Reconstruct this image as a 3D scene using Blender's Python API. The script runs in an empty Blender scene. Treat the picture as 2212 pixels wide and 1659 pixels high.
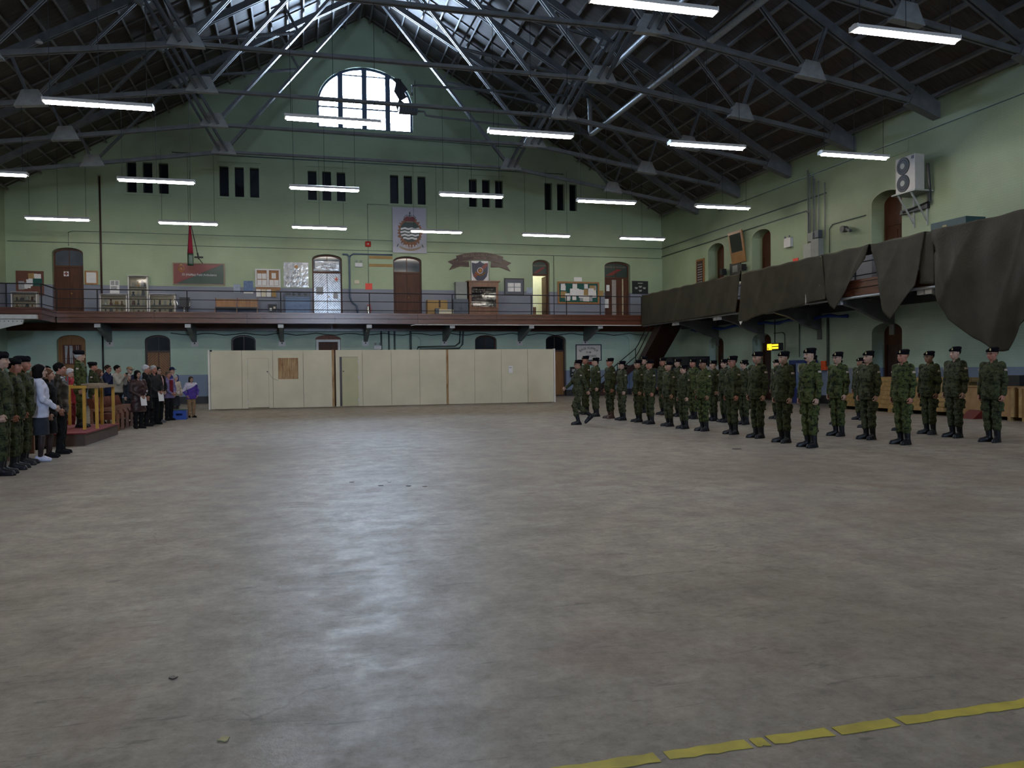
import bpy, bmesh, math, random
import numpy as np
from mathutils import Vector, Matrix, noise as mnoise
from mathutils.geometry import tessellate_polygon

# ------------------------------------------------------------------ camera, world, light, exposure
SC = bpy.context.scene
COL = SC.collection
PI = math.pi
R = math.radians
random.seed(7)

cam_d = bpy.data.cameras.new('camera')
cam = bpy.data.objects.new('camera', cam_d)
COL.objects.link(cam)
cam_d.sensor_fit = 'HORIZONTAL'
cam_d.sensor_width = 36.0
cam_d.lens = 36.0 * 1720.0 / 2212.0
cam_d.clip_end = 300
_yaw, _pit, _rol = R(14.85), R(-1.05), 0.0112
_F = Vector((math.sin(_yaw) * math.cos(_pit), math.cos(_yaw) * math.cos(_pit), math.sin(_pit)))
_R0 = Vector((math.cos(_yaw), -math.sin(_yaw), 0))
_U0 = _R0.cross(_F)
_Rv = _R0 * math.cos(_rol) - _U0 * math.sin(_rol)
_Uv = _R0 * math.sin(_rol) + _U0 * math.cos(_rol)
cam.matrix_world = Matrix(((_Rv.x, _Uv.x, -_F.x, 0), (_Rv.y, _Uv.y, -_F.y, 0), (_Rv.z, _Uv.z, -_F.z, 1.52), (0, 0, 0, 1)))
SC.camera = cam

SC.view_settings.view_transform = 'Standard'
SC.view_settings.look = 'None'
SC.view_settings.gamma = 1.0
SC.view_settings.use_curve_mapping = False
SC.view_settings.exposure = 0.0
SC.cycles.use_adaptive_sampling = True
SC.cycles.adaptive_threshold = 0.045
SC.cycles.max_bounces = 5
SC.cycles.diffuse_bounces = 3
SC.cycles.glossy_bounces = 2
SC.cycles.transmission_bounces = 2
SC.cycles.transparent_max_bounces = 5
SC.cycles.caustics_reflective = False
SC.cycles.caustics_refractive = False

TUBE_STRENGTH = 51.0
TUBE_COLOR = (1.0, 0.91, 0.79)
SKY_STRENGTH = 115.0
SKY_COLOR = (0.56, 0.74, 1.0)

world = bpy.data.worlds.new('overcast_sky')
SC.world = world
world.use_nodes = True
_bg = world.node_tree.nodes['Background']
_bg.inputs[0].default_value = (*SKY_COLOR, 1)
_bg.inputs[1].default_value = SKY_STRENGTH

# daylight enters through the arched windows of the two gables: portals guide the sampling
_pl = bpy.data.lights.new('window_portal', 'AREA')
_pl.shape = 'RECTANGLE'
_pl.size, _pl.size_y = 5.1, 3.5
_pl.cycles.is_portal = True
_po = bpy.data.objects.new('window_portal', _pl)
_po.location = (3.5, 43.3, 15.8)
_po.rotation_euler = (R(-90), 0, 0)
COL.objects.link(_po)
_pl2 = _pl.copy()
_pl2.size, _pl2.size_y = 2.7, 8.9
_po2 = bpy.data.objects.new('window_portal', _pl2)
_po2.location = (3.5, -30.55, 10.3)
_po2.rotation_euler = (R(90), 0, 0)
COL.objects.link(_po2)

# ------------------------------------------------------------------ helpers
ORG = {}

def tag(o, label=None, cat=None, group=None, kind=None):
    if label: o['label'] = label
    if cat: o['category'] = cat
    if group: o['group'] = group
    if kind: o['kind'] = kind
    return o

def thing(name, label, cat, loc=(0, 0, 0), group=None, rz=0.0):
    o = bpy.data.objects.new(name, None)
    COL.objects.link(o)
    o.location = loc
    o.rotation_euler = (0, 0, rz)
    ORG[o.name] = Vector(loc) if rz == 0 else Vector((0, 0, 0))
    return tag(o, label, cat, group)

def link(name, me, parent=None, mat=None):
    o = bpy.data.objects.new(name, me)
    COL.objects.link(o)
    if parent is not None:
        o.parent = parent
    if mat is not None and me is not None:
        me.materials.append(mat)
    return o

def dup(o, parent=None, loc=None, rz=None):
    c = o.copy()
    COL.objects.link(c)
    if parent is not None:
        c.parent = parent
    if loc is not None:
        c.location = loc
    if rz is not None:
        c.rotation_euler = (0, 0, rz)
    for ch in list(o.children):
        dup(ch, c)
    return c

class MB:
    """collects simple shapes into one mesh"""
    def __init__(s):
        s.v, s.f = [], []
    def raw(s, vs, fs):
        b = len(s.v)
        s.v += [tuple(p) for p in vs]
        s.f += [tuple(i + b for i in f) for f in fs]
        return s
    def box(s, x0, x1, y0, y1, z0, z1):
        return s.raw([(x0, y0, z0), (x1, y0, z0), (x1, y1, z0), (x0, y1, z0), (x0, y0, z1), (x1, y0, z1), (x1, y1, z1), (x0, y1, z1)],
                     [(0, 3, 2, 1), (4, 5, 6, 7), (0, 1, 5, 4), (1, 2, 6, 5), (2, 3, 7, 6), (3, 0, 4, 7)])
    def beam(s, p, q, w, h, up=(0, 0, 1)):
        p, q, up = Vector(p), Vector(q), Vector(up)
        d = (q - p).normalized()
        a = d.cross(up)
        if a.length < 1e-5:
            a = d.cross(Vector((1, 0, 0)))
        a.normalize()
        b = a.cross(d)
        a, b = a * w / 2, b * h / 2
        vs = [p - a - b, p + a - b, p + a + b, p - a + b, q - a - b, q + a - b, q + a + b, q - a + b]
        return s.raw(vs, [(0, 3, 2, 1), (4, 5, 6, 7), (0, 1, 5, 4), (1, 2, 6, 5), (2, 3, 7, 6), (3, 0, 4, 7)][::1])
    def tube(s, pts, r, n=8, close=True):
        pts = [Vector(p) for p in pts]
        rings = []
        for i, p in enumerate(pts):
            if i == 0: d = pts[1] - p
            elif i == len(pts) - 1: d = p - pts[i - 1]
            else: d = (pts[i + 1] - p).normalized() + (p - pts[i - 1]).normalized()
            d.normalize()
            u = Vector((0, 0, 1)) if abs(d.z) < .9 else Vector((1, 0, 0))
            a = d.cross(u).normalized()
            b = d.cross(a).normalized()
            rr = r[i] if isinstance(r, (list, tuple)) else r
            rings.append([p + a * (math.cos(2 * PI * k / n) * rr) + b * (math.sin(2 * PI * k / n) * rr) for k in range(n)])
        vs = [q for g in rings for q in g]
        fs = []
        for i in range(len(rings) - 1):
            for k in range(n):
                fs.append((i * n + k, i * n + (k + 1) % n, (i + 1) * n + (k + 1) % n, (i + 1) * n + k))
        if close:
            fs.append(tuple(range(n))[::-1])
            fs.append(tuple((len(rings) - 1) * n + k for k in range(n)))
        return s.raw(vs, fs)
    def lathe(s, prof, c=(0, 0, 0), n=16, axis='z'):
        vs, fs = [], []
        for r, z in prof:
            for k in range(n):
                a = 2 * PI * k / n
                p = (r * math.cos(a), r * math.sin(a), z)
                if axis == 'y': p = (p[0], p[2], p[1])
                if axis == 'x': p = (p[2], p[0], p[1])
                vs.append((p[0] + c[0], p[1] + c[1], p[2] + c[2]))
        for i in range(len(prof) - 1):
            for k in range(n):
                fs.append((i * n + k, i * n + (k + 1) % n, (i + 1) * n + (k + 1) % n, (i + 1) * n + k))
        fs.append(tuple(range(n))[::-1])
        fs.append(tuple((len(prof) - 1) * n + k for k in range(n)))
        return s.raw(vs, fs)
    def plate(s, loops, t0, t1, plane='xz'):
        """flat outline with holes (list of 2D loops, the first is the outer one) given thickness along the third axis"""
        flat = [p for l in loops for p in l]
        tris = tessellate_polygon([[Vector((a, b, 0)) for a, b in l] for l in loops])
        def P(a, b, t):
            return (a, t, b) if plane == 'xz' else ((t, a, b) if plane == 'yz' else (a, b, t))
        n = len(flat)
        vs = [P(a, b, t0) for a, b in flat] + [P(a, b, t1) for a, b in flat]
        fs = [tuple(t) for t in tris] + [tuple(i + n for i in t[::-1]) for t in tris]
        o = 0
        for l in loops:
            m = len(l)
            for i in range(m):
                j = (i + 1) % m
                fs.append((o + i, o + j, n + o + j, n + o + i))
            o += m
        return s.raw(vs, fs)
    def mesh(s, name, org=(0, 0, 0), smooth=False):
        me = bpy.data.meshes.new(name)
        me.from_pydata([(a - org[0], b - org[1], c - org[2]) for a, b, c in s.v], [], s.f)
        me.update()
        bm = bmesh.new()
        bm.from_mesh(me)
        bmesh.ops.recalc_face_normals(bm, faces=bm.faces)
        bm.to_mesh(me)
        bm.free()
        if smooth:
            me.polygons.foreach_set('use_smooth', [True] * len(me.polygons))
        return me
    def build(s, name, mat, parent=None, label=None, cat=None, group=None, kind=None, smooth=False):
        if parent is not None:
            org = ORG[parent.name]
            o = link(name, s.mesh(name, org, smooth), parent, mat)
            ORG[o.name] = org
        else:
            xs = [p[0] for p in s.v]; ys = [p[1] for p in s.v]; zs = [p[2] for p in s.v]
            org = Vector(((min(xs) + max(xs)) / 2, (min(ys) + max(ys)) / 2, min(zs)))
            o = link(name, s.mesh(name, org, smooth), None, mat)
            o.location = org
            ORG[o.name] = org
        return tag(o, label, cat, group, kind)

def box(x0, x1, y0, y1, z0, z1): return MB().box(x0, x1, y0, y1, z0, z1)

def arch(x0, x1, z0, zs, zt, n=14):
    """outline of an opening with a segmental or elliptic head: springs at zs, crown at zt"""
    c, a = (x0 + x1) / 2, (x1 - x0) / 2
    pts = [(x0, z0), (x1, z0), (x1, zs)]
    for i in range(1, n):
        t = PI * i / n
        pts.append((c + a * math.cos(t), zs + (zt - zs) * math.sin(t)))
    pts.append((x0, zs))
    return pts

def text_mb(txt, size, cx, cz, y, width=None, bend=None, plane='xz', thick=0.0, flip=1):
    """lettering as a mesh: centred at (cx, cz); bend = arc radius"""
    cu = bpy.data.curves.new('lettering', 'FONT')
    cu.body = txt
    cu.size = size
    cu.align_x = 'CENTER'
    cu.align_y = 'CENTER'
    cu.resolution_u = 2
    to = bpy.data.objects.new('lettering_tmp', cu)
    me = bpy.data.meshes.new_from_object(to)
    vs = [v.co.copy() for v in me.vertices]
    fs = [tuple(p.vertices) for p in me.polygons]
    bpy.data.meshes.remove(me)
    bpy.data.objects.remove(to)
    m = MB()
    if not vs: return m
    w = max(v.x for v in vs) - min(v.x for v in vs)
    k = (width / w) if width else 1.0
    out = []
    for v in vs:
        x, z = v.x * k, v.y
        if bend:
            a = x / bend
            rr = bend + z
            x, z = rr * math.sin(a), rr * math.cos(a) - bend
        out.append((cx + x * flip, y, cz + z) if plane == 'xz' else (y, cx + x * flip, cz + z))
    return m.raw(out, fs)

# ------------------------------------------------------------------ materials
def nt(name):
    m = bpy.data.materials.new(name)
    m.use_nodes = True
    t = m.node_tree
    b = t.nodes['Principled BSDF']
    return m, t, b

def N(t, typ, **k):
    n = t.nodes.new(typ)
    for a, v in k.items():
        if a.startswith('i_'):
            key = a[2:]
            n.inputs[int(key) if key.isdigit() else key].default_value = v
        else:
            setattr(n, a, v)
    return n

def mixc(t, fac, a, b, typ='MIX'):
    n = t.nodes.new('ShaderNodeMix')
    n.data_type = 'RGBA'
    n.blend_type = typ
    for i, v in ((0, fac), (6, a), (7, b)):
        if hasattr(v, 'links') or isinstance(v, bpy.types.NodeSocket):
            t.links.new(v, n.inputs[i])
        else:
            n.inputs[i].default_value = (*v, 1) if isinstance(v, tuple) and len(v) == 3 else v
    return n.outputs[2]

def ramp(t, src, stops, interp='LINEAR'):
    n = t.nodes.new('ShaderNodeValToRGB')
    n.color_ramp.interpolation = interp
    e = n.color_ramp.elements
    while len(e) > 1: e.remove(e[-1])
    e[0].position = stops[0][0]
    e[0].color = (*stops[0][1], 1)
    for p, c in stops[1:]:
        x = e.new(p)
        x.color = (*c, 1)
    t.links.new(src, n.inputs[0])
    return n.outputs[0]

def math_n(t, op, a, b=None):
    n = t.nodes.new('ShaderNodeMath')
    n.operation = op
    for i, v in ((0, a), (1, b)):
        if v is None: continue
        if isinstance(v, bpy.types.NodeSocket): t.links.new(v, n.inputs[i])
        else: n.inputs[i].default_value = v
    return n.outputs[0]

def pm(name, col, rough=.6, var=.18, scale=6.0, bump=0.0, metal=0.0, stretch=None, spec=.5, bscale=None, coat=0.0):
    """plain procedural material: colour broken up by object-space noise"""
    m, t, b = nt(name)
    tc = N(t, 'ShaderNodeTexCoord')
    src = tc.outputs['Object']
    if stretch:
        mp = N(t, 'ShaderNodeMapping')
        mp.inputs['Scale'].default_value = stretch
        t.links.new(src, mp.inputs[0])
        src = mp.outputs[0]
    no = N(t, 'ShaderNodeTexNoise')
    no.inputs['Scale'].default_value = scale
    no.inputs['Detail'].default_value = 5
    t.links.new(src, no.inputs['Vector'])
    lo = tuple(c * (1 - var) for c in col)
    hi = tuple(min(1, c * (1 + var)) for c in col)
    c = ramp(t, no.outputs[0], [(.3, lo), (.7, hi)])
    t.links.new(c, b.inputs['Base Color'])
    b.inputs['Roughness'].default_value = rough
    b.inputs['Metallic'].default_value = metal
    b.inputs['Specular IOR Level'].default_value = spec
    if coat: b.inputs['Coat Weight'].default_value = coat
    if bump:
        n2 = no
        if bscale:
            n2 = N(t, 'ShaderNodeTexNoise')
            n2.inputs['Scale'].default_value = bscale
            t.links.new(src, n2.inputs['Vector'])
        bp = N(t, 'ShaderNodeBump')
        bp.inputs['Strength'].default_value = bump
        bp.inputs['Distance'].default_value = .02
        t.links.new(n2.outputs[0], bp.inputs['Height'])
        t.links.new(bp.outputs[0], b.inputs['Normal'])
    return m

def emit(name, col, strength):
    m, t, b = nt(name)
    b.inputs['Base Color'].default_value = (*col, 1)
    b.inputs['Emission Color'].default_value = (*col, 1)
    b.inputs['Emission Strength'].default_value = strength
    return m

def wall_mat(name):
    m, t, b = nt(name)
    g = N(t, 'ShaderNodeNewGeometry')
    sp = N(t, 'ShaderNodeSeparateXYZ')
    t.links.new(g.outputs['Position'], sp.inputs[0])
    z = sp.outputs[2]
    # large blotches of uneven old paint
    no = N(t, 'ShaderNodeTexNoise')
    no.inputs['Scale'].default_value = .55
    no.inputs['Detail'].default_value = 6
    t.links.new(g.outputs['Position'], no.inputs['Vector'])
    def var(c, v=.12):
        return ramp(t, no.outputs[0], [(.3, tuple(q * (1 - v) for q in c)), (.72, tuple(q * (1 + v) for q in c))])
    mint = var((.48, .64, .555))
    olive = var((.335, .425, .285))
    slate = var((.20, .22, .29))
    blue = var((.23, .30, .44))
    black = var((.03, .03, .035))
    c = mixc(t, math_n(t, 'GREATER_THAN', z, .34), black, blue)
    c = mixc(t, math_n(t, 'GREATER_THAN', z, 1.43), c, mint)
    c = mixc(t, math_n(t, 'GREATER_THAN', z, 4.2), c, slate)
    c = mixc(t, math_n(t, 'GREATER_THAN', z, 5.84), c, olive)
    # painted brick coursing
    mp = N(t, 'ShaderNodeCombineXYZ')
    t.links.new(math_n(t, 'ADD', sp.outputs[0], sp.outputs[1]), mp.inputs[0])
    t.links.new(z, mp.inputs[1])
    br = N(t, 'ShaderNodeTexBrick')
    br.inputs['Scale'].default_value = 1.0
    br.inputs['Brick Width'].default_value = .24
    br.inputs['Row Height'].default_value = .078
    br.inputs['Mortar Size'].default_value = .008
    br.inputs['Color1'].default_value = (1, 1, 1, 1)
    br.inputs['Color2'].default_value = (.86, .86, .86, 1)
    br.inputs['Mortar'].default_value = (.62, .62, .62, 1)
    t.links.new(mp.outputs[0], br.inputs['Vector'])
    c = mixc(t, .22, c, br.outputs[0], 'MULTIPLY')
    t.links.new(c, b.inputs['Base Color'])
    b.inputs['Roughness'].default_value = .55
    bp = N(t, 'ShaderNodeBump')
    bp.inputs['Strength'].default_value = .22
    bp.inputs['Distance'].default_value = .012
    t.links.new(br.outputs['Color'], bp.inputs['Height'])
    t.links.new(bp.outputs[0], b.inputs['Normal'])
    return m

def floor_mat():
    m, t, b = nt('worn_concrete')
    g = N(t, 'ShaderNodeNewGeometry')
    pos = g.outputs['Position']
    def noise(scale, det=6, rough=.6, dist=0.0, vec=pos):
        n = N(t, 'ShaderNodeTexNoise')
        n.inputs['Scale'].default_value = scale
        n.inputs['Detail'].default_value = det
        n.inputs['Roughness'].default_value = rough
        n.inputs['Distortion'].default_value = dist
        t.links.new(vec, n.inputs['Vector'])
        return n.outputs[0]
    n1 = noise(.35, 6, .62, .4)
    n2 = noise(2.6, 6, .7)
    n3 = noise(14, 5, .75)
    n4 = noise(55, 3, .8)
    c = ramp(t, n1, [(.3, (.235, .205, .175)), (.5, (.315, .288, .258)), (.7, (.355, .338, .315))])
    c = mixc(t, ramp(t, n2, [(.38, (0, 0, 0)), (.66, (.55, .55, .55))]), c, (.165, .15, .135))
    # reddish worn paint patches
    rd = ramp(t, noise(.8, 5, .68, .8), [(.55, (0, 0, 0)), (.68, (.45, .45, .45))])
    c = mixc(t, rd, c, (.24, .165, .14))
    c = mixc(t, .6, c, ramp(t, n3, [(.28, (.50, .50, .50)), (.62, (1.08, 1.08, 1.08))]), 'MULTIPLY')
    c = mixc(t, .45, c, ramp(t, n4, [(.30, (.45, .45, .45)), (.42, (1.0, 1.0, 1.0))]), 'MULTIPLY')
    # scuffs: short dark drags
    mp = N(t, 'ShaderNodeMapping')
    mp.inputs['Scale'].default_value = (1.2, 7, 1)
    mp.inputs['Rotation'].default_value = (0, 0, .5)
    t.links.new(pos, mp.inputs[0])
    sc_ = noise(1.5, 4, .75, 1.2, mp.outputs[0])
    c = mixc(t, ramp(t, sc_, [(.60, (0, 0, 0)), (.68, (.6, .6, .6))]), c, (.10, .09, .085))
    # hairline cracks
    vo = N(t, 'ShaderNodeTexVoronoi')
    vo.feature = 'DISTANCE_TO_EDGE'
    vo.inputs['Scale'].default_value = .42
    wv = N(t, 'ShaderNodeVectorMath')
    wv.operation = 'ADD'
    nn = N(t, 'ShaderNodeTexNoise')
    nn.inputs['Scale'].default_value = 1.6
    nn.inputs['Detail'].default_value = 6
    t.links.new(pos, nn.inputs['Vector'])
    t.links.new(pos, wv.inputs[0])
    t.links.new(nn.outputs['Color'], wv.inputs[1])
    t.links.new(wv.outputs[0], vo.inputs['Vector'])
    cr = ramp(t, vo.outputs['Distance'], [(.0, (.45, .45, .45)), (.006, (0, 0, 0))])
    crk = mixc(t, 1.0, cr, ramp(t, noise(.5, 3), [(.5, (0, 0, 0)), (.6, (1, 1, 1))]), 'MULTIPLY')
    c = mixc(t, crk, c, (.06, .055, .05))
    t.links.new(c, b.inputs['Base Color'])
    rr = ramp(t, n2, [(.3, (.36, .36, .36)), (.7, (.58, .58, .58))])
    t.links.new(rr, b.inputs['Roughness'])
    b.inputs['Specular IOR Level'].default_value = .13
    bp = N(t, 'ShaderNodeBump')
    bp.inputs['Strength'].default_value = .4
    bp.inputs['Distance'].default_value = .006
    t.links.new(n3, bp.inputs['Height'])
    t.links.new(bp.outputs[0], b.inputs['Normal'])
    return m

def camo_mat(name, scale=1.0, cols=None):
    """pixelated woodland camouflage: coordinates snapped to small squares, noise cut into four greens and browns"""
    cols = cols or [(.012, .014, .010), (.034, .042, .020), (.058, .072, .030), (.072, .060, .036)]
    m, t, b = nt(name)
    tc = N(t, 'ShaderNodeTexCoord')
    oi = N(t, 'ShaderNodeObjectInfo')
    ad = N(t, 'ShaderNodeVectorMath'); ad.operation = 'ADD'
    t.links.new(tc.outputs['Object'], ad.inputs[0])
    cx = N(t, 'ShaderNodeCombineXYZ')
    t.links.new(math_n(t, 'MULTIPLY', oi.outputs['Random'], 9.0), cx.inputs[0])
    t.links.new(math_n(t, 'MULTIPLY', oi.outputs['Random'], 5.0), cx.inputs[2])
    t.links.new(cx.outputs[0], ad.inputs[1])
    sn = N(t, 'ShaderNodeVectorMath'); sn.operation = 'SNAP'
    sn.inputs[1].default_value = (.016, .016, .012)
    t.links.new(ad.outputs[0], sn.inputs[0])
    mp = N(t, 'ShaderNodeMapping')
    mp.inputs['Scale'].default_value = (11 * scale, 11 * scale, 17 * scale)
    t.links.new(sn.outputs[0], mp.inputs[0])
    no = N(t, 'ShaderNodeTexNoise')
    no.inputs['Scale'].default_value = 1.0
    no.inputs['Detail'].default_value = 4
    no.inputs['Roughness'].default_value = .75
    t.links.new(mp.outputs[0], no.inputs['Vector'])
    c = ramp(t, no.outputs[0], [(0, cols[0]), (.43, cols[1]), (.51, cols[2]), (.585, cols[3]), (.63, cols[1])], 'CONSTANT')
    t.links.new(c, b.inputs['Base Color'])
    b.inputs['Roughness'].default_value = .85
    b.inputs['Specular IOR Level'].default_value = .2
    n2 = N(t, 'ShaderNodeTexNoise')
    n2.inputs['Scale'].default_value = 22
    t.links.new(tc.outputs['Object'], n2.inputs['Vector'])
    bp = N(t, 'ShaderNodeBump')
    bp.inputs['Strength'].default_value = .35
    bp.inputs['Distance'].default_value = .02
    t.links.new(n2.outputs[0], bp.inputs['Height'])
    t.links.new(bp.outputs[0], b.inputs['Normal'])
    return m

def skin_mat(name, col, brow):
    m, t, b = nt(name)
    at = N(t, 'ShaderNodeAttribute')
    at.attribute_name = 'mark'
    sp = N(t, 'ShaderNodeSeparateColor')
    t.links.new(at.outputs['Color'], sp.inputs[0])
    tc = N(t, 'ShaderNodeTexCoord')
    no = N(t, 'ShaderNodeTexNoise')
    no.inputs['Scale'].default_value = 25
    t.links.new(tc.outputs['Object'], no.inputs['Vector'])
    c = ramp(t, no.outputs[0], [(.3, tuple(q * .9 for q in col)), (.7, tuple(min(1, q * 1.08) for q in col))])
    lip = (col[0] * .75, col[1] * .45, col[2] * .45)
    c = mixc(t, sp.outputs[0], c, lip)
    c = mixc(t, sp.outputs[1], c, brow)
    c = mixc(t, sp.outputs[2], c, (.04, .03, .025))
    t.links.new(c, b.inputs['Base Color'])
    b.inputs['Roughness'].default_value = .5
    b.inputs['Subsurface Weight'].default_value = .0
    return m

def planks_mat(name, col, col2, scale=(1, 1, 12), rough=.45, spec=.5):
    m, t, b = nt(name)
    tc = N(t, 'ShaderNodeTexCoord')
    mp = N(t, 'ShaderNodeMapping')
    mp.inputs['Scale'].default_value = scale
    t.links.new(tc.outputs['Object'], mp.inputs[0])
    no = N(t, 'ShaderNodeTexNoise')
    no.inputs['Scale'].default_value = 1.6
    no.inputs['Detail'].default_value = 7
    no.inputs['Distortion'].default_value = .6
    t.links.new(mp.outputs[0], no.inputs['Vector'])
    c = ramp(t, no.outputs[0], [(.3, col), (.7, col2)])
    t.links.new(c, b.inputs['Base Color'])
    b.inputs['Roughness'].default_value = rough
    b.inputs['Specular IOR Level'].default_value = spec
    bp = N(t, 'ShaderNodeBump')
    bp.inputs['Strength'].default_value = .15
    bp.inputs['Distance'].default_value = .01
    t.links.new(no.outputs[0], bp.inputs['Height'])
    t.links.new(bp.outputs[0], b.inputs['Normal'])
    return m

M = {}
M['wall'] = wall_mat('painted_brick')
M['floor'] = floor_mat()
M['tube'] = emit('fluorescent_tube', TUBE_COLOR, TUBE_STRENGTH)
M['white_enamel'] = pm('white_enamel', (.62, .62, .64), .35, .05)
M['steel'] = pm('grey_steel', (.14, .148, .162), .45, .2, 3, .1)
M['steel_dark'] = pm('dark_steel', (.05, .055, .065), .5, .2)
M['gusset'] = pm('light_steel_plate', (.30, .315, .33), .5, .15, 5)
M['steel_lit_white'] = pm('lit_white_steel', (.62, .64, .66), .45, .1)  # white paint, its brightness also standing in for strong light on the bracket
M['galv'] = pm('galvanised_pipe', (.36, .38, .40), .45, .15, 8, 0, .35)
M['roof_board'] = planks_mat('roof_boards', (.045, .033, .03), (.10, .08, .072), (1.0, 8, 1), .55)
M['purlin'] = pm('purlin_wood', (.19, .185, .19), .5, .2, 4)
M['fascia'] = planks_mat('varnished_wood', (.085, .028, .016), (.15, .055, .032), (.6, 1, 9), .26, .6)
M['door_wood'] = planks_mat('brown_door_wood', (.065, .024, .014), (.105, .040, .022), (9, 1, .8), .5, .25)
M['oak'] = planks_mat('orange_oak', (.24, .105, .028), (.36, .17, .05), (8, 1, .8), .4)
M['cab_wood'] = planks_mat('cabinet_wood', (.13, .05, .022), (.20, .085, .038), (7, 1, .8), .3)
M['iron'] = pm('black_iron', (.012, .013, .018), .75, .2)
M['cream'] = pm('cream_paint', (.62, .59, .46), .55, .07, 1.2, .05)
M['cream_b'] = pm('greenish_cream_paint', (.47, .46, .30), .5, .06, 1.2, .05)
M['rust'] = planks_mat('stained_wood', (.22, .10, .035), (.50, .36, .20), (8, 1, 1.2), .7)
M['concrete_edge'] = pm('edge', (.2, .2, .19), .7)
M['glass_dark'] = pm('dark_pane', (.006, .007, .012), .12, .2)
M['glass_grey'] = pm('grey_pane', (.07, .085, .11), .10, .25, 1.5)
M['white'] = pm('white_paint', (.72, .70, .69), .5, .06)
M['paper'] = pm('white_paper', (.74, .74, .76), .6, .06)
M['paper2'] = pm('grey_print', (.32, .33, .36), .6, .3, 30)
M['black'] = pm('black_paint', (.012, .012, .014), .4, .2)
M['tarp'] = pm('olive_canvas', (.042, .038, .024), .8, .2, 2.5, .3, bscale=14)
M['tarp2'] = pm('dark_olive_canvas', (.030, .025, .013), .75, .2, 2.5, .3, bscale=14)
M['red'] = pm('red_paint', (.50, .035, .02), .45, .1)
M['orange_red'] = pm('orange_red_card', (.75, .07, .04), .5, .1)
M['yellow_line'] = pm('worn_yellow_paint', (.42, .36, .035), .55, .25, 7)
M['yellow_rail'] = pm('yellow_paint', (.52, .30, .035), .45, .12)
M['carpet'] = pm('red_carpet', (.20, .025, .032), .9, .2, 20)
M['brown_ply'] = planks_mat('brown_ply', (.055, .03, .022), (.085, .05, .036), (2, 1, 2), .6)
M['lumber'] = planks_mat('yellow_lumber', (.26, .16, .055), (.42, .28, .11), (1, 6, 6), .6)
M['plywood'] = planks_mat('plywood_sheet', (.24, .135, .05), (.36, .22, .09), (1.5, 1.5, 1.5), .6)
M['card'] = pm('cardboard', (.34, .22, .085), .7, .08)
M['blue_plastic'] = pm('blue_plastic', (.012, .06, .36), .35, .1)
M['blue_chest'] = pm('blue_metal', (.085, .15, .29), .4, .12)
M['teal'] = pm('teal_case', (.015, .05, .06), .5, .15)
M['slate_box'] = pm('slate_metal', (.07, .085, .12), .45, .1)
M['grey_box'] = pm('grey_metal', (.23, .25, .25), .45, .1)
M['lgrey_box'] = pm('light_grey_metal', (.36, .38, .37), .45, .08)
M['cork'] = pm('cork', (.14, .055, .04), .8, .2, 20)
M['cork2'] = pm('light_cork', (.33, .17, .09), .8, .2, 20)
M['green_baize'] = pm('green_baize', (.012, .09, .075), .8, .1)
M['sign_red'] = pm('sign_red', (.17, .016, .012), .4, .1)
M['sign_green'] = pm('sign_green', (.012, .045, .025), .4, .1)
M['gold'] = pm('gold_paint', (.42, .20, .03), .4, .15)
M['brown_paint'] = pm('maroon_paint', (.045, .016, .012), .4, .15)
M['tan_paint'] = pm('tan_paint', (.26, .19, .13), .5, .1)
M['navy'] = pm('navy_paint', (.012, .015, .05), .4, .15)
M['maple'] = pm('russet_leaf_paint', (.22, .085, .035), .5, .35, 9)
M['banner'] = pm('pale_board', (.40, .41, .50), .5, .04)
M['dkgreen'] = pm('dark_green_paint', (.012, .035, .03), .4, .1)
M['pipe_blue'] = pm('blue_pipe_paint', (.06, .10, .17), .45, .1)
M['pipe_green'] = pm('green_pipe_paint', (.10, .13, .12), .45, .15)
M['upholstery'] = pm('brown_upholstery', (.13, .035, .02), .85, .15, 12)
M['chair_wood'] = planks_mat('chair_frame_wood', (.17, .075, .045), (.25, .12, .075), (3, 3, 3), .45)
M['silver'] = pm('silver_trophy', (.62, .62, .60), .22, .1, 8, 0, .9)
M['amber'] = emit('amber_sign', (1.0, .62, .02), 2.0)
M['orange_box'] = pm('orange_box', (.8, .11, .02), .5, .1)
M['tile_blue'] = pm('blue_print', (.10, .17, .34), .5, .35, 12)
M['leather'] = pm('black_leather', (.010, .010, .013), .35, .2)
M['clear_film'] = pm('grey_film', (.48, .50, .54), .12, .12, 6, .5, bscale=5)

def glass_mat():
    m, t, b = nt('clear_glass')
    out = t.nodes['Material Output']
    tr = N(t, 'ShaderNodeBsdfTransparent')
    gl = N(t, 'ShaderNodeBsdfGlossy')
    gl.inputs['Roughness'].default_value = .05
    fr = N(t, 'ShaderNodeFresnel')
    fr.inputs[0].default_value = 1.45
    mx = N(t, 'ShaderNodeMixShader')
    t.links.new(fr.outputs[0], mx.inputs[0])
    t.links.new(tr.outputs[0], mx.inputs[1])
    t.links.new(gl.outputs[0], mx.inputs[2])
    t.links.new(mx.outputs[0], out.inputs[0])
    return m
M['glass'] = glass_mat()
# ------------------------------------------------------------------ the setting
XL, XR, YB, YF = -13.4, 20.4, 42.6, -30.0
CX = 3.5
ZE, ZR = 10.35, 20.05
SL = (ZR - ZE) / 16.9
def zdeck(x): return ZR - SL * abs(x - CX)
def ztc(x): return ZR - .47 - SL * abs(x - CX)

box(XL - .6, XR + .8, YF - .5, YB + .7, -.3, 0).build('floor', M['floor'], kind='structure')

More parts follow.
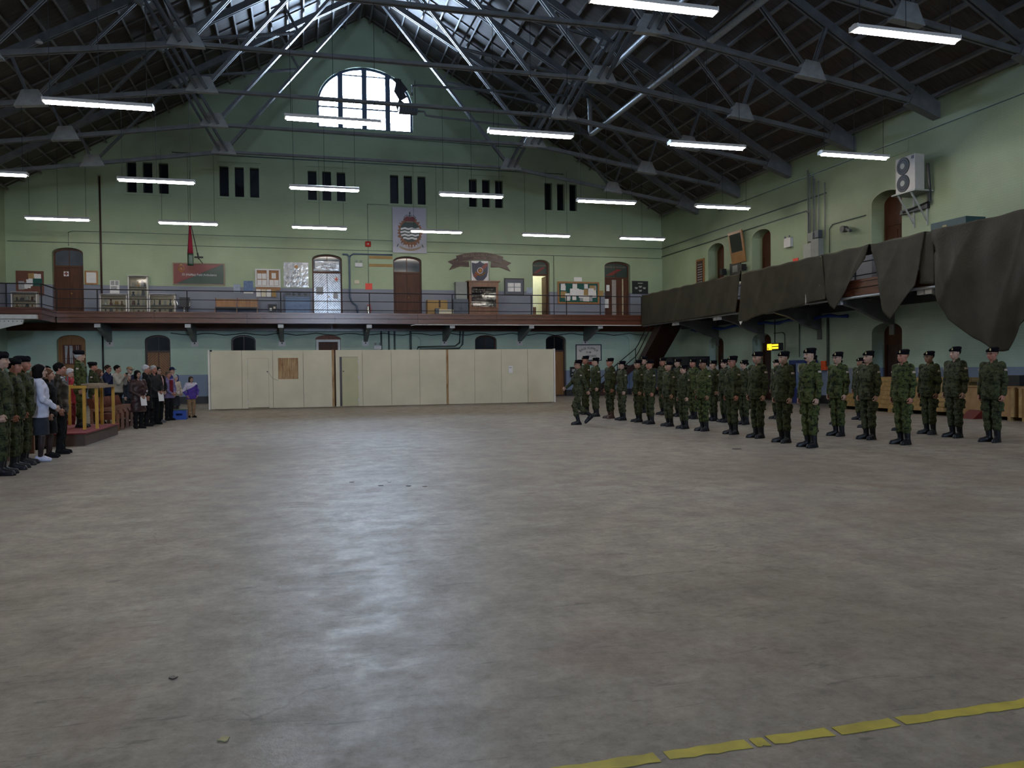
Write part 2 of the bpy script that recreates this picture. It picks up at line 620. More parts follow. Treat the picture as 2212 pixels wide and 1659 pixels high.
SLITS = [c + k * .73 for c in (-7.13, -2.85, 1.46, 5.68, 9.95, 14.25) for k in (-1, 0, 1)]
UP_DOORS = [(-11.43, -10.08), (.66, 2.17), (4.84, 6.35), (12.55, 13.55), (16.83, 18.40)]
LO_DOORS = [(-11.31, -10.05), (-7.41, -6.24), (-3.38, -2.19), (.78, 2.04), (9.23, 10.45), (13.28, 14.47)]
GHOSTS = [(5.02, 6.25), (17.08, 18.31)]
WIN = (1.04, 5.98, 14.2, 15.45, 17.45)
WIN2 = (2.25, 4.75, 6.0, 13.0, 14.4)

loops = [[(XL - .6, -.3), (XR + .8, -.3), (XR + .8, zdeck(XR)), (CX, ZR), (XL - .6, zdeck(XL))]]
for c in SLITS: loops.append([(c - .22, 10.4), (c + .22, 10.4), (c + .22, 11.9), (c - .22, 11.9)])
for a, b in UP_DOORS: loops.append(arch(a, b, 4.3, 7.36, 7.62))
for a, b in LO_DOORS:
    if a == .78: loops.append([(a, 0.02), (b, 0.02), (b, 3.2), (a, 3.2)])
    else: loops.append(arch(a, b, .02, 3.12, 3.42))
for a, b in GHOSTS: loops.append(arch(a, b, .02, 3.12, 3.42))
loops.append(arch(*WIN, n=28))
MB().plate(loops, YB, YB + .6).build('wall_back', M['wall'], kind='structure')

R_UP = [(35.6, 37.2), (31.54, 33.07), (23.5, 25.02)]
R_LO = [(35.7, 37.18), (31.55, 33.08), (23.5, 25.03)]
loops = [[(YF - .5, -.3), (YB, -.3), (YB, ZE), (YF - .5, ZE)]]
for a, b in R_UP: loops.append(arch(a, b, 4.3, 7.42, 7.78))
for a, b in R_LO: loops.append(arch(a, b, .02, 2.72, 3.06))
MB().plate(loops, XR, XR + .8, 'yz').build('wall_right', M['wall'], kind='structure')
box(XL - .6, XL, YF - .5, YB, -.3, ZE).build('wall_left', M['wall'], kind='structure')
MB().plate([[(XL - .6, -.3), (XR + .8, -.3), (XR + .8, zdeck(XR)), (CX, ZR), (XL - .6, zdeck(XL))], arch(*WIN2, n=20)], YF - .5, YF).build('wall_front', M['wall'], kind='structure')

# roof: two boarded slopes carried by purlins
m = MB()
for s in (-1, 1):
    x1 = CX + s * 17.9
    m.raw([(CX, YF - .6, ZR), (x1, YF - .6, zdeck(x1)), (x1, YB + .7, zdeck(x1)), (CX, YB + .7, ZR),
           (CX, YF - .6, ZR + .2), (x1, YF - .6, zdeck(x1) + .2), (x1, YB + .7, zdeck(x1) + .2), (CX, YB + .7, ZR + .2)],
          [(0, 1, 2, 3), (4, 7, 6, 5), (0, 4, 5, 1), (1, 5, 6, 2), (2, 6, 7, 3), (3, 7, 4, 0)])
roof = m.build('ceiling', M['roof_board'], kind='structure')
me_p = None
th = math.atan(SL)
for s in (-1, 1):
    for i in range(24):
        d = .3 + i * .715
        x = CX + s * d
        z = zdeck(x) - .10
        if me_p is None:
            mm = MB()
            mm.box(-.035, .035, -36.2, 36.2, -.10, .10)
            me_p = mm.mesh('purlin')
            me_p.materials.append(M['purlin'])
        o = bpy.data.objects.new('purlin', me_p)
        COL.objects.link(o)
        o.parent = roof
        o.location = Vector((x, 6.3, z)) - ORG[roof.name]
        o.rotation_euler = (0, s * th, 0)
# roof sheathing boards near the gable can be told apart: battens across the slope
me_b = None
for s in (-1, 1):
    for i in range(9):
        y = 42.2 - i * 1.37
        L = 19.3
        if me_b is None:
            mm = MB()
            mm.box(-L / 2, L / 2, -.03, .03, -.02, .03)
            me_b = mm.mesh('batten'); me_b.materials.append(M['purlin'])
        o = bpy.data.objects.new('batten', me_b)
        COL.objects.link(o)
        o.parent = roof
        o.location = Vector((CX + s * 8.45, y, zdeck(CX + 8.45) - .03)) - ORG[roof.name]
        o.rotation_euler = (0, s * th, 0)

# ---- steel roof trusses
def bar(m, p, q, w=.10, h=.16, gap=.07):
    for sg in (-1, 1):
        o = sg * (gap / 2 + w / 2)
        m.beam((p[0], o, p[1]), (q[0], o, q[1]), w, h, (0, 1, 0) if False else (0, 0, 1) if abs(q[0] - p[0]) > .01 else (1, 0, 0))
    return m

def make_truss(label):
    t = thing('roof_truss', label, 'truss', (CX, 0, 9.9), 'steel trusses under the roof')
    ORG[t.name] = Vector((0, 0, 9.9))
    A0, T1, T2, T3, E = (0, 19.5), (4.25, 17.12), (8.5, 14.68), (12.7, 12.27), (16.75, 9.98)
    G, Lo, Mt = (6.7, 11.5), (12.1, 10.68), (3.35, 15.5)
    S = M['steel']
    bar(MB(), (-G[0], G[1]), G, .07, .10).build('bottom_chord', S, t)
    for s in (-1, 1):
        f = lambda p: (p[0] * s, p[1])
        bar(MB(), f(A0), f(E), .07, .25).build('top_chord', S, t)
        bar(MB(), f(G), f(E), .06, .15).build('bottom_chord', S, t)
        bar(MB(), f(A0), f(G), .07, .12).build('tie', S, t)
        mm = MB()
        for o in (-.17, .17):
            mm.beam((s * (G[0] - .16), o, G[1]), (s * (T2[0] - .16), o, T2[1]), .07, .10)
            mm.beam((s * (G[0] + .16), o, G[1]), (s * (T2[0] + .16), o, T2[1]), .07, .10)
        mm.build('strut', S, t)
        for p, q in ((Lo, T3), (T2, Lo), (T1, Mt), (T2, Mt)):
            bar(MB(), f(p), f(q), .05, .08).build('brace', S, t)
        g = MB()
        g.plate([[(s * (G[0] - .55), 11.40), (s * (G[0] + .55), 11.40), (s * (G[0] + .28), 11.95), (s * (G[0] - .28), 11.95)][::s]], -.11, .11)
        g.build('gusset_plate', M['gusset'], t)
        g = MB()
        g.plate([[(s * (Lo[0] - .5), Lo[1] - .1), (s * (Lo[0] + .5), Lo[1] - .2), (s * (Lo[0] + .25), Lo[1] + .35), (s * (Lo[0] - .25), Lo[1] + .4)][::s]], -.13, .13)
        g.build('gusset_plate', M['gusset'], t)
        g = MB()
        g.plate([[(s * 15.7, 10.0), (s * 16.89, 9.6), (s * 16.89, 10.1), (s * 16.0, 10.6)][::s]], -.16, .16)
        g.build('heel_bracket', M['steel'], t)
        g = MB()
        g.plate([[(s * (T2[0] - .5), T2[1] + .1), (s * (T2[0] + .1), T2[1] - .45), (s * (T2[0] + .5), T2[1] - .25)][::s]], -.13, .13)
        g.build('gusset_plate', M['gusset'], t)
    return t

TR_Y = [38.3, 34.2, 30.1, 26.0, 21.9, 17.8, 13.7, 9.6, 5.5]
TR_N = ['farthest, standing just before the green gable wall', 'second from the green gable wall', 'third from the gable wall, over the second row of lamps',
        'fourth from the gable wall', 'fifth from the gable wall, over the third row of lamps', 'sixth from the gable wall',
        'seventh from the gable wall, at the top of the hall', 'eighth from the gable wall, high overhead', 'right above the viewer']
proto_truss = make_truss('grey steel roof truss, ' + TR_N[0])
proto_truss.location.y = TR_Y[0]
for y, n in zip(TR_Y[1:], TR_N[1:]):
    c = dup(proto_truss)
    c.location.y = y
    c['label'] = 'grey steel roof truss, ' + n

# ------------------------------------------------------------------ windows and doors
wn = [0]
dn = [0]
def sdoor():
    dn[0] += 1
    return 'door_%d' % dn[0]

# great arched window
x0, x1, z0, zs, zt = WIN
outer = arch(x0, x1, z0, zs, zt, n=28)
inner = arch(x0 + .10, x1 - .10, z0 + .1, zs, zt - .10, n=28)
win = MB().plate([outer, inner], YB + .18, YB + .30).build('window_1', M['pipe_blue'], kind='structure')
tag(win, 'tall arched gable window glowing white with daylight')
def zarc(x):
    c, a = (x0 + x1) / 2, (x1 - x0) / 2
    q = max(0, 1 - ((x - c) / a) ** 2)
    return zs + (zt - zs) * math.sqrt(q)
MUL = [2.22, 3.46, 4.68]
for x in MUL:
    box(x - .13, x + .13, YB + .10, YB + .32, z0, zarc(x)).build('mullion', M['pipe_blue'], win)
for a, b in zip([x0] + MUL, MUL + [x1]):
    box(a + .05, b - .05, YB + .18, YB + .30, 15.28, 15.36).build('transom', M['pipe_blue'], win)
for a, b in ((MUL[0], MUL[1]), (MUL[1], MUL[2])):
    box(a + .05, b - .05, YB + .18, YB + .30, 17.0, 17.07).build('transom', M['pipe_blue'], win)
for a, b in zip([x0] + MUL, MUL + [x1]):
    a, b = a + .02, b - .02
    pts = [(a, z0 + .02), (b, z0 + .02)] + [(b + (a - b) * i / 8, zarc(b + (a - b) * i / 8) - .02) for i in range(9)]
    MB().plate([pts], YB + .235, YB + .245).build('pane', M['glass'], win)
# torn dark film hanging over the right-hand light
MB().plate([[(4.86, 17.0), (5.1, 16.75), (5.0, 16.3), (5.25, 15.9), (5.1, 15.5), (5.2, 15.2), (5.5, 15.1), (5.45, 15.45), (5.6, 15.7), (5.4, 15.85), (5.7, 16.05), (5.55, 16.3), (5.75, 16.45), (5.3, 17.0)]], YB - .03, YB - .015).build(
    'torn_sheet', M['black'], None, 'torn dark plastic sheet hanging over the right light of the arched window', 'plastic sheet')

# its counterpart in the opposite gable, behind the viewer
w2 = MB().plate([arch(*WIN2, n=20), arch(2.35, 4.65, 6.1, 13.0, 14.3, n=20)], YF - .3, YF - .18).build('window_8', M['pipe_blue'], kind='structure')
for x in (3.1, 3.9): box(x - .06, x + .06, YF - .32, YF - .16, 6.0, 14.1).build('mullion', M['pipe_blue'], w2)
for z in (8.3, 10.6, 12.9): box(2.3, 4.7, YF - .30, YF - .18, z - .05, z + .05).build('transom', M['pipe_blue'], w2)
MB().plate([arch(2.3, 4.7, 6.05, 13.0, 14.35, n=20)], YF - .245, YF - .235).build('pane', M['glass'], w2)

# slit windows in threes
for g, c in enumerate((-7.13, -2.85, 1.46, 5.68, 9.95, 14.25)):
    wn[0] += 1
    w = box(c - .98, c + .98, YB + .30, YB + .42, 10.3, 12.0).build('window_%d' % (g + 2), M['glass_dark'], kind='structure')
    for k in (-1, 0, 1):
        box(c + k * .73 - .22, c + k * .73 + .22, YB + .27, YB + .31, 10.4, 11.9).build('pane', M['glass_dark'], w)
    m = MB(); m.box(c - 1.05, c + 1.05, YB - .05, YB + .03, 10.28, 10.38)
    m.build('sill', M['wall'], w)
    m = MB(); m.box(c - 1.05, c + 1.05, YB - .05, YB + .01, 12.12, 12.24)
    m.build('lintel', M['wall'], w)

def clip_strip(x0, x1, z0, z1, c, w, slope):
    """rectangle cut by a diagonal strip  c-w/2 < z - slope*x < c+w/2"""
    poly = [(x0, z0), (x1, z0), (x1, z1), (x0, z1)]
    for sg, lim in ((1, c - w / 2), (-1, -(c + w / 2))):
        out = []
        for i in range(len(poly)):
            p, q = poly[i], poly[(i + 1) % len(poly)]
            dp = sg * (p[1] - slope * p[0]) - lim
            dq = sg * (q[1] - slope * q[0]) - lim
            if dp >= 0: out.append(p)
            if dp * dq < 0:
                k = dp / (dp - dq)
                out.append((p[0] + (q[0] - p[0]) * k, p[1] + (q[1] - p[1]) * k))
        poly = out
        if len(poly) < 3: return None
    return poly

def diag_leaf(parent, mat, x0, x1, z0, z1, y, slope, pitch=.13):
    leaf = box(x0, x1, y + .02, y + .06, z0, z1).build('leaf', M['brown_paint'], parent)
    c = z0 - max(slope * x0, slope * x1)
    end = z1 - min(slope * x0, slope * x1)
    while c < end:
        p = clip_strip(x0 + .01, x1 - .01, z0 + .01, z1 - .01, c + pitch / 2, pitch * .80, slope)
        if p:
            MB().plate([p], y, y + .025).build('board', mat, leaf)
        c += pitch
    return leaf

def back_door(x0, x1, z0, zs, zt, leafm, ztr, label, boards=None, framem=None, pane=None, glassm=None, y=YB + .27, split=True, knob=True):
    fm = framem or M['door_wood']
    o = MB().plate([arch(x0 + .005, x1 - .005, z0, zs, zt - .005), arch(x0 + .07, x1 - .07, z0 + .02, zs - .02, zt - .08)], y - .02, y + .10).build(sdoor(), fm, kind='structure')
    o['label'] = label
    a, b, c = x0 + .06, x1 - .06, (x0 + x1) / 2
    if ztr:
        box(a, b, y - .01, y + .1, ztr - .06, ztr + .04).build('transom_rail', fm, o)
        pg = MB().plate([arch(a - .02, b + .02, ztr, zs - .02, zt - .06)], y + .04, y + .07)
        pg.build('transom_pane', glassm or M['glass_grey'], o)
        box(c - .015, c + .015, y + .0, y + .05, ztr, zt - .08).build('glazing_bar', fm, o)
    zt2 = (ztr - .05) if ztr else zt
    for k, (p, q) in enumerate(((a, c - .005), (c + .005, b)) if split else ((a, b),)):
        if boards:
            diag_leaf(o, boards, p, q, z0 + .02, zt2, y + .03, 1 if k == 0 else -1)
        else:
            lf = box(p, q, y + .03, y + .08, z0 + .02, zt2).build('leaf', leafm, o)
            w = q - p
            for (u, v) in ((.06, .42), (.50, .94)):
                box(p + w * .14, q - w * .14, y + .015, y + .04, z0 + (zt2 - z0) * u, z0 + (zt2 - z0) * v).build('panel', leafm, lf)
    if knob:
        MB().lathe([(.0, 0), (.03, .01), (.035, .03), (.02, .05)], (c + .08, y - .03, z0 + 1.08), 10, 'y').build('knob', M['gold'], o)
    # solid backing so that nothing shows through the wall
    box(x0 - .1, x1 + .1, YB + .45, YB + .62, z0 - .1, zt + .1).build('backing', M['black'], o)
    return o

# gallery doors
d = back_door(-11.43, -10.08, 4.36, 7.36, 7.62, M['door_wood'], 6.75, 'brown double door with a red-cross plaque on the gallery')
m = box(-11.0, -10.78, YB + .24, YB + .262, 6.27, 6.5); m.build('plaque', M['paper'], d)
MB().plate([[(-10.92, 6.30), (-10.86, 6.30), (-10.86, 6.36), (-10.80, 6.36), (-10.80, 6.42), (-10.86, 6.42), (-10.86, 6.48), (-10.92, 6.48), (-10.92, 6.42), (-10.98, 6.42), (-10.98, 6.36), (-10.92, 6.36)]], YB + .232, YB + .242).build('red_cross', M['sign_red'], d)
M['pale_board'] = pm('reflection_pale_board', (.34, .34, .37), .16, .35, 5)  # pale tone puts the silvery reflection on the glossy boards into their colour
d = back_door(.66, 2.17, 4.36, 7.36, 7.62, None, 6.72, 'double door of glossy diagonal boards, paled by a painted-in reflection, on the gallery', boards=M['pale_board'], glassm=M['glass_grey'])
box(.80, 2.03, YB + .20, YB + .22, 6.80, 7.28).build('poster', M['clear_film'], d)
text_mb('AMBULANCE', .20, 1.50, 7.10, YB + .195, .75).build('lettering', M['navy'], d)
text_mb('RECRUITING', .18, 1.50, 6.92, YB + .195, .75).build('lettering', M['navy'], d)
box(1.78, 2.0, YB + .28, YB + .29, 6.22, 6.5).build('plaque', M['paper'], d)
MB().plate([[(1.87, 6.26), (1.91, 6.26), (1.91, 6.33), (1.97, 6.33), (1.97, 6.39), (1.91, 6.39), (1.91, 6.46), (1.87, 6.46), (1.87, 6.39), (1.81, 6.39), (1.81, 6.33), (1.87, 6.33)]], YB + .27, YB + .28).build('red_cross', M['orange_red'], d)
box(.85, 1.2, YB + .28, YB + .29, 5.55, 5.95).build('notice', M['paper2'], d)
box(1.72, 1.95, YB + .28, YB + .29, 5.35, 5.7).build('notice', M['paper2'], d)
d = back_door(4.84, 6.35, 4.36, 7.36, 7.62, M['door_wood'], 6.78, 'plain brown double door below the white crest board')
# open doorway with a lit room behind
d = MB().plate([arch(12.555, 13.545, 4.36, 7.36, 7.615), [(12.63, 4.38), (13.47, 4.38), (13.47, 6.75), (12.63, 6.75)], arch(12.63, 13.47, 6.85, 7.3, 7.54)], YB + .25, YB + .37).build(sdoor(), M['door_wood'], kind='structure')
d['label'] = 'open doorway showing a bright pale room behind the gallery'
MB().plate([arch(12.60, 13.50, 6.80, 7.34, 7.58)], YB + .30, YB + .33).build('transom_pane', M['dkgreen'], d)
text_mb('PRINCESS LOUISE FUSILIERS', .12, 13.05, 7.32, YB + .295, .78).build('lettering', M['tan_paint'], d)
MB().plate([[(12.68, 6.9), (12.9, 6.9), (13.4, 7.22), (13.2, 7.24)]], YB + .285, YB + .295).build('sash', M['sign_red'], d)
lf = box(13.44, 13.50, YB + .37, YB + 1.2, 4.38, 6.75).build('leaf', M['door_wood'], d)
m = MB()
m.box(11.9, 14.3, YB + 2.6, YB + 2.7, 4.3, 7.7); m.box(11.8, 11.9, YB + .6, YB + 2.7, 4.3, 7.7); m.box(14.3, 14.4, YB + .6, YB + 2.7, 4.3, 7.7)
m.box(11.8, 14.4, YB + .6, YB + 2.7, 7.65, 7.75); m.box(11.8, 14.4, YB + .6, YB + 2.7, 4.25, 4.36)
m.build('room_lining', pm('pale_lime_paint', (.74, .76, .60), .6, .05), d)
lamp = box(12.3, 13.9, YB + 1.5, YB + 1.7, 7.55, 7.6).build('ceiling_lamp', emit('room_lamp', (1, .96, .85), 22.0), d)
m = box(12.62, 13.0, YB + .9, YB + 1.3, 4.37, 5.05); m.build('cupboard', M['cab_wood'], d)
d = back_door(16.83, 18.40, 4.36, 7.36, 7.62, M['door_wood'], 6.72, 'brown double door left ajar at the right end of the gallery', glassm=M['dkgreen'], knob=False)
text_mb('PRINCESS LOUISE FUSILIERS', .13, 17.6, 7.33, YB + .285, 1.25).build('lettering', M['tan_paint'], d)
MB().plate([[(17.0, 6.85), (17.4, 6.85), (18.0, 7.2), (17.7, 7.22)]], YB + .27, YB + .285).build('sash', M['sign_red'], d)
box(17.36, 17.62, YB + .24, YB + .26, 4.4, 6.6).build('light_strip', pm('pale_grey_gap', (.30, .27, .26), .6), d)
box(17.98, 18.06, YB + .22, YB + .26, 4.4, 6.66).build('edge_strip', pm('cream_edge', (.45, .38, .26), .6), d)
for q, (a, b, e, f) in enumerate(((17.0, 17.2, 5.95, 6.3), (16.88, 17.26, 5.6, 5.9), (16.86, 17.14, 4.98, 5.5))):
    box(a, b, YB + .20, YB + .23, e, f).build('notice', M['paper'] if q != 1 else M['brown_paint'], d)

# ground-floor doors and arches
d = back_door(-11.31, -10.05, .02, 3.12, 3.42, M['oak'], None, 'orange wooden boarding with a plastic-covered window in an arch', framem=M['oak'], split=False, knob=False)
box(-11.12, -10.3, YB + .24, YB + .27, 2.0, 2.95).build('window_board', M['cork'], d)
for q, xx in enumerate((-11.0, -10.8, -10.72, -10.5, -10.4)):
    MB().plate([[(xx, 2.05), (xx + .05, 2.05), (xx + .12 - .04 * q, 2.9), (xx - .02, 2.92)]], YB + .22, YB + .24).build('plastic_fold', M['clear_film'], d)
box(-11.12, -10.3, YB + .215, YB + .24, 2.28, 2.30).build('bar', M['black'], d)
d = back_door(-7.41, -6.24, .02, 3.12, 3.42, None, 2.62, 'orange-brown door of chevron boards under a dark arch', boards=M['oak'], glassm=M['glass_dark'], framem=M['brown_paint'], knob=False)
d = back_door(-3.38, -2.19, .02, 3.12, 3.42, M['door_wood'], 2.55, 'dark arched fanlight door behind the left end of the cream partition', glassm=M['glass_dark'], framem=M['brown_paint'], knob=False)
d = MB().plate([[(.80, .03), (2.02, .03), (2.02, 3.18), (.80, 3.18)], [(.92, .04), (1.90, .04), (1.90, 3.06), (.92, 3.06)]], YB - .02, YB + .2).build(sdoor(), M['white_enamel'], kind='structure')
d['label'] = 'brown door in a white metal frame above the cream partition'
box(.90, 1.92, YB + .1, YB + .16, .03, 3.08).build('leaf', M['door_wood'], d)
box(.70, 2.12, YB + .3, YB + .6, .0, 3.3).build('backing', M['black'], d)
MB().plate([arch(.76, 2.06, 3.18, 3.2, 3.42)], YB - .015, YB + .03).build('arch_panel', pm('terracotta_paint', (.22, .09, .06), .6), d)
d = back_door(9.23, 10.45, .02, 3.12, 3.42, M['door_wood'], 2.62, 'brown arched door with a dark fanlight behind the right part of the partition', glassm=M['glass_dark'], knob=False)
d = back_door(13.28, 14.47, .02, 3.12, 3.42, None, 2.55, 'orange-brown chevron door right of the partition', boards=M['oak'], glassm=M['glass_dark'], framem=M['brown_paint'], knob=False)
box(13.62, 13.9, YB + .26, YB + .28, 1.95, 2.25).build('notice', M['tan_paint'], d)
for gi, (a, b) in enumerate(GHOSTS):
    MB().plate([arch(a - .02, b + .02, 0, 3.14, 3.44)], YB + .09, YB + .3).build('trim_%d' % (gi + 1), M['wall'], kind='structure')['label'] = 'green bricked-up arch recess ' + ('behind the partition' if gi == 0 else 'left of the corner stairs')

# doors in the deep arches of the right-hand wall
def right_door(y0, y1, z0, zs, zt, label, leafm, x=XR + .55):
    o = MB().plate([arch(y0 - .05, y1 + .05, z0 - .02, zs + .02, zt + .04), [(y0 + .1, z0 + .02), (y1 - .1, z0 + .02), (y1 - .1, z0 + 2.25), (y0 + .1, z0 + 2.25)]], x, x + .12, 'yz').build(sdoor(), M['door_wood'], kind='structure')
    o['label'] = label
    c = (y0 + y1) / 2
    for p, q in ((y0 + .08, c - .005), (c + .005, y1 - .08)):
        lf = box(x + .03, x + .09, p, q, z0, z0 + 2.27).build('leaf', leafm, o)
        for u, v in ((.08, .42), (.5, .93)):
            box(x + .01, x + .04, p + .1, q - .1, z0 + 2.25 * u, z0 + 2.25 * v).build('panel', leafm, lf)
    box(XR + .7, XR + .85, y0 - .1, y1 + .1, z0 - .1, zt + .1).build('backing', M['black'], o)
    box(x + .0, x + .05, y0 + .06, y0 + .1, z0 + .95, z0 + 1.15).build('latch', M['gold'], o)
    return o
for (a, b), n in zip(R_UP, ('farthest', 'middle', 'nearest, beside the wall-mounted condenser')):
    right_door(a, b, 4.36, 7.42, 7.78, 'dark brown door in a deep arch of the upper right wall, ' + n, M['door_wood'])
for (a, b), n in zip(R_LO, ('farthest, by the dark cabinets', 'middle, by the yellow lit sign', 'nearest, behind the lumber stack')):
    right_door(a, b, .02, 2.72, 3.06, 'dark door in a deep ground-floor arch of the right wall, ' + n, M['brown_paint'])

# ------------------------------------------------------------------ galleries
ZD = 4.36
def fascia_run(parent, p, q, nrm, seglen=4.2):
    """boards of a gallery edge from p to q (xy), facing nrm"""
    p, q, nrm = Vector(p), Vector(q), Vector(nrm)
    L = (q - p).length
    n = max(1, round(L / seglen))
    up = Vector((0, 0, 1))
    for i in range(n):
        a, b = p + (q - p) * (i / n), p + (q - p) * ((i + 1) / n)
        g = (b - a).normalized() * .004
        for (z0, z1, th, inset) in ((ZD - .06, ZD + .02, .12, -.03), (ZD - .25, ZD - .065, .08, 0), (ZD - .5, ZD - .265, .06, .03)):
            c = nrm * (-inset - th / 2)
            MB().beam((a.x + g.x + c.x, a.y + g.y + c.y, (z0 + z1) / 2), (b.x - g.x + c.x, b.y - g.y + c.y, (z0 + z1) / 2), th, z1 - z0).build('fascia_board', M['fascia'], parent)

gal = thing('gallery', 'long brown-edged gallery along the green gable wall', 'gallery', (CX, 41.3, 3.8))
box(XL + .005, 18.2, 40.1, YB - .003, ZD - .12, ZD - .02).build('deck', M['brown_ply'], gal)
box(19.5, XR - .01, 40.1, YB - .003, ZD - .12, ZD - .02).build('deck', M['brown_ply'], gal)
box(18.2, 19.5, 41.6, YB - .003, ZD - .12, ZD - .02).build('deck', M['brown_ply'], gal)
fascia_run(gal, (-10.6, 40.0, 0), (18.0, 40.0, 0), (0, -1, 0))
for i in range(24):
    x = -10.2 + i * 1.2
    box(x - .05, x + .05, 40.12, YB - .005, ZD - .36, ZD - .125).build('joist', M['steel_dark'], gal)
box(XL + .005, XR - .01, YB - .14, YB - .004, 3.62, 3.98).build('ledger', M['fascia'], gal)

def make_bracket(parent, x, back=True, y=0, white=True):
    """steel gallery bracket: haunch web, flange, end block and wall plate"""
    if back:
        web = [(YB - .01, 3.85), (40.25, 3.85), (40.25, 3.68), (41.0, 3.52), (41.9, 3.22), (YB - .01, 3.05)]
        w = MB().plate([web], x - .10, x + .10, 'yz').build('bracket', M['steel'], parent)
        box(x - .13, x + .13, 40.14, 40.24, 3.66, 3.82).build('end_block', M['white_enamel'], w)
        box(x - .17, x + .17, YB - .05, YB - .002, 2.84, 3.12).build('wall_plate', M['white_enamel'], w)
        box(x - .03, x + .03, YB - .08, YB - .05, 2.96, 3.04).build('bolt', M['black'], w)
    else:
        web = [(XR - .01, 3.85), (18.2, 3.85), (18.2, 3.68), (18.9, 3.5), (19.7, 3.15), (XR - .01, 2.95)]
        w = MB().plate([web], y - .10, y + .10, 'xz').build('bracket', M['steel'], parent)
        box(XR - .06, XR - .002, y - .12, y + .12, 2.6, 2.98).build('wall_plate', M['steel'], w)
        for k in (-.16, .16): box(18.02, 18.12, y + k - .13, y + k + .13, 3.62, 3.80).build('end_block', M['white_enamel'], w)
BRX = [-8.97, -5.1, -.9, 3.33, 7.53, 11.75, 15.6]
for x in BRX: make_bracket(gal, x)
MB().tube([(5.4, 40.06, 3.78), (5.6, 40.0, 3.82), (18.0, 40.0, 3.82)], .025, 6).build('conduit', M['white_enamel'], gal)

gal = thing('gallery', 'brown-edged gallery along the right wall under the olive canvas', 'gallery', (19.2, 14, 3.8))
box(18.05, XR - .003, YF + .01, 37.6, ZD - .12, ZD - .02).build('deck', M['brown_ply'], gal)
box(19.5, XR - .003, 37.6, 40.05, ZD - .12, ZD - .02).build('deck', M['brown_ply'], gal)
box(18.05, 18.24, 37.6, 40.05, ZD - .12, ZD - .02).build('deck', M['brown_ply'], gal)
fascia_run(gal, (18.0, 40.0, 0), (18.0, 6.0, 0), (-1, 0, 0))
for y in TR_Y[:7]: make_bracket(gal, 0, False, y - 2.05)
for i in range(2, 26):
    y = 39.6 - i * 1.2
    box(18.1, XR - .006, y - .05, y + .05, ZD - .36, ZD - .125).build('joist', M['steel_dark'], gal)
MB().tube([(17.98, 39.9, 3.80), (17.98, 8, 3.80)], .045, 8).build('conduit', M['galv'], gal)
box(XR - .14, XR - .005, 8, 40.0, 3.62, 3.98).build('ledger', M['steel_dark'], gal)

gal = thing('gallery', 'short brown-edged gallery in the left corner with a white steel bracket coloured as brightly lit', 'gallery', (-12, 39, 3.4))
box(XL + .003, -10.65, 37.95, 40.05, ZD - .12, ZD - .02).build('deck', M['brown_ply'], gal)
fascia_run(gal, (XL, 37.88, 0), (-10.6, 37.88, 0), (0, -1, 0))
fascia_run(gal, (-10.6, 37.88, 0), (-10.6, 40.0, 0), (1, 0, 0))
box(XL + .004, -10.75, 37.70, 37.95, 3.88, 4.06).build('bracket_flange', M['steel_lit_white'], gal)
w = MB().plate([[(XL + .004, 3.86), (-11.25, 3.86), (-11.32, 3.66), (-11.7, 3.58), (-12.2, 3.44), (-12.7, 3.2), (XL + .004, 2.8)]], 37.76, 37.88).build('bracket', M['steel_lit_white'], gal)
for i in range(7):
    MB().lathe([(.022, 0), (.014, -.02)], (-12.3 + i * .16, 37.76, 3.78), 6, 'y').build('rivet', M['steel_dark'], w)

# railings
def rail_run(parent, p, q, posts):
    p, q = Vector(p), Vector(q)
    for z in (5.385, 4.96, 4.53):
        MB().tube([(p.x, p.y, z), (q.x, q.y, z)], .026 if z > 5.2 else .018, 6).build('rail', M['iron'], parent)
    for a in posts:
        MB().tube([(a[0], a[1], ZD + .02), (a[0], a[1], 5.385)], .028, 6).build('post', M['iron'], parent)
rl = thing('railing', 'black iron railing along the gable-wall gallery', 'railing', (CX, 40.08, ZD))
rail_run(rl, (-10.62, 40.08, 0), (17.95, 40.08, 0), [(x, 40.08) for x in (-10.6, -8.93, -5.1, -.88, 3.35, 7.52, 11.72, 13.66, 15.57, 17.95)])
rl = thing('railing', 'black iron railing around the short left corner gallery', 'railing', (-11, 38, ZD))
rail_run(rl, (XL, 37.95, 0), (-10.62, 37.95, 0), [(-13.2, 37.95), (-11.94, 37.95), (-10.62, 37.95)])
rail_run(rl, (-10.62, 37.95, 0), (-10.62, 40.05, 0), [])
rl = thing('railing', 'black iron railing behind the canvas on the right gallery', 'railing', (18.1, 20, ZD))
rail_run(rl, (18.1, 40.0, 0), (18.1, 6, 0), [(18.1, y) for y in (36, 32, 28, 24, 23.0, 20, 16, 12)])

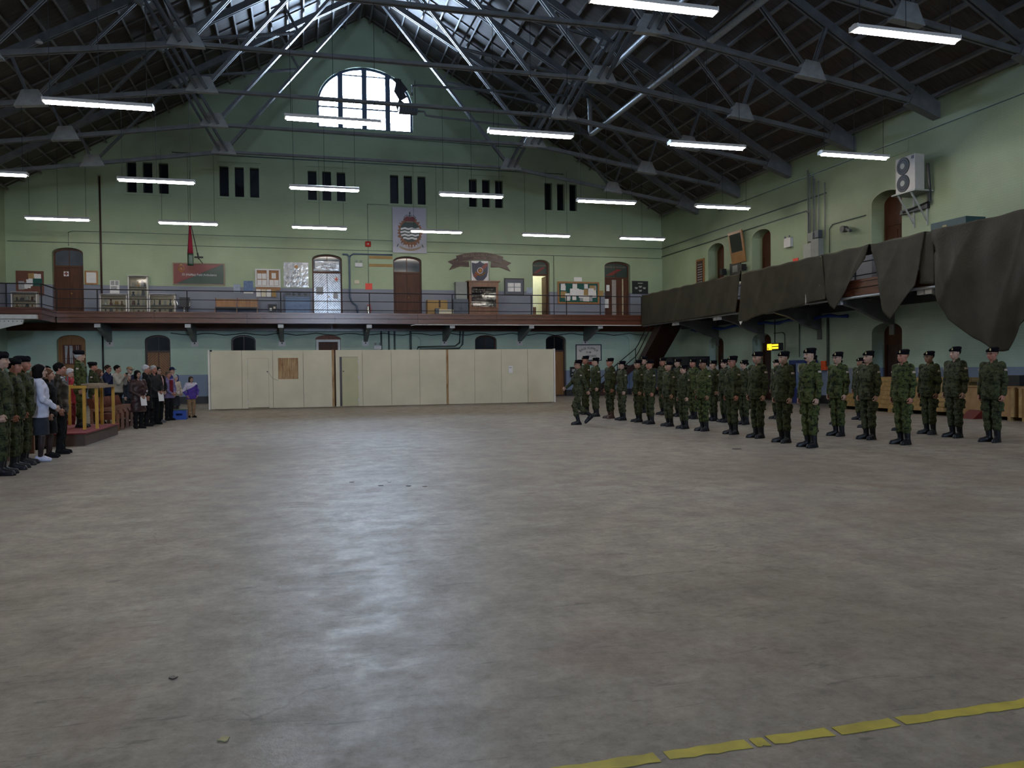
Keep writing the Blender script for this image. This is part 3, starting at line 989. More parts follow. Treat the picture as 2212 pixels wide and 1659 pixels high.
# canvas tarpaulins hung over the right-hand railing
def tarp(top, bottom, mat, label, seed, fold=.05, nu=60, nv=28, swag=0.0):
    """top: (y0, y1); bottom: list of (y, z) from the y0 side to the y1 side"""
    rnd = random.Random(seed)
    ph = [rnd.uniform(0, 6.28) for _ in range(8)]
    L = [0]
    for a, b in zip(bottom, bottom[1:]):
        L.append(L[-1] + math.hypot(b[0] - a[0], b[1] - a[1]))
    def bot(u):
        s = u * L[-1]
        for i in range(len(bottom) - 1):
            if s <= L[i + 1] + 1e-9:
                k = (s - L[i]) / (L[i + 1] - L[i])
                return (bottom[i][0] + (bottom[i + 1][0] - bottom[i][0]) * k, bottom[i][1] + (bottom[i + 1][1] - bottom[i][1]) * k)
        return bottom[-1]
    vs, fs = [], []
    w = abs(top[1] - top[0])
    for j in range(nv + 1):
        v = j / nv
        for i in range(nu + 1):
            u = i / nu
            yt = top[0] + (top[1] - top[0]) * u
            yb, zb = bot(u)
            zt = 5.43 + .015 * math.sin(u * w * 5 + ph[0])
            y = yt + (yb - yt) * v
            z = zt + (zb - zt) * v
            d = 0
            for k, fr in enumerate((2.1, 3.7, 6.3)):
                d += math.sin(u * w * fr + ph[k + 1] + v * (1.5 + k) * math.sin(ph[k])) / (1 + k)
            d += .9 * (1 - abs(math.sin(u * w * 1.9 + 1.4 * v + ph[5]))) ** 3 + .7 * (1 - abs(math.sin(u * w * 1.3 - 2.6 * v + ph[6]))) ** 4
            x = 17.86 - fold * (d * (.25 + .75 * v) + .8) - swag * math.sin(PI * v) * math.sin(PI * u)
            if swag:
                x -= .030 * math.sin(u * 30 - v * 7 + 2.2 * math.sin(v * 4)) * math.sin(PI * min(1, v * 1.2)) + .02 * math.sin(u * 13 + v * 9)
            vs.append((x, y, z))
    n = nu + 1
    for j in range(nv):
        for i in range(nu):
            fs.append((j * n + i, j * n + i + 1, (j + 1) * n + i + 1, (j + 1) * n + i))
    # turn-over at the rail
    b = len(vs)
    for i in range(nu + 1):
        p = vs[i]
        vs.append((18.16, p[1], p[2] + .01))
        vs.append((18.2, p[1], p[2] - .25))
    for i in range(nu):
        fs.append((i + 1, i, b + 2 * i, b + 2 * i + 2))
        fs.append((b + 2 * i + 2, b + 2 * i, b + 2 * i + 1, b + 2 * i + 3))
    m = MB(); m.raw(vs, fs)
    o = m.build('canvas_tarpaulin', mat, None, label, 'tarpaulin', 'canvas hung along the right gallery', smooth=True)
    sd = o.modifiers.new('thickness', 'SOLIDIFY')
    sd.thickness = .012
    return o
tarp((39.7, 29.82), [(39.9, 3.80), (36, 3.78), (33, 3.82), (30.15, 3.84)], M['tarp'], 'olive canvas sheet hung on the gallery rail next to the hall corner', 3, .045)
tarp((29.72, 24.4), [(30.0, 3.44), (29.5, 3.40), (29.0, 3.50), (26.3, 3.72), (24.2, 3.86)], M['tarp'], 'olive canvas sheet second from the corner, with a ragged lower hem', 5)
tarp((25.35, 21.98), [(25.0, 5.0), (24.0, 3.62), (23.75, 3.46), (23.5, 3.66), (22.2, 5.0)], M['tarp'], 'olive canvas flap hanging in a point, left of the wood showing through', 9, .04)
tarp((21.93, 19.6), [(21.85, 5.0), (21.3, 3.2), (21.05, 2.96), (20.6, 3.35), (19.9, 3.9)], M['tarp'], 'olive canvas flap hanging in a long point, below the wall condenser', 11, .05)
tarp((19.85, 19.3), [(19.85, 3.93), (19.26, 3.87)], M['tarp'], 'narrow olive canvas strip left of the great swag', 12, .03, 10, 16)
tarp((19.32, 14.2), [(19.25, 4.4), (19.1, 3.6), (18.7, 2.8), (17.9, 2.24), (16.95, 1.84), (16.75, 1.86), (16.4, 2.5), (15.6, 3.0), (14.4, 3.6)], M['tarp2'], 'large dark olive canvas swag drooping low at the right edge', 15, .07, 90, 60, .16)

for k, (y, z, w_, h_, n_) in enumerate(((29.75, 3.42, .22, -.14, 'below the ragged hem of the second sheet'), (24.5, 3.98, .30, .42, 'between the second sheet and the pointed flap'), (25.3, 3.78, .07, .36, 'near the end of the second sheet'))):
    MB().plate([[(y - w_ / 2, z), (y + w_ / 2, z), (y + .02, z + h_)]], 17.80, 17.83, 'yz').build('white_flap', M['paper'], None, 'small white pointed scrap showing ' + n_, 'scrap')
MB().tube([(20.1, 38.5 - i * .5, 3.50 - .10 * math.sin(i * .7) ** 2) for i in range(26)], [.05 + .04 * math.sin(i * 1.3) ** 2 for i in range(26)], 6).build('blue_sheeting', M['blue_plastic'], None, 'rolled blue plastic sheeting under the right gallery', 'sheeting', smooth=True)

# corner stairs up to the gallery
st = thing('staircase', 'dark red wooden stairs rising to the gallery in the far right corner', 'staircase', (18, 41, 0))
n1 = 8
for i in range(n1):
    x = 16.0 + i * .26
    box(x, x + .30, 41.3, 42.4, .2 * (i + 1) - .04, .2 * (i + 1)).build('tread', M['fascia'], st)
for y in (41.27, 42.42):
    MB().plate([[(15.9, 0), (16.15, 0), (18.1, 1.5), (18.1, 1.72), (17.9, 1.72), (15.9, .2)]], y - .03, y + .03).build('stringer', M['brown_paint'], st)
box(18.1, 19.5, 41.2, 42.45, 1.6, 1.68).build('landing', M['fascia'], st)
for i in range(13):
    y = 41.2 - i * .25
    z = 1.68 + .2 * (i + 1)
    box(18.32, 19.4, y - .28, y, z - .04, z).build('tread', M['fascia'], st)
for x in (18.3, 19.42):
    MB().plate([[(41.35, 1.45), (41.35, 1.95), (38.05, 4.55), (37.7, 4.3), (37.9, 4.0)]], x - .03, x + .03, 'yz').build('stringer', M['brown_paint'], st)
MB().plate([[(41.3, 1.5), (41.3, 1.6), (37.95, 4.2), (37.9, 4.05)]], 18.32, 19.4, 'yz').build('soffit', M['brown_paint'], st)
for z in (.5, .95):
    MB().tube([(15.95, 41.25, z), (18.1, 41.25, 1.66 + z), (18.25, 41.2, 1.9 + z), (18.25, 38.9, 3.7 + z)], .025, 6).build('handrail', M['iron'], st)
for x in (16.0, 17.0, 18.1):
    z = (x - 15.95) * .77
    MB().tube([(x, 41.25, z), (x, 41.25, z + .95)], .022, 6).build('baluster', M['iron'], st)
# ------------------------------------------------------------------ people: smooth surfaces grown from distance fields
class Field:
    def __init__(s, xs, ys, zs):
        s.xs, s.ys, s.zs = [np.asarray(a, dtype=np.float32) for a in (xs, ys, zs)]
        s.f = np.full((len(xs), len(ys), len(zs)), 1.0, dtype=np.float32)
    def sl(s, lo, hi, pad):
        r = []
        for a, l, h in zip((s.xs, s.ys, s.zs), lo, hi):
            i = int(np.searchsorted(a, l - pad)); j = int(np.searchsorted(a, h + pad))
            r.append(slice(max(0, i - 1), min(len(a), j + 1)))
        return tuple(r)
    def grid(s, q):
        return s.xs[q[0]][:, None, None], s.ys[q[1]][None, :, None], s.zs[q[2]][None, None, :]
    def put(s, q, d, k, sub=False):
        g = s.f[q]
        if sub:
            h = np.clip(.5 - .5 * (g + d) / k, 0, 1)
            s.f[q] = g * (1 - h) + (-d) * h + k * h * (1 - h)
        else:
            h = np.clip(.5 + .5 * (d - g) / k, 0, 1)
            s.f[q] = d * (1 - h) + g * h - k * h * (1 - h)
    def cone(s, p, q, r0, r1, k=.02):
        p, q = np.array(p, float), np.array(q, float)
        rm = max(r0, r1)
        w = s.sl(np.minimum(p, q) - rm, np.maximum(p, q) + rm, k + .03)
        x, y, z = s.grid(w)
        v = q - p
        L = float(v @ v) + 1e-9
        t = np.clip(((x - p[0]) * v[0] + (y - p[1]) * v[1] + (z - p[2]) * v[2]) / L, 0, 1)
        d = np.sqrt((x - p[0] - t * v[0]) ** 2 + (y - p[1] - t * v[1]) ** 2 + (z - p[2] - t * v[2]) ** 2) - (r0 + (r1 - r0) * t)
        s.put(w, d, k)
    def ell(s, c, r, k=.02, sub=False, rot=None):
        m = max(r)
        w = s.sl([a - m for a in c], [a + m for a in c], k + .03)
        x, y, z = s.grid(w)
        x, y, z = x - c[0], y - c[1], z - c[2]
        if rot is not None:
            x, y, z = (rot[0][0] * x + rot[0][1] * y + rot[0][2] * z, rot[1][0] * x + rot[1][1] * y + rot[1][2] * z, rot[2][0] * x + rot[2][1] * y + rot[2][2] * z)
        k0 = np.sqrt((x / r[0]) ** 2 + (y / r[1]) ** 2 + (z / r[2]) ** 2) + 1e-6
        k1 = np.sqrt((x / r[0] ** 2) ** 2 + (y / r[1] ** 2) ** 2 + (z / r[2] ** 2) ** 2) + 1e-6
        s.put(w, k0 * (k0 - 1) / k1, k, sub)
    def rbox(s, c, h, rr, k=.02, ang=0.0):
        m = max(h) * 1.5 + rr
        w = s.sl([a - m for a in c], [a + m for a in c], k + .03)
        x, y, z = s.grid(w)
        x, y, z = x - c[0], y - c[1], z - c[2]
        if ang:
            ca, sa = math.cos(ang), math.sin(ang)
            x, y = ca * x + sa * y, -sa * x + ca * y
        a, b, e = np.abs(x) - h[0], np.abs(y) - h[1], np.abs(z) - h[2]
        d = np.sqrt(np.maximum(a, 0) ** 2 + np.maximum(b, 0) ** 2 + np.maximum(e, 0) ** 2) + np.minimum(np.maximum(np.maximum(a, b), e), 0) - rr
        s.put(w, d, k)
    def loft(s, prof, k=.02, p=2.4):
        pr = np.array(prof, float)
        z0, z1 = pr[0, 0], pr[-1, 0]
        m = pr[:, 1:3].max()
        w = s.sl([-m, -m, z0], [m, m, z1], k + .05)
        x, y, z = s.grid(w)
        a = np.interp(z, pr[:, 0], pr[:, 1]); b = np.interp(z, pr[:, 0], pr[:, 2]); c = np.interp(z, pr[:, 0], pr[:, 3])
        d = ((np.abs(x) / a) ** p + (np.abs(y - c) / b) ** p) ** (1 / p)
        d = (d - 1) * np.minimum(a, b)
        d = np.maximum(np.maximum(d, z0 - z), z - z1)
        s.put(w, d, k)
    def cut_below(s, z0):
        s.f = np.maximum(s.f, (z0 - s.zs)[None, None, :])
    def cut_above(s, z1):
        s.f = np.maximum(s.f, (s.zs - z1)[None, None, :])
    def wrinkle(s, amp, seed, fx=26., fz=34.):
        r = np.random.RandomState(seed)
        x, y, z = s.xs[:, None, None], s.ys[None, :, None], s.zs[None, None, :]
        for i in range(5):
            a, b, c, ph = r.uniform(-fx, fx), r.uniform(-fx, fx), r.uniform(.5 * fz, 1.6 * fz), r.uniform(0, 6.28)
            s.f = s.f + (amp * .55 * np.sin(a * x + b * y + c * z + ph + 1.3 * np.sin(b * x - a * y + ph))).astype(np.float32)
    def mesh(s, name):
        f = s.f
        f[0], f[-1] = 1, 1
        f[:, 0], f[:, -1] = 1, 1
        f[:, :, 0], f[:, :, -1] = 1, 1
        ins = f < 0
        nx, ny, nz = f.shape
        cnt = np.zeros((nx - 1, ny - 1, nz - 1), np.int8)
        for i in (0, 1):
            for j in (0, 1):
                for k in (0, 1):
                    cnt += ins[i:nx - 1 + i, j:ny - 1 + j, k:nz - 1 + k]
        act = (cnt > 0) & (cnt < 8)
        I, J, K = np.nonzero(act)
        idx = np.full(act.shape, -1, np.int64)
        idx[I, J, K] = np.arange(len(I))
        acc = np.zeros((len(I), 3)); num = np.zeros(len(I))
        C = [(0, 0, 0), (1, 0, 0), (0, 1, 0), (1, 1, 0), (0, 0, 1), (1, 0, 1), (0, 1, 1), (1, 1, 1)]
        for a in range(8):
            for ax in range(3):
                if C[a][ax]: continue
                c2 = list(C[a]); c2[ax] = 1
                fa = f[I + C[a][0], J + C[a][1], K + C[a][2]]; fb = f[I + c2[0], J + c2[1], K + c2[2]]
                q = (fa < 0) != (fb < 0)
                t = np.where(q, fa / np.where(q, fa - fb, 1), 0)
                P = np.stack([s.xs[I + C[a][0]], s.ys[J + C[a][1]], s.zs[K + C[a][2]]], 1).astype(float)
                Q = np.stack([s.xs[I + c2[0]], s.ys[J + c2[1]], s.zs[K + c2[2]]], 1)
                acc += np.where(q[:, None], P + (Q - P) * t[:, None], 0)
                num += q
        V = acc / np.maximum(num, 1)[:, None]
        faces = []
        for ax in range(3):
            sh = [slice(None)] * 3
            lo = [slice(1, n - 1) for n in (nx, ny, nz)]
            lo[ax] = slice(0, (nx, ny, nz)[ax] - 1)
            hi = list(lo); hi[ax] = slice(1, (nx, ny, nz)[ax])
            a, b = ins[tuple(lo)], ins[tuple(hi)]
            ch = a != b
            i, j, k = np.nonzero(ch)
            off = [1, 1, 1]; off[ax] = 0
            g = np.stack([i + off[0], j + off[1], k + off[2]], 1)
            u, v = [(1, 2), (2, 0), (0, 1)][ax]
            def cell(du, dv):
                q = g.copy(); q[:, u] -= du; q[:, v] -= dv
                return idx[q[:, 0], q[:, 1], q[:, 2]]
            q = np.stack([cell(1, 1), cell(0, 1), cell(0, 0), cell(1, 0)], 1)
            fl = ~a[i, j, k]
            q[fl] = q[fl][:, ::-1]
            faces.append(q)
        Fc = np.concatenate(faces)
        Fc = Fc[(Fc >= 0).all(1)]
        me = bpy.data.meshes.new(name)
        me.vertices.add(len(V)); me.vertices.foreach_set('co', V.astype(np.float32).ravel())
        me.loops.add(Fc.size); me.loops.foreach_set('vertex_index', Fc.ravel().astype(np.int32))
        me.polygons.add(len(Fc))
        me.polygons.foreach_set('loop_start', np.arange(0, Fc.size, 4, dtype=np.int32))
        me.polygons.foreach_set('use_smooth', np.ones(len(Fc), bool))
        me.update(calc_edges=True)
        me.validate()
        return me, V

def axis(*segs):
    """non-uniform sampling: (end, step) pieces after a start value"""
    a = [segs[0]]
    for end, st in segs[1:]:
        n = max(1, int(round((end - a[-1]) / st)))
        a += list(np.linspace(a[-1], end, n + 1)[1:])
    return np.array(a)

def V3(*a): return np.array(a, float)

def pose(kind):
    """joint positions of a 1.75 m figure facing +y; index 0 = its left (-x), 1 = its right (+x)"""
    P = dict(sh=[V3(-.178, -.005, 1.43), V3(.178, -.005, 1.43)], el=[V3(-.235, -.02, 1.13), V3(.235, -.02, 1.13)],
             wr=[V3(-.235, .03, .885), V3(.235, .03, .885)], hip=[V3(-.09, 0, .90), V3(.09, 0, .90)],
             kn=[V3(-.09, .012, .49), V3(.09, .012, .49)], an=[V3(-.085, -.02, .09), V3(.085, -.02, .09)],
             toe=[(-.32, 1), (.32, 1)], curl=1.1, foot=[0, 0], palm=None)
    if kind == 'march':
        P['el'] = [V3(-.24, -.12, 1.16), V3(.235, .10, 1.15)]
        P['wr'] = [V3(-.235, -.20, .93), V3(.215, .29, 1.01)]
        P['kn'] = [V3(-.09, .14, .52), V3(.09, -.02, .49)]
        P['an'] = [V3(-.085, .03, .09), V3(.085, -.36, .24)]
        P['toe'] = [(-.05, 1), (.05, 1)]
        P['foot'] = [0, -.7]
    elif kind == 'front':      # hands held together in front
        P['el'] = [V3(-.245, .03, 1.14), V3(.245, .03, 1.14)]
        P['wr'] = [V3(-.085, .215, .985), V3(.075, .225, .975)]
        P['curl'] = .7
    elif kind == 'camera':     # hands raised, holding a small camera before the face
        P['el'] = [V3(-.245, .12, 1.19), V3(.245, .12, 1.19)]
        P['wr'] = [V3(-.095, .225, 1.40), V3(.095, .225, 1.40)]
        P['curl'] = .8
    elif kind == 'pocket':
        P['el'] = [V3(-.29, -.05, 1.15), V3(.29, -.05, 1.15)]
        P['wr'] = [V3(-.22, .07, .95), V3(.22, .07, .95)]
        P['curl'] = .6
    elif kind == 'side':
        P['curl'] = .45
        P['toe'] = [(-.2, 1), (.2, 1)]
    return P

def hand(F, P, i):
    wr, el = P['wr'][i], P['el'][i]
    sg = -1 if i == 0 else 1
    d = wr - el
    d = d / np.linalg.norm(d)
    inn = V3(-sg, 0, 0)
    n = inn - d * (inn @ d)
    n = n / np.linalg.norm(n)            # palm normal, towards the body
    s = np.cross(d, n) * sg              # thumb side
    if s[1] < 0 and abs(d[2]) > .5: s = -s
    if abs(d[2]) <= .5 and s[2] < 0: s = -s
    k = .004
    c = P['curl']
    F.cone(wr - d * .03, wr + d * .03, .027, .026, .012)
    for o in (-.027, -.009, .009, .027):
        F.cone(wr + d * .015 + s * o * .7, wr + d * .085 + s * o, .014, .0125, .008)
    for o, L in ((.03, .068), (.0105, .076), (-.0105, .070), (-.03, .056)):
        p = wr + d * .09 + s * o
        a = 0.0
        for j, (q, r) in enumerate(((.45, .0088), (.32, .0082), (.25, .0075))):
            a += c * (.55 if j == 0 else .85)
            v = d * math.cos(a) + n * math.sin(a)
            e = p + v * L * q
            F.cone(p, e, r, r * .93, k)
            p = e
    p = wr + d * .028 + s * .026 + n * .008
    e = p + (d * .6 + s * .62 + n * .25) * .036
    F.cone(p, e, .013, .0105, .008)
    e2 = e + (d * .93 + s * .12 + n * .42 * min(1, c)) * .034
    F.cone(e, e2, .0105, .0085, k)

def head(F, tilt=0, fem=False):
    w = .93 if fem else 1.0
    F.ell((0, -.012, 1.665), (.074 * w, .094, .090), .01)
    F.ell((0, .025, 1.625), (.064 * w, .066, .085), .03)
    F.ell((0, .030, 1.580), (.053 * w, .060, .050), .03)
    F.ell((0, .070, 1.548), (.024 * w, .020, .018), .022)           # chin
    for sg in (-1, 1):
        F.cone((sg * .012, .087, 1.655), (sg * .045, .072, 1.657), .011, .009, .012)     # brow
        F.ell((sg * .043, .060, 1.605), (.020, .020, .018), .018)   # cheek
        F.ell((sg * .031, .096, 1.640), (.017, .014, .011), .010, sub=True)
        F.ell((sg * .031, .0775, 1.640), (.012, .012, .0105), .002)
        F.ell((sg * .076 * w, -.008, 1.630), (.010, .018, .031), .006, rot=((math.cos(.3), -sg * math.sin(.3), 0), (sg * math.sin(.3), math.cos(.3), 0), (0, 0, 1)))
    F.cone((0, .089, 1.642), (0, .1075, 1.604), .0095, .0140, .010)  # nose
    for sg in (-1, 1):
        F.ell((sg * .012, .099, 1.599), (.009, .010, .008), .006)
    F.ell((0, .090, 1.572), (.024, .009, .0065), .006)              # lips
    F.ell((0, .088, 1.562), (.020, .009, .0065), .006)
    F.cone((0, -.028, 1.44), (0, -.012, 1.57), .058 * w, .052 * w, .03)

_cache = {}
def body_mesh(kind, build, fem=False, legs=False):
    """the figure itself, one continuous skin from crown to feet"""
    key = ('body', kind, build, fem)
    if key in _cache: return _cache[key]
    P = pose(kind)
    wide = .36
    xs = axis(-wide, (-.29, .010), (-.17, .0055), (-.105, .010), (.105, .0055), (.17, .010), (.29, .0055), (wide, .010))
    ylo, yhi = -.30 if kind == 'march' else -.20, .42 if kind in ('march', 'camera', 'front') else .24
    if kind == 'march': ylo = -.52
    ys = axis(ylo, (-.11, .011), (.13, .0055), (yhi, .007))
    if kind in ('front', 'march', 'pocket'): zs = axis(-.02, (.82, .016), (1.09, .0055), (1.49, .013), (1.77, .0052))
    elif kind == 'camera': zs = axis(-.02, (1.32, .016), (1.77, .0055))
    else: zs = axis(-.02, (.70, .016), (.90, .0055), (1.49, .013), (1.77, .0052))
    F = Field(xs, ys, zs)
    b = build
    F.loft([(.82, .13 * b, .09, 0), (.95, .135 * b, .09, 0), (1.08, .12 * b, .085, 0), (1.28, .14 * b, .095, .005), (1.38, .13 * b, .085, 0), (1.45, .07, .06, -.015)], .03)
    for i in (0, 1):
        sg = -1 if i == 0 else 1
        F.cone((sg * .05, -.01, 1.42), P['sh'][i], .05, .045, .03)
        F.cone(P['sh'][i], P['el'][i], .042, .034, .03)
        F.cone(P['el'][i], P['wr'][i], .034, .024, .015)
        F.cone(P['hip'][i], P['kn'][i], .07, .048, .03)
        F.cone(P['kn'][i], P['an'][i], .047, .033, .02)
        a = P['an'][i]
        tx, ty = P['toe'][i]
        n = math.hypot(tx, ty)
        if not P['foot'][i]: F.cone(a + V3(0, -.02, -.045), a + V3(tx / n * .13, ty / n * .13, -.055), .034, .026, .02)
        hand(F, P, i)
    head(F, fem=fem)
    me, V = F.mesh('figure')
    # marks used by the skin material: red = lips, green = brows, blue = eyes
    col = np.zeros((len(V), 4), np.float32); col[:, 3] = 1
    x, y, z = V[:, 0], V[:, 1], V[:, 2]
    col[:, 0] = ((((x) / .026) ** 2 + ((z - 1.567) / .011) ** 2) < 1) & (y > .08)
    bz = 1.659 - .25 * np.abs(np.abs(x) - .03)
    col[:, 1] = (np.abs(np.abs(x) - .031) < .021) & (np.abs(z - bz) < .0055) & (y > .06)
    col[:, 2] = (((np.abs(x) - .031) / .0115) ** 2 + ((z - 1.640) / .0065) ** 2 < 1) & (y > .06)
    at = me.attributes.new('mark', 'FLOAT_COLOR', 'POINT')
    at.data.foreach_set('color', col.ravel())
    me.materials.append(None)
    _cache[key] = me
    return me

def cloth_mesh(part, kind, build, variant='', seed=1):
    key = (part, kind, build, variant, seed)
    if key in _cache: return _cache[key]
    P = pose(kind)
    b = build
    yhi = .42 if kind in ('march', 'camera', 'front') else .26
    st = .0105
    yoke = part == 'yoke'
    if yoke: part = 'jacket'
    if part in ('jacket', 'coat', 'sweater'):
        zlo = {'jacket': .74, 'coat': .42, 'sweater': .84}[part]
        F = Field(np.arange(-.40, .401, st), np.arange(-.30, yhi, st), np.arange(zlo, 1.56, st))
        fl = {'jacket': [(.795, .188 * b, .132, .0), (.90, .182 * b, .130, .0)], 'coat': [(.50, .215 * b, .17, 0), (.75, .195 * b, .145, 0), (.90, .185 * b, .132, 0)],
              'sweater': [(.90, .176 * b, .124, .0), (.96, .178 * b, .126, 0)]}[part]
        if variant == 'long': fl = [(.47, .21 * b, .16, 0), (.75, .195 * b, .145, 0), (.90, .185 * b, .132, 0)]
        F.loft(fl + [(1.05, .166 * b, .122, .004), (1.18, .172 * b, .126, .01), (1.30, .180 * b, .128, .010), (1.38, .168 * b, .112, .0), (1.44, .115, .088, -.012), (1.475, .078, .074, -.015)], .02)
        for i in (0, 1):
            sg = -1 if i == 0 else 1
            F.cone((sg * .06, -.012, 1.432), P['sh'][i] + V3(0, 0, -.008), .056, .062, .03)
            F.cone(P['sh'][i], P['el'][i], .068, .057, .03)
            F.cone(P['el'][i], P['wr'][i] - (P['wr'][i] - P['el'][i]) * .05, .057, .043, .02)
            F.ell(tuple(P['el'][i]), (.06, .06, .06), .02)
        # collar
        F.cone((0, -.034, 1.468), (0, -.030, 1.497), .072, .068, .012)
        F.ell((0, .055, 1.50), (.035, .05, .045), .015, sub=True)
        if part == 'jacket' and variant != 'plain':
            for sg in (-1, 1):
                F.rbox((sg * .075, .116, 1.21), (.042, .010, .050), .006, .008, sg * -.25)
                F.rbox((sg * .095, .122, .93), (.05, .012, .06), .006, .008, sg * -.3)
            F.rbox((0, .128, 1.12), (.016, .010, .28), .004, .008)
        F.wrinkle(.0048, seed)
        F.cut_below(fl[0][0])
        if yoke:
            F.f = F.f - .007
            F.f = np.maximum(F.f, (1.30 - F.zs[None, None, :] - .55 * F.xs[:, None, None]).astype(np.float32))
    elif part == 'trousers':
        F = Field(np.arange(-.30, .301, st), np.arange(-.50 if kind == 'march' else -.24, .30, st), np.arange(.02, 1.02, st))
        F.loft([(.80, .156 * b, .112, 0), (.90, .154 * b, .108, 0), (.98, .138 * b, .098, 0)], .03)
        low = .20 if variant == 'bloused' else .03
        for i in (0, 1):
            sg = -1 if i == 0 else 1
            kn, an = P['kn'][i], P['an'][i]
            F.cone(P['hip'][i] - V3(0, 0, .02), kn, .086 * b, .074, .03)
            if variant == 'bloused':
                e = an + (kn - an) * .42
                F.cone(kn, e, .076, .070, .02)
                F.ell(tuple(e + (kn - e) * .12), (.078, .080, .06), .02)
                F.rbox(tuple((P['hip'][i] + kn) / 2 + V3(sg * .082, 0, -.03)), (.012, .06, .08), .008, .012)
            else:
                F.cone(kn, an + V3(0, 0, -.03), .074, .066, .02)
        F.wrinkle(.0050, seed + 3)
        if variant != 'bloused': F.cut_below(.035)
    elif part == 'skirt':
        F = Field(np.arange(-.30, .301, st), np.arange(-.24, .25, st), np.arange(.40, 1.04, st))
        F.loft([(.47, .178, .132, 0), (.68, .176, .130, 0), (.80, .160, .114, 0), (.90, .145, .10, 0), (.98, .135, .092, 0)], .02, 2.2)
        F.wrinkle(.003, seed, 40, 8)
        F.cut_below(.48)
    _cache[key] = F.mesh(part)[0]
    _cache[key].materials.append(None)
    return _cache[key]

def shoe_mesh(kind, i, style, seed=0):
    key = ('shoe', kind, i, style)
    if key in _cache: return _cache[key]
    P = pose(kind)
    a, kn = P['an'][i], P['kn'][i]
    ft = P['foot'][i]
    tx, ty = P['toe'][i]
    n = math.hypot(tx, ty); tx, ty = tx / n, ty / n
    cp, spn = math.cos(ft), math.sin(ft)
    def loc(fwd, side, up):
        return a + V3(tx * fwd * cp + ty * side, ty * fwd * cp - tx * side, up + fwd * spn)
    st = .009
    F = Field(np.arange(a[0] - .22, a[0] + .22, st), np.arange(a[1] - .24, a[1] + .28, st), np.arange(-.02, .52, st))
    if style == 'boot':
        F.cone(loc(-.005, 0, 0), a + (kn - a) * .60, .050, .062, .02)
        F.cone(loc(-.035, 0, -.040), loc(.045, 0, -.035), .046, .050, .02)
        F.cone(loc(.045, 0, -.035), loc(.165, .0, -.050), .048, .036, .02)
        F.cone(loc(-.06, 0, -.078), loc(.17, 0, -.078), .042, .042, .008)
        if not ft: F.cut_below(0.0)
    elif style == 'heel':
        F.cone(loc(-.05, 0, -.03), loc(.05, 0, -.045), .044, .046, .01)
        F.cone(loc(.05, 0, -.045), loc(.165, 0, -.068), .046, .022, .015)
        F.cone(loc(-.055, 0, -.01), loc(-.062, 0, -.086), .018, .009, .01)
        F.cut_below(0.0)
    else:
        F.cone(loc(-.035, 0, -.035), loc(.04, 0, -.035), .042, .045, .02)
        F.cone(loc(.04, 0, -.038), loc(.15, .0, -.052), .044, .032, .02)
        F.cone(loc(-.055, 0, -.080), loc(.155, 0, -.080), .036, .036, .008)
        F.cut_below(0.0)
    _cache[key] = F.mesh('shoe')[0]
    _cache[key].materials.append(None)
    return _cache[key]

def hat_mesh(style):
    key = ('hat', style)
    if key in _cache: return _cache[key]
    st = .0075
    F = Field(np.arange(-.17, .171, st), np.arange(-.19, .20, st), np.arange(1.60, 1.84, st))
    if style == 'beret':
        F.loft([(1.668, .0845, .104, -.009), (1.685, .088, .108, -.009), (1.715, .082, .100, -.010)], .012, 2.1)
        a, e = .24, -.17
        ry = np.array(((math.cos(a), 0, -math.sin(a)), (0, 1, 0), (math.sin(a), 0, math.cos(a))))
        rx = np.array(((1, 0, 0), (0, math.cos(e), math.sin(e)), (0, -math.sin(e), math.cos(e))))
        F.ell((.016, -.020, 1.716), (.108, .123, .046), .02, rot=(ry @ rx).tolist())
        F.ell((0, -.012, 1.680), (.080, .100, .088), .012)
        F.ell((-.026, .062, 1.728), (.040, .036, .036), .03)
        F.cut_below(1.668)
    elif style == 'cap':
        F.ell((0, -.008, 1.69), (.088, .108, .085), .01)
        F.cut_below(1.675)
        F.rbox((0, .125, 1.685), (.055, .045, .002), .006, .02)
    _cache[key] = F.mesh('hat')[0]
    _cache[key].materials.append(None)
    return _cache[key]

def hair_mesh(style):
    key = ('hair', style)
    if key in _cache: return _cache[key]
    st = .008
    F = Field(np.arange(-.16, .161, st), np.arange(-.20, .17, st), np.arange(1.30, 1.80, st))
    if style in ('short', 'crop', 'thin'):
        g = {'short': .010, 'crop': .004, 'thin': .004}[style]
        F.ell((0, -.016, 1.668), (.074 + g, .094 + g, .089 + g), .01)
        F.ell((0, .12, 1.60), (.10, .085, .095), .015, sub=True)
        F.ell((0, .035, 1.555), (.12, .07, .075), .01, sub=True)
        F.cut_below(1.575)
        if style == 'thin': F.cut_above(1.705)
    elif style == 'bob':
        F.ell((0, -.018, 1.665), (.094, .112, .105), .02)
        F.ell((0, -.035, 1.57), (.100, .092, .085), .03)
        F.ell((0, .115, 1.60), (.072, .085, .105), .02, sub=True)
        F.cut_below(1.485)
    elif style == 'long':
        F.ell((0, -.018, 1.665), (.090, .110, .102), .02)
        F.cone((0, -.045, 1.62), (0, -.07, 1.38), .085, .075, .04)
        F.ell((0, .12, 1.59), (.070, .09, .12), .02, sub=True)
    elif style == 'bun':
        F.ell((0, -.016, 1.668), (.083, .103, .098), .01)
        F.ell((0, -.13, 1.66), (.038, .036, .036), .015)
        F.ell((0, .12, 1.60), (.10, .085, .095), .015, sub=True)
        F.ell((0, .035, 1.55), (.12, .07, .065), .01, sub=True)
        F.cut_below(1.58)
    F.wrinkle(.003, 4, 60, 40)
    _cache[key] = F.mesh('hair')[0]
    _cache[key].materials.append(None)
    return _cache[key]

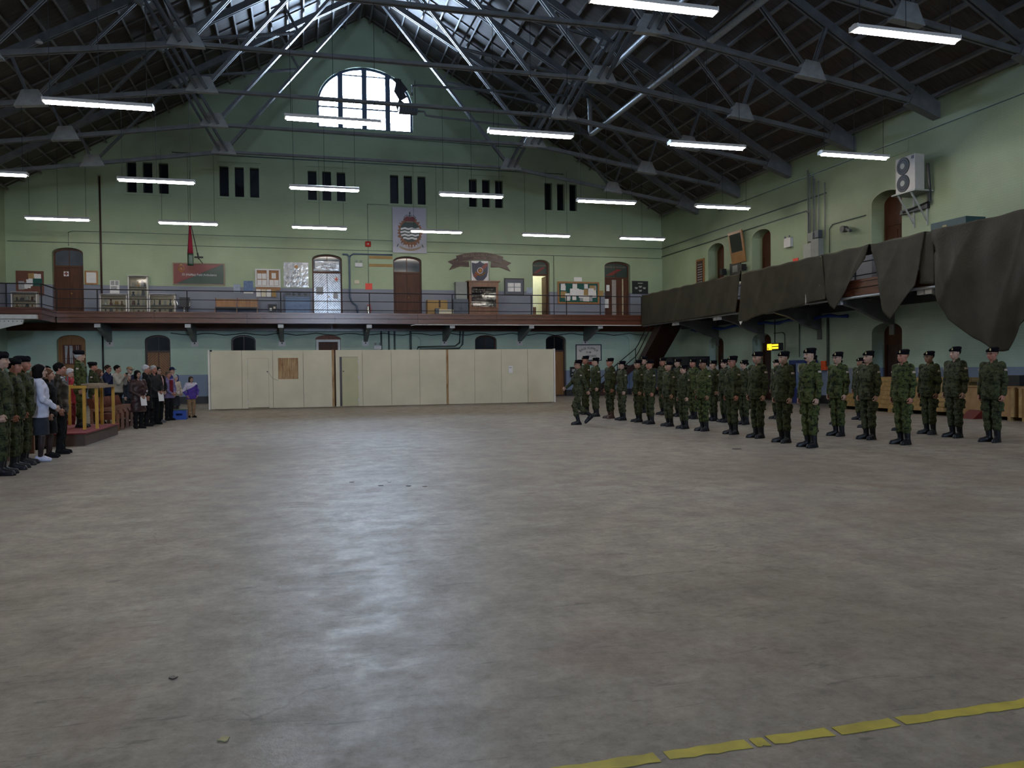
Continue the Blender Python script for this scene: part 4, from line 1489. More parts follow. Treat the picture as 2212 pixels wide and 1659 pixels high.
def small_mesh(kind):
    key = ('small', kind)
    if key in _cache: return _cache[key]
    m = MB()
    if kind == 'badge':
        m.lathe([(.0, 0), (.016, .002), (.018, .006), (.006, .010)], (-.034, .097, 1.712), 10, 'y')
        m.box(-.041, -.027, .096, .104, 1.728, 1.744)
    elif kind == 'glasses':
        for sg in (-1, 1):
            c = Vector((sg * .033, .103, 1.640))
            m.tube([(c.x + .024 * math.cos(a), c.y - .004 * abs(math.cos(a)), c.z + .017 * math.sin(a)) for a in [2 * PI * k / 12 for k in range(13)]], .0032, 5)
            m.tube([(sg * .057, .100, 1.645), (sg * .080, .04, 1.648), (sg * .083, -.01, 1.645)], .003, 5)
        m.tube([(-.010, .104, 1.644), (.010, .104, 1.644)], .003, 5)
    elif kind == 'moustache':
        m.tube([(-.034, .088, 1.574), (-.018, .102, 1.584), (0, .108, 1.587), (.018, .102, 1.584), (.034, .088, 1.574)], [.004, .009, .009, .009, .004], 7)
    elif kind == 'patch':
        m.box(-.272, -.250, -.028, .024, 1.325, 1.36)
        m.box(.250, .272, -.028, .024, 1.325, 1.36)
    elif kind == 'camera':
        m.box(-.055, .055, .265, .295, 1.46, 1.52); m.lathe([(.02, 0), (.02, .02), (.016, .022)], (0, .295, 1.49), 10, 'y')
    elif kind == 'sheet':
        m.raw([(-.10, .30, .70), (.09, .30, .70), (.10, .27, .96), (-.09, .27, .96), (-.10, .303, .70), (.09, .303, .70), (.10, .273, .96), (-.09, .273, .96)],
              [(0, 1, 2, 3), (4, 7, 6, 5), (0, 4, 5, 1), (1, 5, 6, 2), (2, 6, 7, 3), (3, 7, 4, 0)])
    elif kind == 'scarf':
        for sg in (-1, 1):
            m.tube([(sg * .05, -.02, 1.50), (sg * .062, .09, 1.45), (sg * .045, .16, 1.36), (sg * .045, .165, 1.15), (sg * .05, .17, 1.02)], [.02, .022, .024, .026, .02], 7)
    elif kind == 'shirt':
        m.plate([[(-.035, 1.49), (.035, 1.49), (.012, 1.28), (-.012, 1.28)]], .118, .136)
    elif kind == 'hood':
        m.tube([(-.10, .05, 1.44), (-.11, -.05, 1.47), (0, -.12, 1.47), (.11, -.05, 1.47), (.10, .05, 1.44)], [.03, .045, .05, .045, .03], 8)
    elif kind == 'belt':
        m.plate([[( .17 * math.cos(a), .125 * math.sin(a)) for a in [2 * PI * k / 20 for k in range(20)]]], .93, .975, 'xy')
    elif kind == 'front_panel':
        m.plate([[(-.075, 1.44), (.075, 1.44), (.07, 1.2), (.065, .95), (-.065, .95), (-.07, 1.2)]], .128, .146)
    elif kind == 'tag':
        m.plate([[(-.03, 1.0), (.03, 1.0), (.03, 1.09), (-.03, 1.09)]], .15, .155)
    me = m.mesh(kind, smooth=kind in ('moustache', 'scarf', 'hood'))
    me.materials.append(None)
    _cache[key] = me
    return me

def part(name, me, parent, mat):
    o = bpy.data.objects.new(name, me)
    COL.objects.link(o)
    o.parent = parent
    o.material_slots[0].link = 'OBJECT'
    o.material_slots[0].material = mat
    return o

CAMO = [camo_mat('camouflage_cloth'), camo_mat('camouflage_cloth_faded', 1.0, [(.016, .019, .014), (.044, .052, .028), (.072, .084, .042), (.085, .076, .05)]),
        camo_mat('camouflage_cloth_bright', 1.0, [(.013, .017, .010), (.042, .058, .020), (.080, .104, .032), (.088, .078, .042)])]
SKIN = [skin_mat('fair_skin', (.42, .24, .175), (.10, .06, .035)), skin_mat('pale_skin', (.50, .32, .25), (.06, .04, .03)),
        skin_mat('ruddy_skin', (.42, .19, .135), (.14, .08, .045)), skin_mat('tan_skin', (.27, .14, .085), (.02, .015, .012))]
HAIR = dict(brown=pm('brown_hair', (.028, .016, .010), .7, .3, 40, spec=.15), black=pm('black_hair', (.006, .005, .006), .7, .3, 40, spec=.12), grey=pm('grey_hair', (.33, .34, .36), .6, .2, 40),
            white=pm('white_hair', (.52, .53, .56), .6, .15, 40), fair=pm('fair_hair', (.17, .10, .05), .5, .3, 40), auburn=pm('auburn_hair', (.10, .035, .015), .5, .3, 40),
            ltbrown=pm('light_brown_hair', (.09, .05, .03), .5, .3, 40))
M['beret'] = pm('black_beret_felt', (.005, .005, .008), .95, .3, 30, spec=.08)
M['badge'] = pm('gilt_badge', (.70, .62, .36), .35, .15, 40, 0, .3)
M['boot'] = pm('black_boot_leather', (.008, .009, .014), .45, .25, spec=.35)
M['boot_brown'] = pm('brown_boot_leather', (.06, .030, .022), .45, .25)
M['patch'] = pm('shoulder_flag', (.50, .42, .38), .7, .35, 90)

def cloth(n, c, r=.85, b=.3): return pm(n, c, r, .15, 8, b, bscale=25, spec=.15 if r > .6 else .35)
CL = dict(black=cloth('black_cloth', (.010, .010, .012)), charcoal=cloth('charcoal_cloth', (.028, .028, .030)), navy=cloth('navy_cloth', (.014, .020, .06)),
          white=cloth('pale_blue_white_cloth', (.62, .64, .80)), slate=cloth('slate_cloth', (.032, .038, .052)), cream=cloth('cream_knit', (.36, .34, .30)),
          plum=cloth('dark_plum_leather', (.040, .020, .022), .4), maroon=cloth('maroon_cloth', (.16, .018, .025)), red=cloth('red_cloth', (.30, .03, .04)),
          lav=cloth('lavender_cloth', (.17, .15, .30)), ivory=cloth('ivory_cloth', (.52, .46, .38)), blue=cloth('blue_cloth', (.02, .03, .16)), purple=cloth('purple_cloth', (.085, .05, .30)),
          tan=cloth('tan_cloth', (.26, .17, .10)), pink=cloth('pink_cloth', (.46, .25, .24)), greyc=cloth('grey_cloth', (.13, .13, .14)), hose=cloth('dark_stockings', (.045, .028, .030), .5),
          brown=cloth('brown_leather', (.030, .022, .016), .45), shoew=cloth('white_leather', (.58, .60, .78), .35), pale=cloth('pale_jacket_cloth', (.52, .50, .62)))

def person(label, x, y, face, h, kind='attention', build=1.0, fem=False, skin=0, group=None, z=0.0, sx=1.0):
    """face: heading of the chest in degrees, 0 = +x, 90 = +y"""
    me = body_mesh(kind, build, fem)
    o = bpy.data.objects.new('person', me)
    COL.objects.link(o)
    o.location = (x, y, z)
    o.rotation_euler = (0, 0, R(face - 90))
    k = h / 1.75
    o.scale = (k * sx, k * sx, k)
    o.material_slots[0].link = 'OBJECT'
    o.material_slots[0].material = SKIN[skin]
    return tag(o, label, 'person', group)

def soldier(label, x, y, face, h, kind='attention', build=1.0, fem=False, skin=0, camo=0, hair='brown', glasses=False, moustache=False, boots='boot', group=None, z=0.0, sx=1.0, style='crop', seed=1, hatb=True):
    o = person(label, x, y, face, h * .9915, kind, build, fem, skin, group, z, sx)
    part('jacket', cloth_mesh('jacket', kind, build, '', seed), o, CAMO[camo])
    part('trousers', cloth_mesh('trousers', kind, build, 'bloused', seed), o, CAMO[camo])
    for i in (0, 1):
        part('boot', shoe_mesh(kind, i, 'boot'), o, M[boots])
    b = part('beret', hat_mesh('beret'), o, M['beret'])
    if hatb: part('badge', small_mesh('badge'), b, M['badge'])
    part('hair', hair_mesh('bun' if fem else style), o, HAIR[hair])
    part('shoulder_patch', small_mesh('patch'), o, M['patch'])
    if glasses: part('glasses', small_mesh('glasses'), o, M['iron'])
    if moustache: part('moustache', small_mesh('moustache'), o, HAIR['black'])
    return o

def civilian(label, x, y, face, h, kind='front', build=1.0, fem=False, skin=0, top=('jacket', 'black'), low=('trousers', 'black'), hair=('short', 'brown'), shoes=('shoe', 'black'), extra=(), group=None, hat=None, seed=2, z=0.0, sx=1.0):
    o = person(label, x, y, face, h, kind, build, fem, skin, group, z, sx)
    part(top[0], cloth_mesh(top[0], kind, build, 'plain', seed), o, CL[top[1]])
    part(low[0], cloth_mesh(low[0], kind, build, '', seed), o, CL[low[1]])
    if low[0] == 'skirt':
        st = MB()
        Pj = pose(kind)
        for i in (0, 1):
            st.tube([Pj['kn'][i] + V3(0, 0, .12), Pj['kn'][i], Pj['kn'][i] + (Pj['an'][i] - Pj['kn'][i]) * .35, Pj['an'][i]], [.056, .052, .052, .037], 10)
        key = ('hose', kind)
        if key not in _cache:
            _cache[key] = st.mesh('stockings', smooth=True); _cache[key].materials.append(None)
        part('stockings', _cache[key], o, CL['hose'])
    for i in (0, 1):
        part('shoe', shoe_mesh(kind, i, shoes[0]), o, CL[shoes[1]])
    if hair: part('hair', hair_mesh(hair[0]), o, HAIR[hair[1]])
    if hat: part('cap', hat_mesh('cap'), o, CL[hat])
    for nm, mat in extra:
        real = {'sheet': 'paper', 'camera': 'camera', 'scarf': 'scarf', 'shirt': 'shirt_front', 'hood': 'hood', 'front_panel': 'jacket_front', 'glasses': 'glasses', 'tag': 'name_tag', 'belt': 'belt'}[nm]
        part(real, small_mesh(nm), o, CL[mat] if mat in CL else M[mat])
    return o
# ------------------------------------------------------------------ hanging fluorescent lamps
LX = [-10.0, -4.75, .95, 6.45, 12.0, 17.2]
LXN = ['first from the left', 'second from the left', 'third from the left', 'third from the right', 'second from the right', 'rightmost']
ROWS = [(38.25, 'row nearest the gable wall', 11.3), (30.1, 'second row from the gable wall', 11.3), (21.9, 'third row from the gable wall', 11.3), (13.7, 'row nearest the viewer', 11.3), (5.5, 'row overhead of the viewer', 11.3)]
LZ = 8.22
def make_lamp():
    t = thing('fluorescent_lamp', 'x', 'lamp', (0, 0, LZ), 'hanging fluorescent lamps')
    m = MB()
    pr = [(-.14, -.004), (-.10, .085), (-.03, .11), (.03, .11), (.10, .085), (.14, -.004), (.13, -.004), (.09, .07), (-.09, .07), (-.13, -.004)]
    m.plate([[(a, LZ + b) for a, b in pr]], -1.24, 1.24, 'yz')
    m.build('reflector', M['white_enamel'], t)
    for s in (-1, 1):
        MB().tube([(s * .02, 0, LZ - .02), (s * 1.2, 0, LZ - .02)], .05, 8).build('tube', M['tube'], t, smooth=True)
        box(s * 1.24 - .015, s * 1.24 + .015, -.13, .13, LZ - .02, LZ + .08).build('end_cap', M['white_enamel'], t)
    for x in (-1.1, 0, 1.1):
        MB().tube([(x, 0, LZ + .1), (x, 0, 11.5)], .007, 5).build('hanger', M['iron'], t)
    return t
lp = None
for (y, rn, zc) in ROWS:
    for x, xn in zip(LX, LXN):
        if y < 14 and x < 5 and y > 6: pass
        if lp is None:
            lp = make_lamp(); o = lp
        else:
            o = dup(lp)
        o.location = (x, y, LZ)
        o['label'] = 'white hanging fluorescent lamp, %s in the %s' % (xn, rn)

# ------------------------------------------------------------------ painted lines and litter on the floor
yl = thing('floor_line', 'chipped yellow painted line on the concrete in the right foreground', 'floor marking', (4, 2.8, 0))
rnd = random.Random(5)
segs = [(.2, 1.32), (1.36, 1.72), (1.74, 1.80), (1.82, 2.10), (2.13, 2.42), (2.45, 3.3), (3.32, 5.2), (5.25, 9.0)]
for a, b in segs:
    n = max(4, int((b - a) / .05))
    top = [(a + (b - a) * i / n, 2.87 + rnd.uniform(-.006, .006)) for i in range(n + 1)]
    bot = [(b - (b - a) * i / n, 2.80 + rnd.uniform(-.006, .006)) for i in range(n + 1)]
    MB().plate([bot[::-1] + top[::-1]], .0015, .003, 'xy').build('painted_strip', M['yellow_line'], yl)
MB().plate([[(2.3, 2.36), (6, 2.36), (6, 2.42), (2.3, 2.42)]], .0015, .003, 'xy').build('floor_line', M['yellow_line'], None, 'second yellow line at the bottom right corner', 'floor marking')
def litter(x, y, r, label, mat, seed):
    q = random.Random(seed)
    pts = [(x + r * q.uniform(.5, 1) * math.cos(a), y + r * q.uniform(.4, 1) * math.sin(a)) for a in [2 * PI * k / 9 for k in range(9)]]
    MB().plate([pts], .002, .006, 'xy').build('litter', mat, None, label, 'litter', kind='thing')
M['leaf'] = pm('dry_leaf', (.36, .33, .17), .7, .2)
litter(-.33, 3.47, .032, 'pale dry leaf lying on the concrete at the lower left', M['leaf'], 1)
litter(-.64, 4.25, .025, 'small dark twig on the concrete in the left foreground', M['black'], 2)
litter(7.77, 13.16, .11, 'dark scrap on the floor in front of the front rank', M['black'], 3)
for i, (x, y) in enumerate(((.65, 11.07), (1.0, 10.62), (1.35, 10.46), (1.55, 10.34))):
    litter(x, y, .045, ['first', 'second', 'third', 'fourth'][i] + ' from the left of the dark scuff marks in mid-floor', M['brown_ply'], 10 + i)
litter(1.15, 10.94, .04, 'small pale scrap in the middle of the floor', M['paper'], 31)

# ------------------------------------------------------------------ cream panel partition in the middle of the hall
pw = thing('partition', 'long low cream panel partition standing before the gable wall', 'partition', (3.75, 34.45, 0))
PW = 14.63 / 12
px = -3.55
for i in range(12):
    a, b = px + i * PW + .006, px + (i + 1) * PW - .006
    if i == 1:
        loops = [[(a, .03), (b, .03), (b, 2.42), (a, 2.42)], [(a + .22, .04), (b - .16, .04), (b - .16, 2.10), (a + .22, 2.10)]]
    elif i == 2:
        loops = [[(a, .03), (b, .03), (b, 2.42), (a, 2.42)], [(a + .2, 1.22), (b - .2, 1.22), (b - .2, 2.10), (a + .2, 2.10)]]
    elif i == 4:
        a += .1
        loops = [[(a, .03), (b, .03), (b, 2.42), (a, 2.42)], [(a + .16, .04), (b - .17, .04), (b - .17, 2.13), (a + .16, 2.13)]]
    else:
        loops = [[(a, .03), (b, .03), (b, 2.42), (a, 2.42)]]
    dz = [0, .0, .01, .0, .01, .0, 0, .01, 0, -.0, .01, 0][i]
    pn = MB().plate(loops, 34.40 + dz, 34.46 + dz).build('panel', M['cream'], pw)
    if i == 1:
        dr = box(a + .225, b - .165, 34.395, 34.43, .07, 2.095).build('door', M['cream'], pw)
        for z in (.25, 1.1, 1.9): box(a + .2, a + .24, 34.38, 34.40, z, z + .1).build('hinge', M['white_enamel'], dr)
        box(b - .24, b - .19, 34.36, 34.395, 1.52, 1.56).build('handle', M['black'], dr)
        box(b - .21, b - .185, 34.37, 34.395, 1.3, 1.34).build('lock', M['white_enamel'], dr)
        MB().tube([(b - .2, 34.37, 1.54), (b + .0, 34.385, 1.25), (b + .2, 34.385, 1.17)], .006, 4).build('cord', M['grey_box'], dr)
    if i == 2:
        wb = [a + .2, a + .38, a + .74, b - .2]
        for q in range(3): box(wb[q] + .004, wb[q + 1] - .004, 34.42, 34.45, 1.22, 2.10).build('hatch_board', M['rust'], pw)
    if i == 4:
        dr = MB().raw([(a + .25, 34.35, .05), (b - .17, 34.41, .05), (b - .17, 34.41, 2.12), (a + .25, 34.35, 2.12), (a + .25, 34.39, .05), (b - .17, 34.45, .05), (b - .17, 34.45, 2.12), (a + .25, 34.39, 2.12)],
                      [(0, 1, 2, 3), (4, 7, 6, 5), (0, 4, 5, 1), (1, 5, 6, 2), (2, 6, 7, 3), (3, 7, 4, 0)]).build('door', M['cream_b'], pw)
        for z in (.22, 1.2, 1.85): box(b - .185, b - .15, 34.37, 34.40, z, z + .13).build('hinge', M['white_enamel'], dr)
        box(a + .28, a + .34, 34.32, 34.355, 1.5, 1.54).build('handle', M['black'], dr)
        box(a + .155, a + .26, 34.47, 34.49, .05, 2.13).build('gap', M['brown_paint'], pw)
    if i in (3, 7):
        box(b - .045, b + .05, 34.385, 34.42, .03, 2.43).build('rusty_post', M['rust'], pw)
    if i == 10:
        box(a + .32, a + .51, 34.375, 34.40, 1.36, 1.68).build('notice', M['paper'], pn)
        box(a + .35, a + .46, 34.37, 34.375, 1.58, 1.62).build('print', M['paper2'], pn)
for x in (px - .05, px + 14.63 + .03):
    box(x - .03, x + .04, 34.36, 34.5, .02, 2.44).build('end_post', M['white'], pw)
box(px, px + .08, 34.34, 34.37, 2.38, 2.44).build('bracket', M['iron'], pw)
box(-1.3, 1.4, 36.0, 36.05, 2.3, 2.46).build('rear_board', M['rust'], pw)
box(-3.5, 11.0, 36.05, 36.1, .0, 2.3).build('rear_panel', M['brown_ply'], pw)
box(-3.5, -3.45, 34.5, 36.1, .0, 2.4).build('side_panel', M['cream'], pw)
box(11.0, 11.05, 34.5, 36.1, .0, 2.4).build('side_panel', M['cream'], pw)

# ------------------------------------------------------------------ things on the gallery and on the gable wall
WY = YB - .004
def wall_board(name, label, cat, x0, x1, z0, z1, mat, th=.04, y=WY, group=None):
    return box(x0, x1, y - th, y, z0, z1).build(name, mat, None, label, cat, group)
def framed(name, label, cat, x0, x1, z0, z1, fm, im, fw=.07, th=.05, group=None):
    o = MB().plate([[(x0, z0), (x1, z0), (x1, z1), (x0, z1)], [(x0 + fw, z0 + fw), (x1 - fw, z0 + fw), (x1 - fw, z1 - fw), (x0 + fw, z1 - fw)]], WY - th, WY).build(name, fm, None, label, cat, group)
    box(x0 + fw * .9, x1 - fw * .9, WY - th * .6, WY - .005, z0 + fw * .9, z1 - fw * .9).build('picture', im, o)
    return o
def papers(o, x0, x1, z0, z1, n, seed, y, mats, s=(.14, .22)):
    q = random.Random(seed)
    for i in range(n):
        w, h = q.uniform(*s), q.uniform(s[0] * 1.1, s[1] * 1.2)
        x, z = q.uniform(x0, x1 - w), q.uniform(z0, z1 - h)
        a = q.uniform(-.08, .08)
        c, sn = math.cos(a), math.sin(a)
        pts = [(x + w / 2 + (u * c - v * sn), z + h / 2 + (u * sn + v * c)) for u, v in ((-w / 2, -h / 2), (w / 2, -h / 2), (w / 2, h / 2), (-w / 2, h / 2))]
        yy = y - .002 * i
        MB().plate([pts], yy - .0015, yy).build('notice', mats[i % len(mats)], o)

# crest board
cb = wall_board('crest_board', 'tall pale board painted with a crowned wavy-striped unit crest', 'sign', 4.82, 6.62, 7.78, 10.19, M['banner'], .05, WY - .06)
yb = WY - .112
ccx, ccz = 5.74, 8.92
def flat(o, name, pts, mat, d):
    return MB().plate([pts], yb - d - .003, yb - d).build(name, mat, o)
rr = random.Random(3)
lv = []
for k in range(64):
    a = 2 * PI * k / 64
    s = .78 + (.09, .02, -.05, .06, -.02, .10, -.06)[k % 7] + rr.uniform(-.03, .03)
    lv.append((ccx + .92 * s * math.cos(a) * .84, ccz - .03 + s * math.sin(a) * .98))
flat(cb, 'leaf_wreath', lv, M['maple'], .002)
flat(cb, 'crest_disc', [(ccx + .53 * math.cos(2 * PI * k / 40), ccz + .56 * math.sin(2 * PI * k / 40)) for k in range(40)], M['dkgreen'], .007)
for j, zc in enumerate((9.06, 8.89, 8.72, 8.55)):
    hw = math.sqrt(max(.02, .53 ** 2 - (zc - ccz) ** 2)) * .97
    n = 24
    up = [(ccx - hw + 2 * hw * i / n, zc + .055 + .022 * math.sin((-hw + 2 * hw * i / n) * 17)) for i in range(n + 1)]
    dw = [(ccx + hw - 2 * hw * i / n, zc - .045 + .022 * math.sin((hw - 2 * hw * i / n) * 17)) for i in range(n + 1)]
    flat(cb, 'wave_stripe', dw[::-1] + up[::-1], M['paper'], .012)
flat(cb, 'crown_cap', [(ccx - .26, 9.46), (ccx - .17, 9.45), (ccx + .17, 9.45), (ccx + .26, 9.46), (ccx + .27, 9.62), (ccx + .2, 9.71), (ccx + .08, 9.72), (ccx, 9.66), (ccx - .08, 9.72), (ccx - .2, 9.71), (ccx - .27, 9.62)], M['sign_red'], .007)
for s in (-1, 1):
    mm = MB(); mm.tube([(ccx + s * .28, yb - .01, 9.55), (ccx + s * .30, yb - .01, 9.68), (ccx + s * .2, yb - .01, 9.78), (ccx + s * .06, yb - .01, 9.77), (ccx, yb - .01, 9.70)], .014, 5)
    mm.build('crown_arch', M['black'], cb)
flat(cb, 'crown_band', [(ccx - .2, 9.40), (ccx + .2, 9.40), (ccx + .18, 9.46), (ccx - .18, 9.46)], M['tan_paint'], .012)
flat(cb, 'crown_cross', [(ccx - .02, 9.68), (ccx + .02, 9.68), (ccx + .02, 9.86), (ccx + .05, 9.86), (ccx + .05, 9.90), (ccx + .02, 9.90), (ccx + .02, 9.97), (ccx - .02, 9.97), (ccx - .02, 9.90), (ccx - .05, 9.90), (ccx - .05, 9.86), (ccx - .02, 9.86)], M['black'], .012)
sc_u = [(ccx + .60 * u, 8.17 - .17 * (1 - u * u)) for u in [i / 8 - 1 for i in range(17)]]
sc_d = [(ccx + .56 * u, 8.06 - .17 * (1 - u * u)) for u in [1 - i / 8 for i in range(17)]]
flat(cb, 'scroll', sc_d[::-1] + sc_u[::-1], M['tan_paint'], .014)
for s in (-1, 1):
    flat(cb, 'scroll_tail', [(ccx + s * .6, 8.28), (ccx + s * .68, 8.2), (ccx + s * .72, 8.08), (ccx + s * .66, 8.1)][::s], M['black'], .014)
for i in range(5):
    a = ccx - .32 + i * .16
    flat(cb, 'white_point', [(a - .04, 8.15), (a + .04, 8.15), (a, 8.24)], M['paper'], .018)

# red and green unit sign
sg = framed('unit_sign', 'red and green sign reading 33 (Halifax) Field Ambulance', 'sign', -6.06, -3.62, 5.91, 7.01, M['tan_paint'], M['sign_green'], .05)
MB().plate([[(-6.01, 5.97), (-5.9, 5.97), (-3.75, 6.95), (-6.01, 6.95)]], WY - .05, WY - .035).build('red_field', M['sign_red'], sg)
text_mb('33 (Halifax) Field Ambulance', .16, -4.82, 6.42, WY - .054, 1.62).build('lettering', M['paper'], sg)
mm = MB(); mm.tube([(-5.66 + .13 * math.cos(2 * PI * k / 16), WY - .055, 6.72 + .15 * math.sin(2 * PI * k / 16)) for k in range(17)], .022, 5)
mm.build('emblem_wreath', M['gold'], sg)
MB().plate([[(-5.72, 6.68), (-5.62, 6.66), (-5.60, 6.72), (-5.68, 6.78)]], WY - .06, WY - .05).build('emblem', M['gold'], sg)
MB().plate([[(-5.71, 6.86), (-5.61, 6.86), (-5.60, 6.92), (-5.66, 6.95), (-5.72, 6.92)]], WY - .06, WY - .05).build('emblem_crown', M['gold'], sg)

# pennant on a line
fl = thing('flag', 'furled red and green flag hanging on a line above the unit sign', 'flag', (-5.0, 41, 6.7))
m = MB()
for za, zb, c in ((8.62, 7.25, 0), (7.25, 6.68, 1)):
    def ring(z):
        t = (8.62 - z) / 1.94
        w = .04 + .10 * min(1, t * 1.4)
        return [(-5.03 - w, 41.0, z), (-5.03 - w * .3, 40.93, z), (-5.03 + w * .4, 41.04, z), (-5.03 + w, 40.96, z), (-5.03 + w * .3, 41.1, z), (-5.03 - w * .5, 41.08, z)]
    mm = MB(); vs = []; zz = [za + (zb - za) * i / 5 for i in range(6)]
    for z in zz: vs += ring(z)
    fs = [(i * 6 + k, i * 6 + (k + 1) % 6, (i + 1) * 6 + (k + 1) % 6, (i + 1) * 6 + k) for i in range(5) for k in range(6)]
    mm.raw(vs, fs + [tuple(range(6)), tuple(range(30, 36))]).build('flag_cloth', cloth('flag_red', (.16, .012, .03)) if c == 0 else M['sign_green'], fl, smooth=True)
MB().tube([(-4.98, 41.0, 8.62), (-4.72, 41.05, 7.3)], .02, 5).build('line', M['iron'], fl)
MB().tube([(-4.72, 41.05, 7.3), (-4.66, 41.05, 7.0)], .04, 6).build('pole_socket', M['iron'], fl)
box(-4.86, -4.47, 41.02, 41.1, 7.06, 7.13).build('crossbar', M['iron'], fl)
MB().tube([(-5.0, 41.0, 8.6), (-5.0, 41.0, 11.2)], .008, 4).build('cord', M['iron'], fl)
MB().tube([(-4.66, 41.06, 7.04), (-4.66, WY, 7.0)], .02, 5).build('wall_arm', M['iron'], fl)

# notice boards and frames
nb = MB().plate([[(-12.98, 5.3), (-11.8, 5.3), (-11.8, 6.46), (-12.98, 6.46)]], WY - .04, WY).build('notice_board', M['cork'], None, 'brown cork notice board covered in papers in the left corner', 'notice board')
papers(nb, -12.9, -11.85, 5.55, 6.4, 11, 4, WY - .045, [M['paper'], M['paper2'], M['paper'], M['card']], (.2, .36))
MB().plate([[(-12.25, 5.75), (-11.85, 5.75), (-11.85, 6.1), (-12.25, 6.1)]], WY - .07, WY - .068).build('notice', M['green_baize'], nb)
fr = framed('certificate', 'wooden framed certificate beside the red-cross door', 'picture', -10.02, -9.44, 5.86, 6.52, M['oak'], M['paper'], .07)
wp = wall_board('poster', 'white picture poster above the left white display case', 'poster', -8.92, -8.5, 5.45, 6.08, M['paper'], .012)
for q, (a, b, c, d_) in enumerate(((-8.88, -8.72, 5.85, 6.05), (-8.68, -8.53, 5.85, 6.05), (-8.88, -8.6, 5.6, 5.8))):
    box(a, b, WY - .016, WY - .012, c, d_).build('print', M['paper2'], wp)
wall_board('poster', 'small pale blue notice right of the unit sign', 'poster', -3.22, -2.90, 5.57, 5.98, pm('pale_blue_paper', (.32, .38, .52), .6), .012)
bp_ = wall_board('poster', 'blue picture poster left of the white glazed notice case', 'poster', -2.73, -2.27, 5.53, 6.16, M['tile_blue'], .012)
box(-2.73, -2.27, WY - .015, WY - .012, 5.53, 5.63).build('caption', M['paper'], bp_)
nc = thing('notice_case', 'white framed two-door glazed notice case', 'notice board', (-1.55, WY, 5.86))
MB().plate([[(-2.16, 5.86), (-.93, 5.86), (-.93, 6.78), (-2.16, 6.78)], [(-2.08, 5.93), (-1.60, 5.93), (-1.60, 6.71), (-2.08, 6.71)], [(-1.49, 5.93), (-1.01, 5.93), (-1.01, 6.71), (-1.49, 6.71)]], WY - .08, WY).build('frame', M['white_enamel'], nc)
box(-2.1, -.99, WY - .03, WY - .01, 5.9, 6.74).build('back', M['cork2'], nc)
for (a, z) in ((-2.06, 5.95), (-1.83, 5.95), (-2.06, 6.27), (-1.83, 6.27), (-1.47, 5.95), (-1.24, 5.95), (-1.36, 6.3)):
    box(a, a + .21, WY - .04, WY - .033, z, z + .28).build('notice', M['paper'], nc)
lr = wall_board('leaflet_rack', 'wooden leaflet rack below the white notice case', 'rack', -2.12, -.95, 5.70, 5.85, M['cork2'], .06)
for i in range(4):
    box(-2.12 + i * .25, -1.9 + i * .25, WY - .075, WY - .062, 5.36, 5.74).build('leaflet', [M['paper'], M['cream'], M['paper'], M['card']][i], lr)
fp = wall_board('recruiting_poster', 'large crinkled plastic-covered poster reading Field Ambulance Recruiting', 'poster', -.77, .47, 5.88, 7.16, M['clear_film'], .02)
for tx, z, w in (('FIELD', 6.66, .42), ('AMBULANCE', 6.36, 1.0), ('RECRUITING', 6.06, 1.05)):
    text_mb(tx, .26, -.15 if z < 6.6 else -.2, z, WY - .024, w).build('lettering', M['slate_box'], fp)
MB().lathe([(.09, 0), (.07, -.006)], (-.14, WY - .021, 6.93), 14, 'y').build('emblem', M['gold'], fp)
rr = random.Random(2)
for i in range(9):
    x, z = rr.uniform(-.7, .3), rr.uniform(5.95, 6.9)
    MB().plate([[(x, z), (x + .05, z - .01), (x + .16, z + .14), (x + .06, z + .1)]], WY - .034, WY - .028).build('film_fold', M['white'], fp)
fr = framed('framed_certificates', 'black frame holding four white certificates right of the trophy cabinet', 'picture', 10.91, 12.04, 5.62, 6.55, M['black'], M['slate_box'], .06)
for i in range(2):
    for j in range(2):
        box(11.1 + i * .39, 11.45 + i * .39, WY - .055, WY - .03, 5.82 + j * .25, 6.04 + j * .25).build('certificate', M['paper'], fr)
bb = MB().plate([[(13.99, 5.18), (16.47, 5.18), (16.47, 6.42), (13.99, 6.42)], [(14.08, 5.27), (16.38, 5.27), (16.38, 6.33), (14.08, 6.33)]], WY - .06, WY).build('bulletin_board', M['oak'], None, 'wide wooden framed bulletin board covered in white notices', 'notice board')
box(14.06, 16.40, WY - .035, WY - .01, 5.25, 6.35).build('baize', M['green_baize'], bb)
papers(bb, 14.1, 16.36, 5.3, 6.3, 26, 21, WY - .038, [M['paper'], M['paper'], M['paper2'], M['paper'], M['card'], M['white']], (.22, .36))
box(14.98, 15.45, WY - .012, WY, 6.45, 6.68).build('sign_card', M['paper'], None, 'small white card above the bulletin board', 'sign')
wall_board('poster', 'orange paper notice right of the bulletin board', 'poster', 16.5, 16.74, 5.6, 5.95, M['card'], .012)
fr = framed('photograph_frame', 'black framed plaque at the right end of the gallery wall', 'picture', 18.50, 19.48, 5.80, 6.53, M['black'], M['black'], .05)
for (a, z) in ((18.75, 6.12), (19.0, 6.2), (19.25, 6.12), (19.0, 5.97)):
    MB().plate([[(a - .1, z + .05), (a + .1, z + .05), (a + .06, z - .05), (a - .06, z - .05)]], WY - .058, WY - .03).build('badge', M['lgrey_box'], fr)
box(18.85, 19.15, WY - .058, WY - .03, 6.38, 6.43).build('title', M['lgrey_box'], fr)
wall_board('poster', 'pale blue notice left of the open doorway', 'poster', 12.2, 12.52, 5.75, 6.05, pm('pale_blue_paper_2', (.30, .36, .48), .6), .012)
for z in (7.44, 7.02):
    wall_board('wall_slat', 'orange-brown wooden slat on the wall, %s of two left of the plain brown door' % ('upper' if z > 7.2 else 'lower'), 'board', 3.57, 4.80, z, z + .15, M['card'], .03)
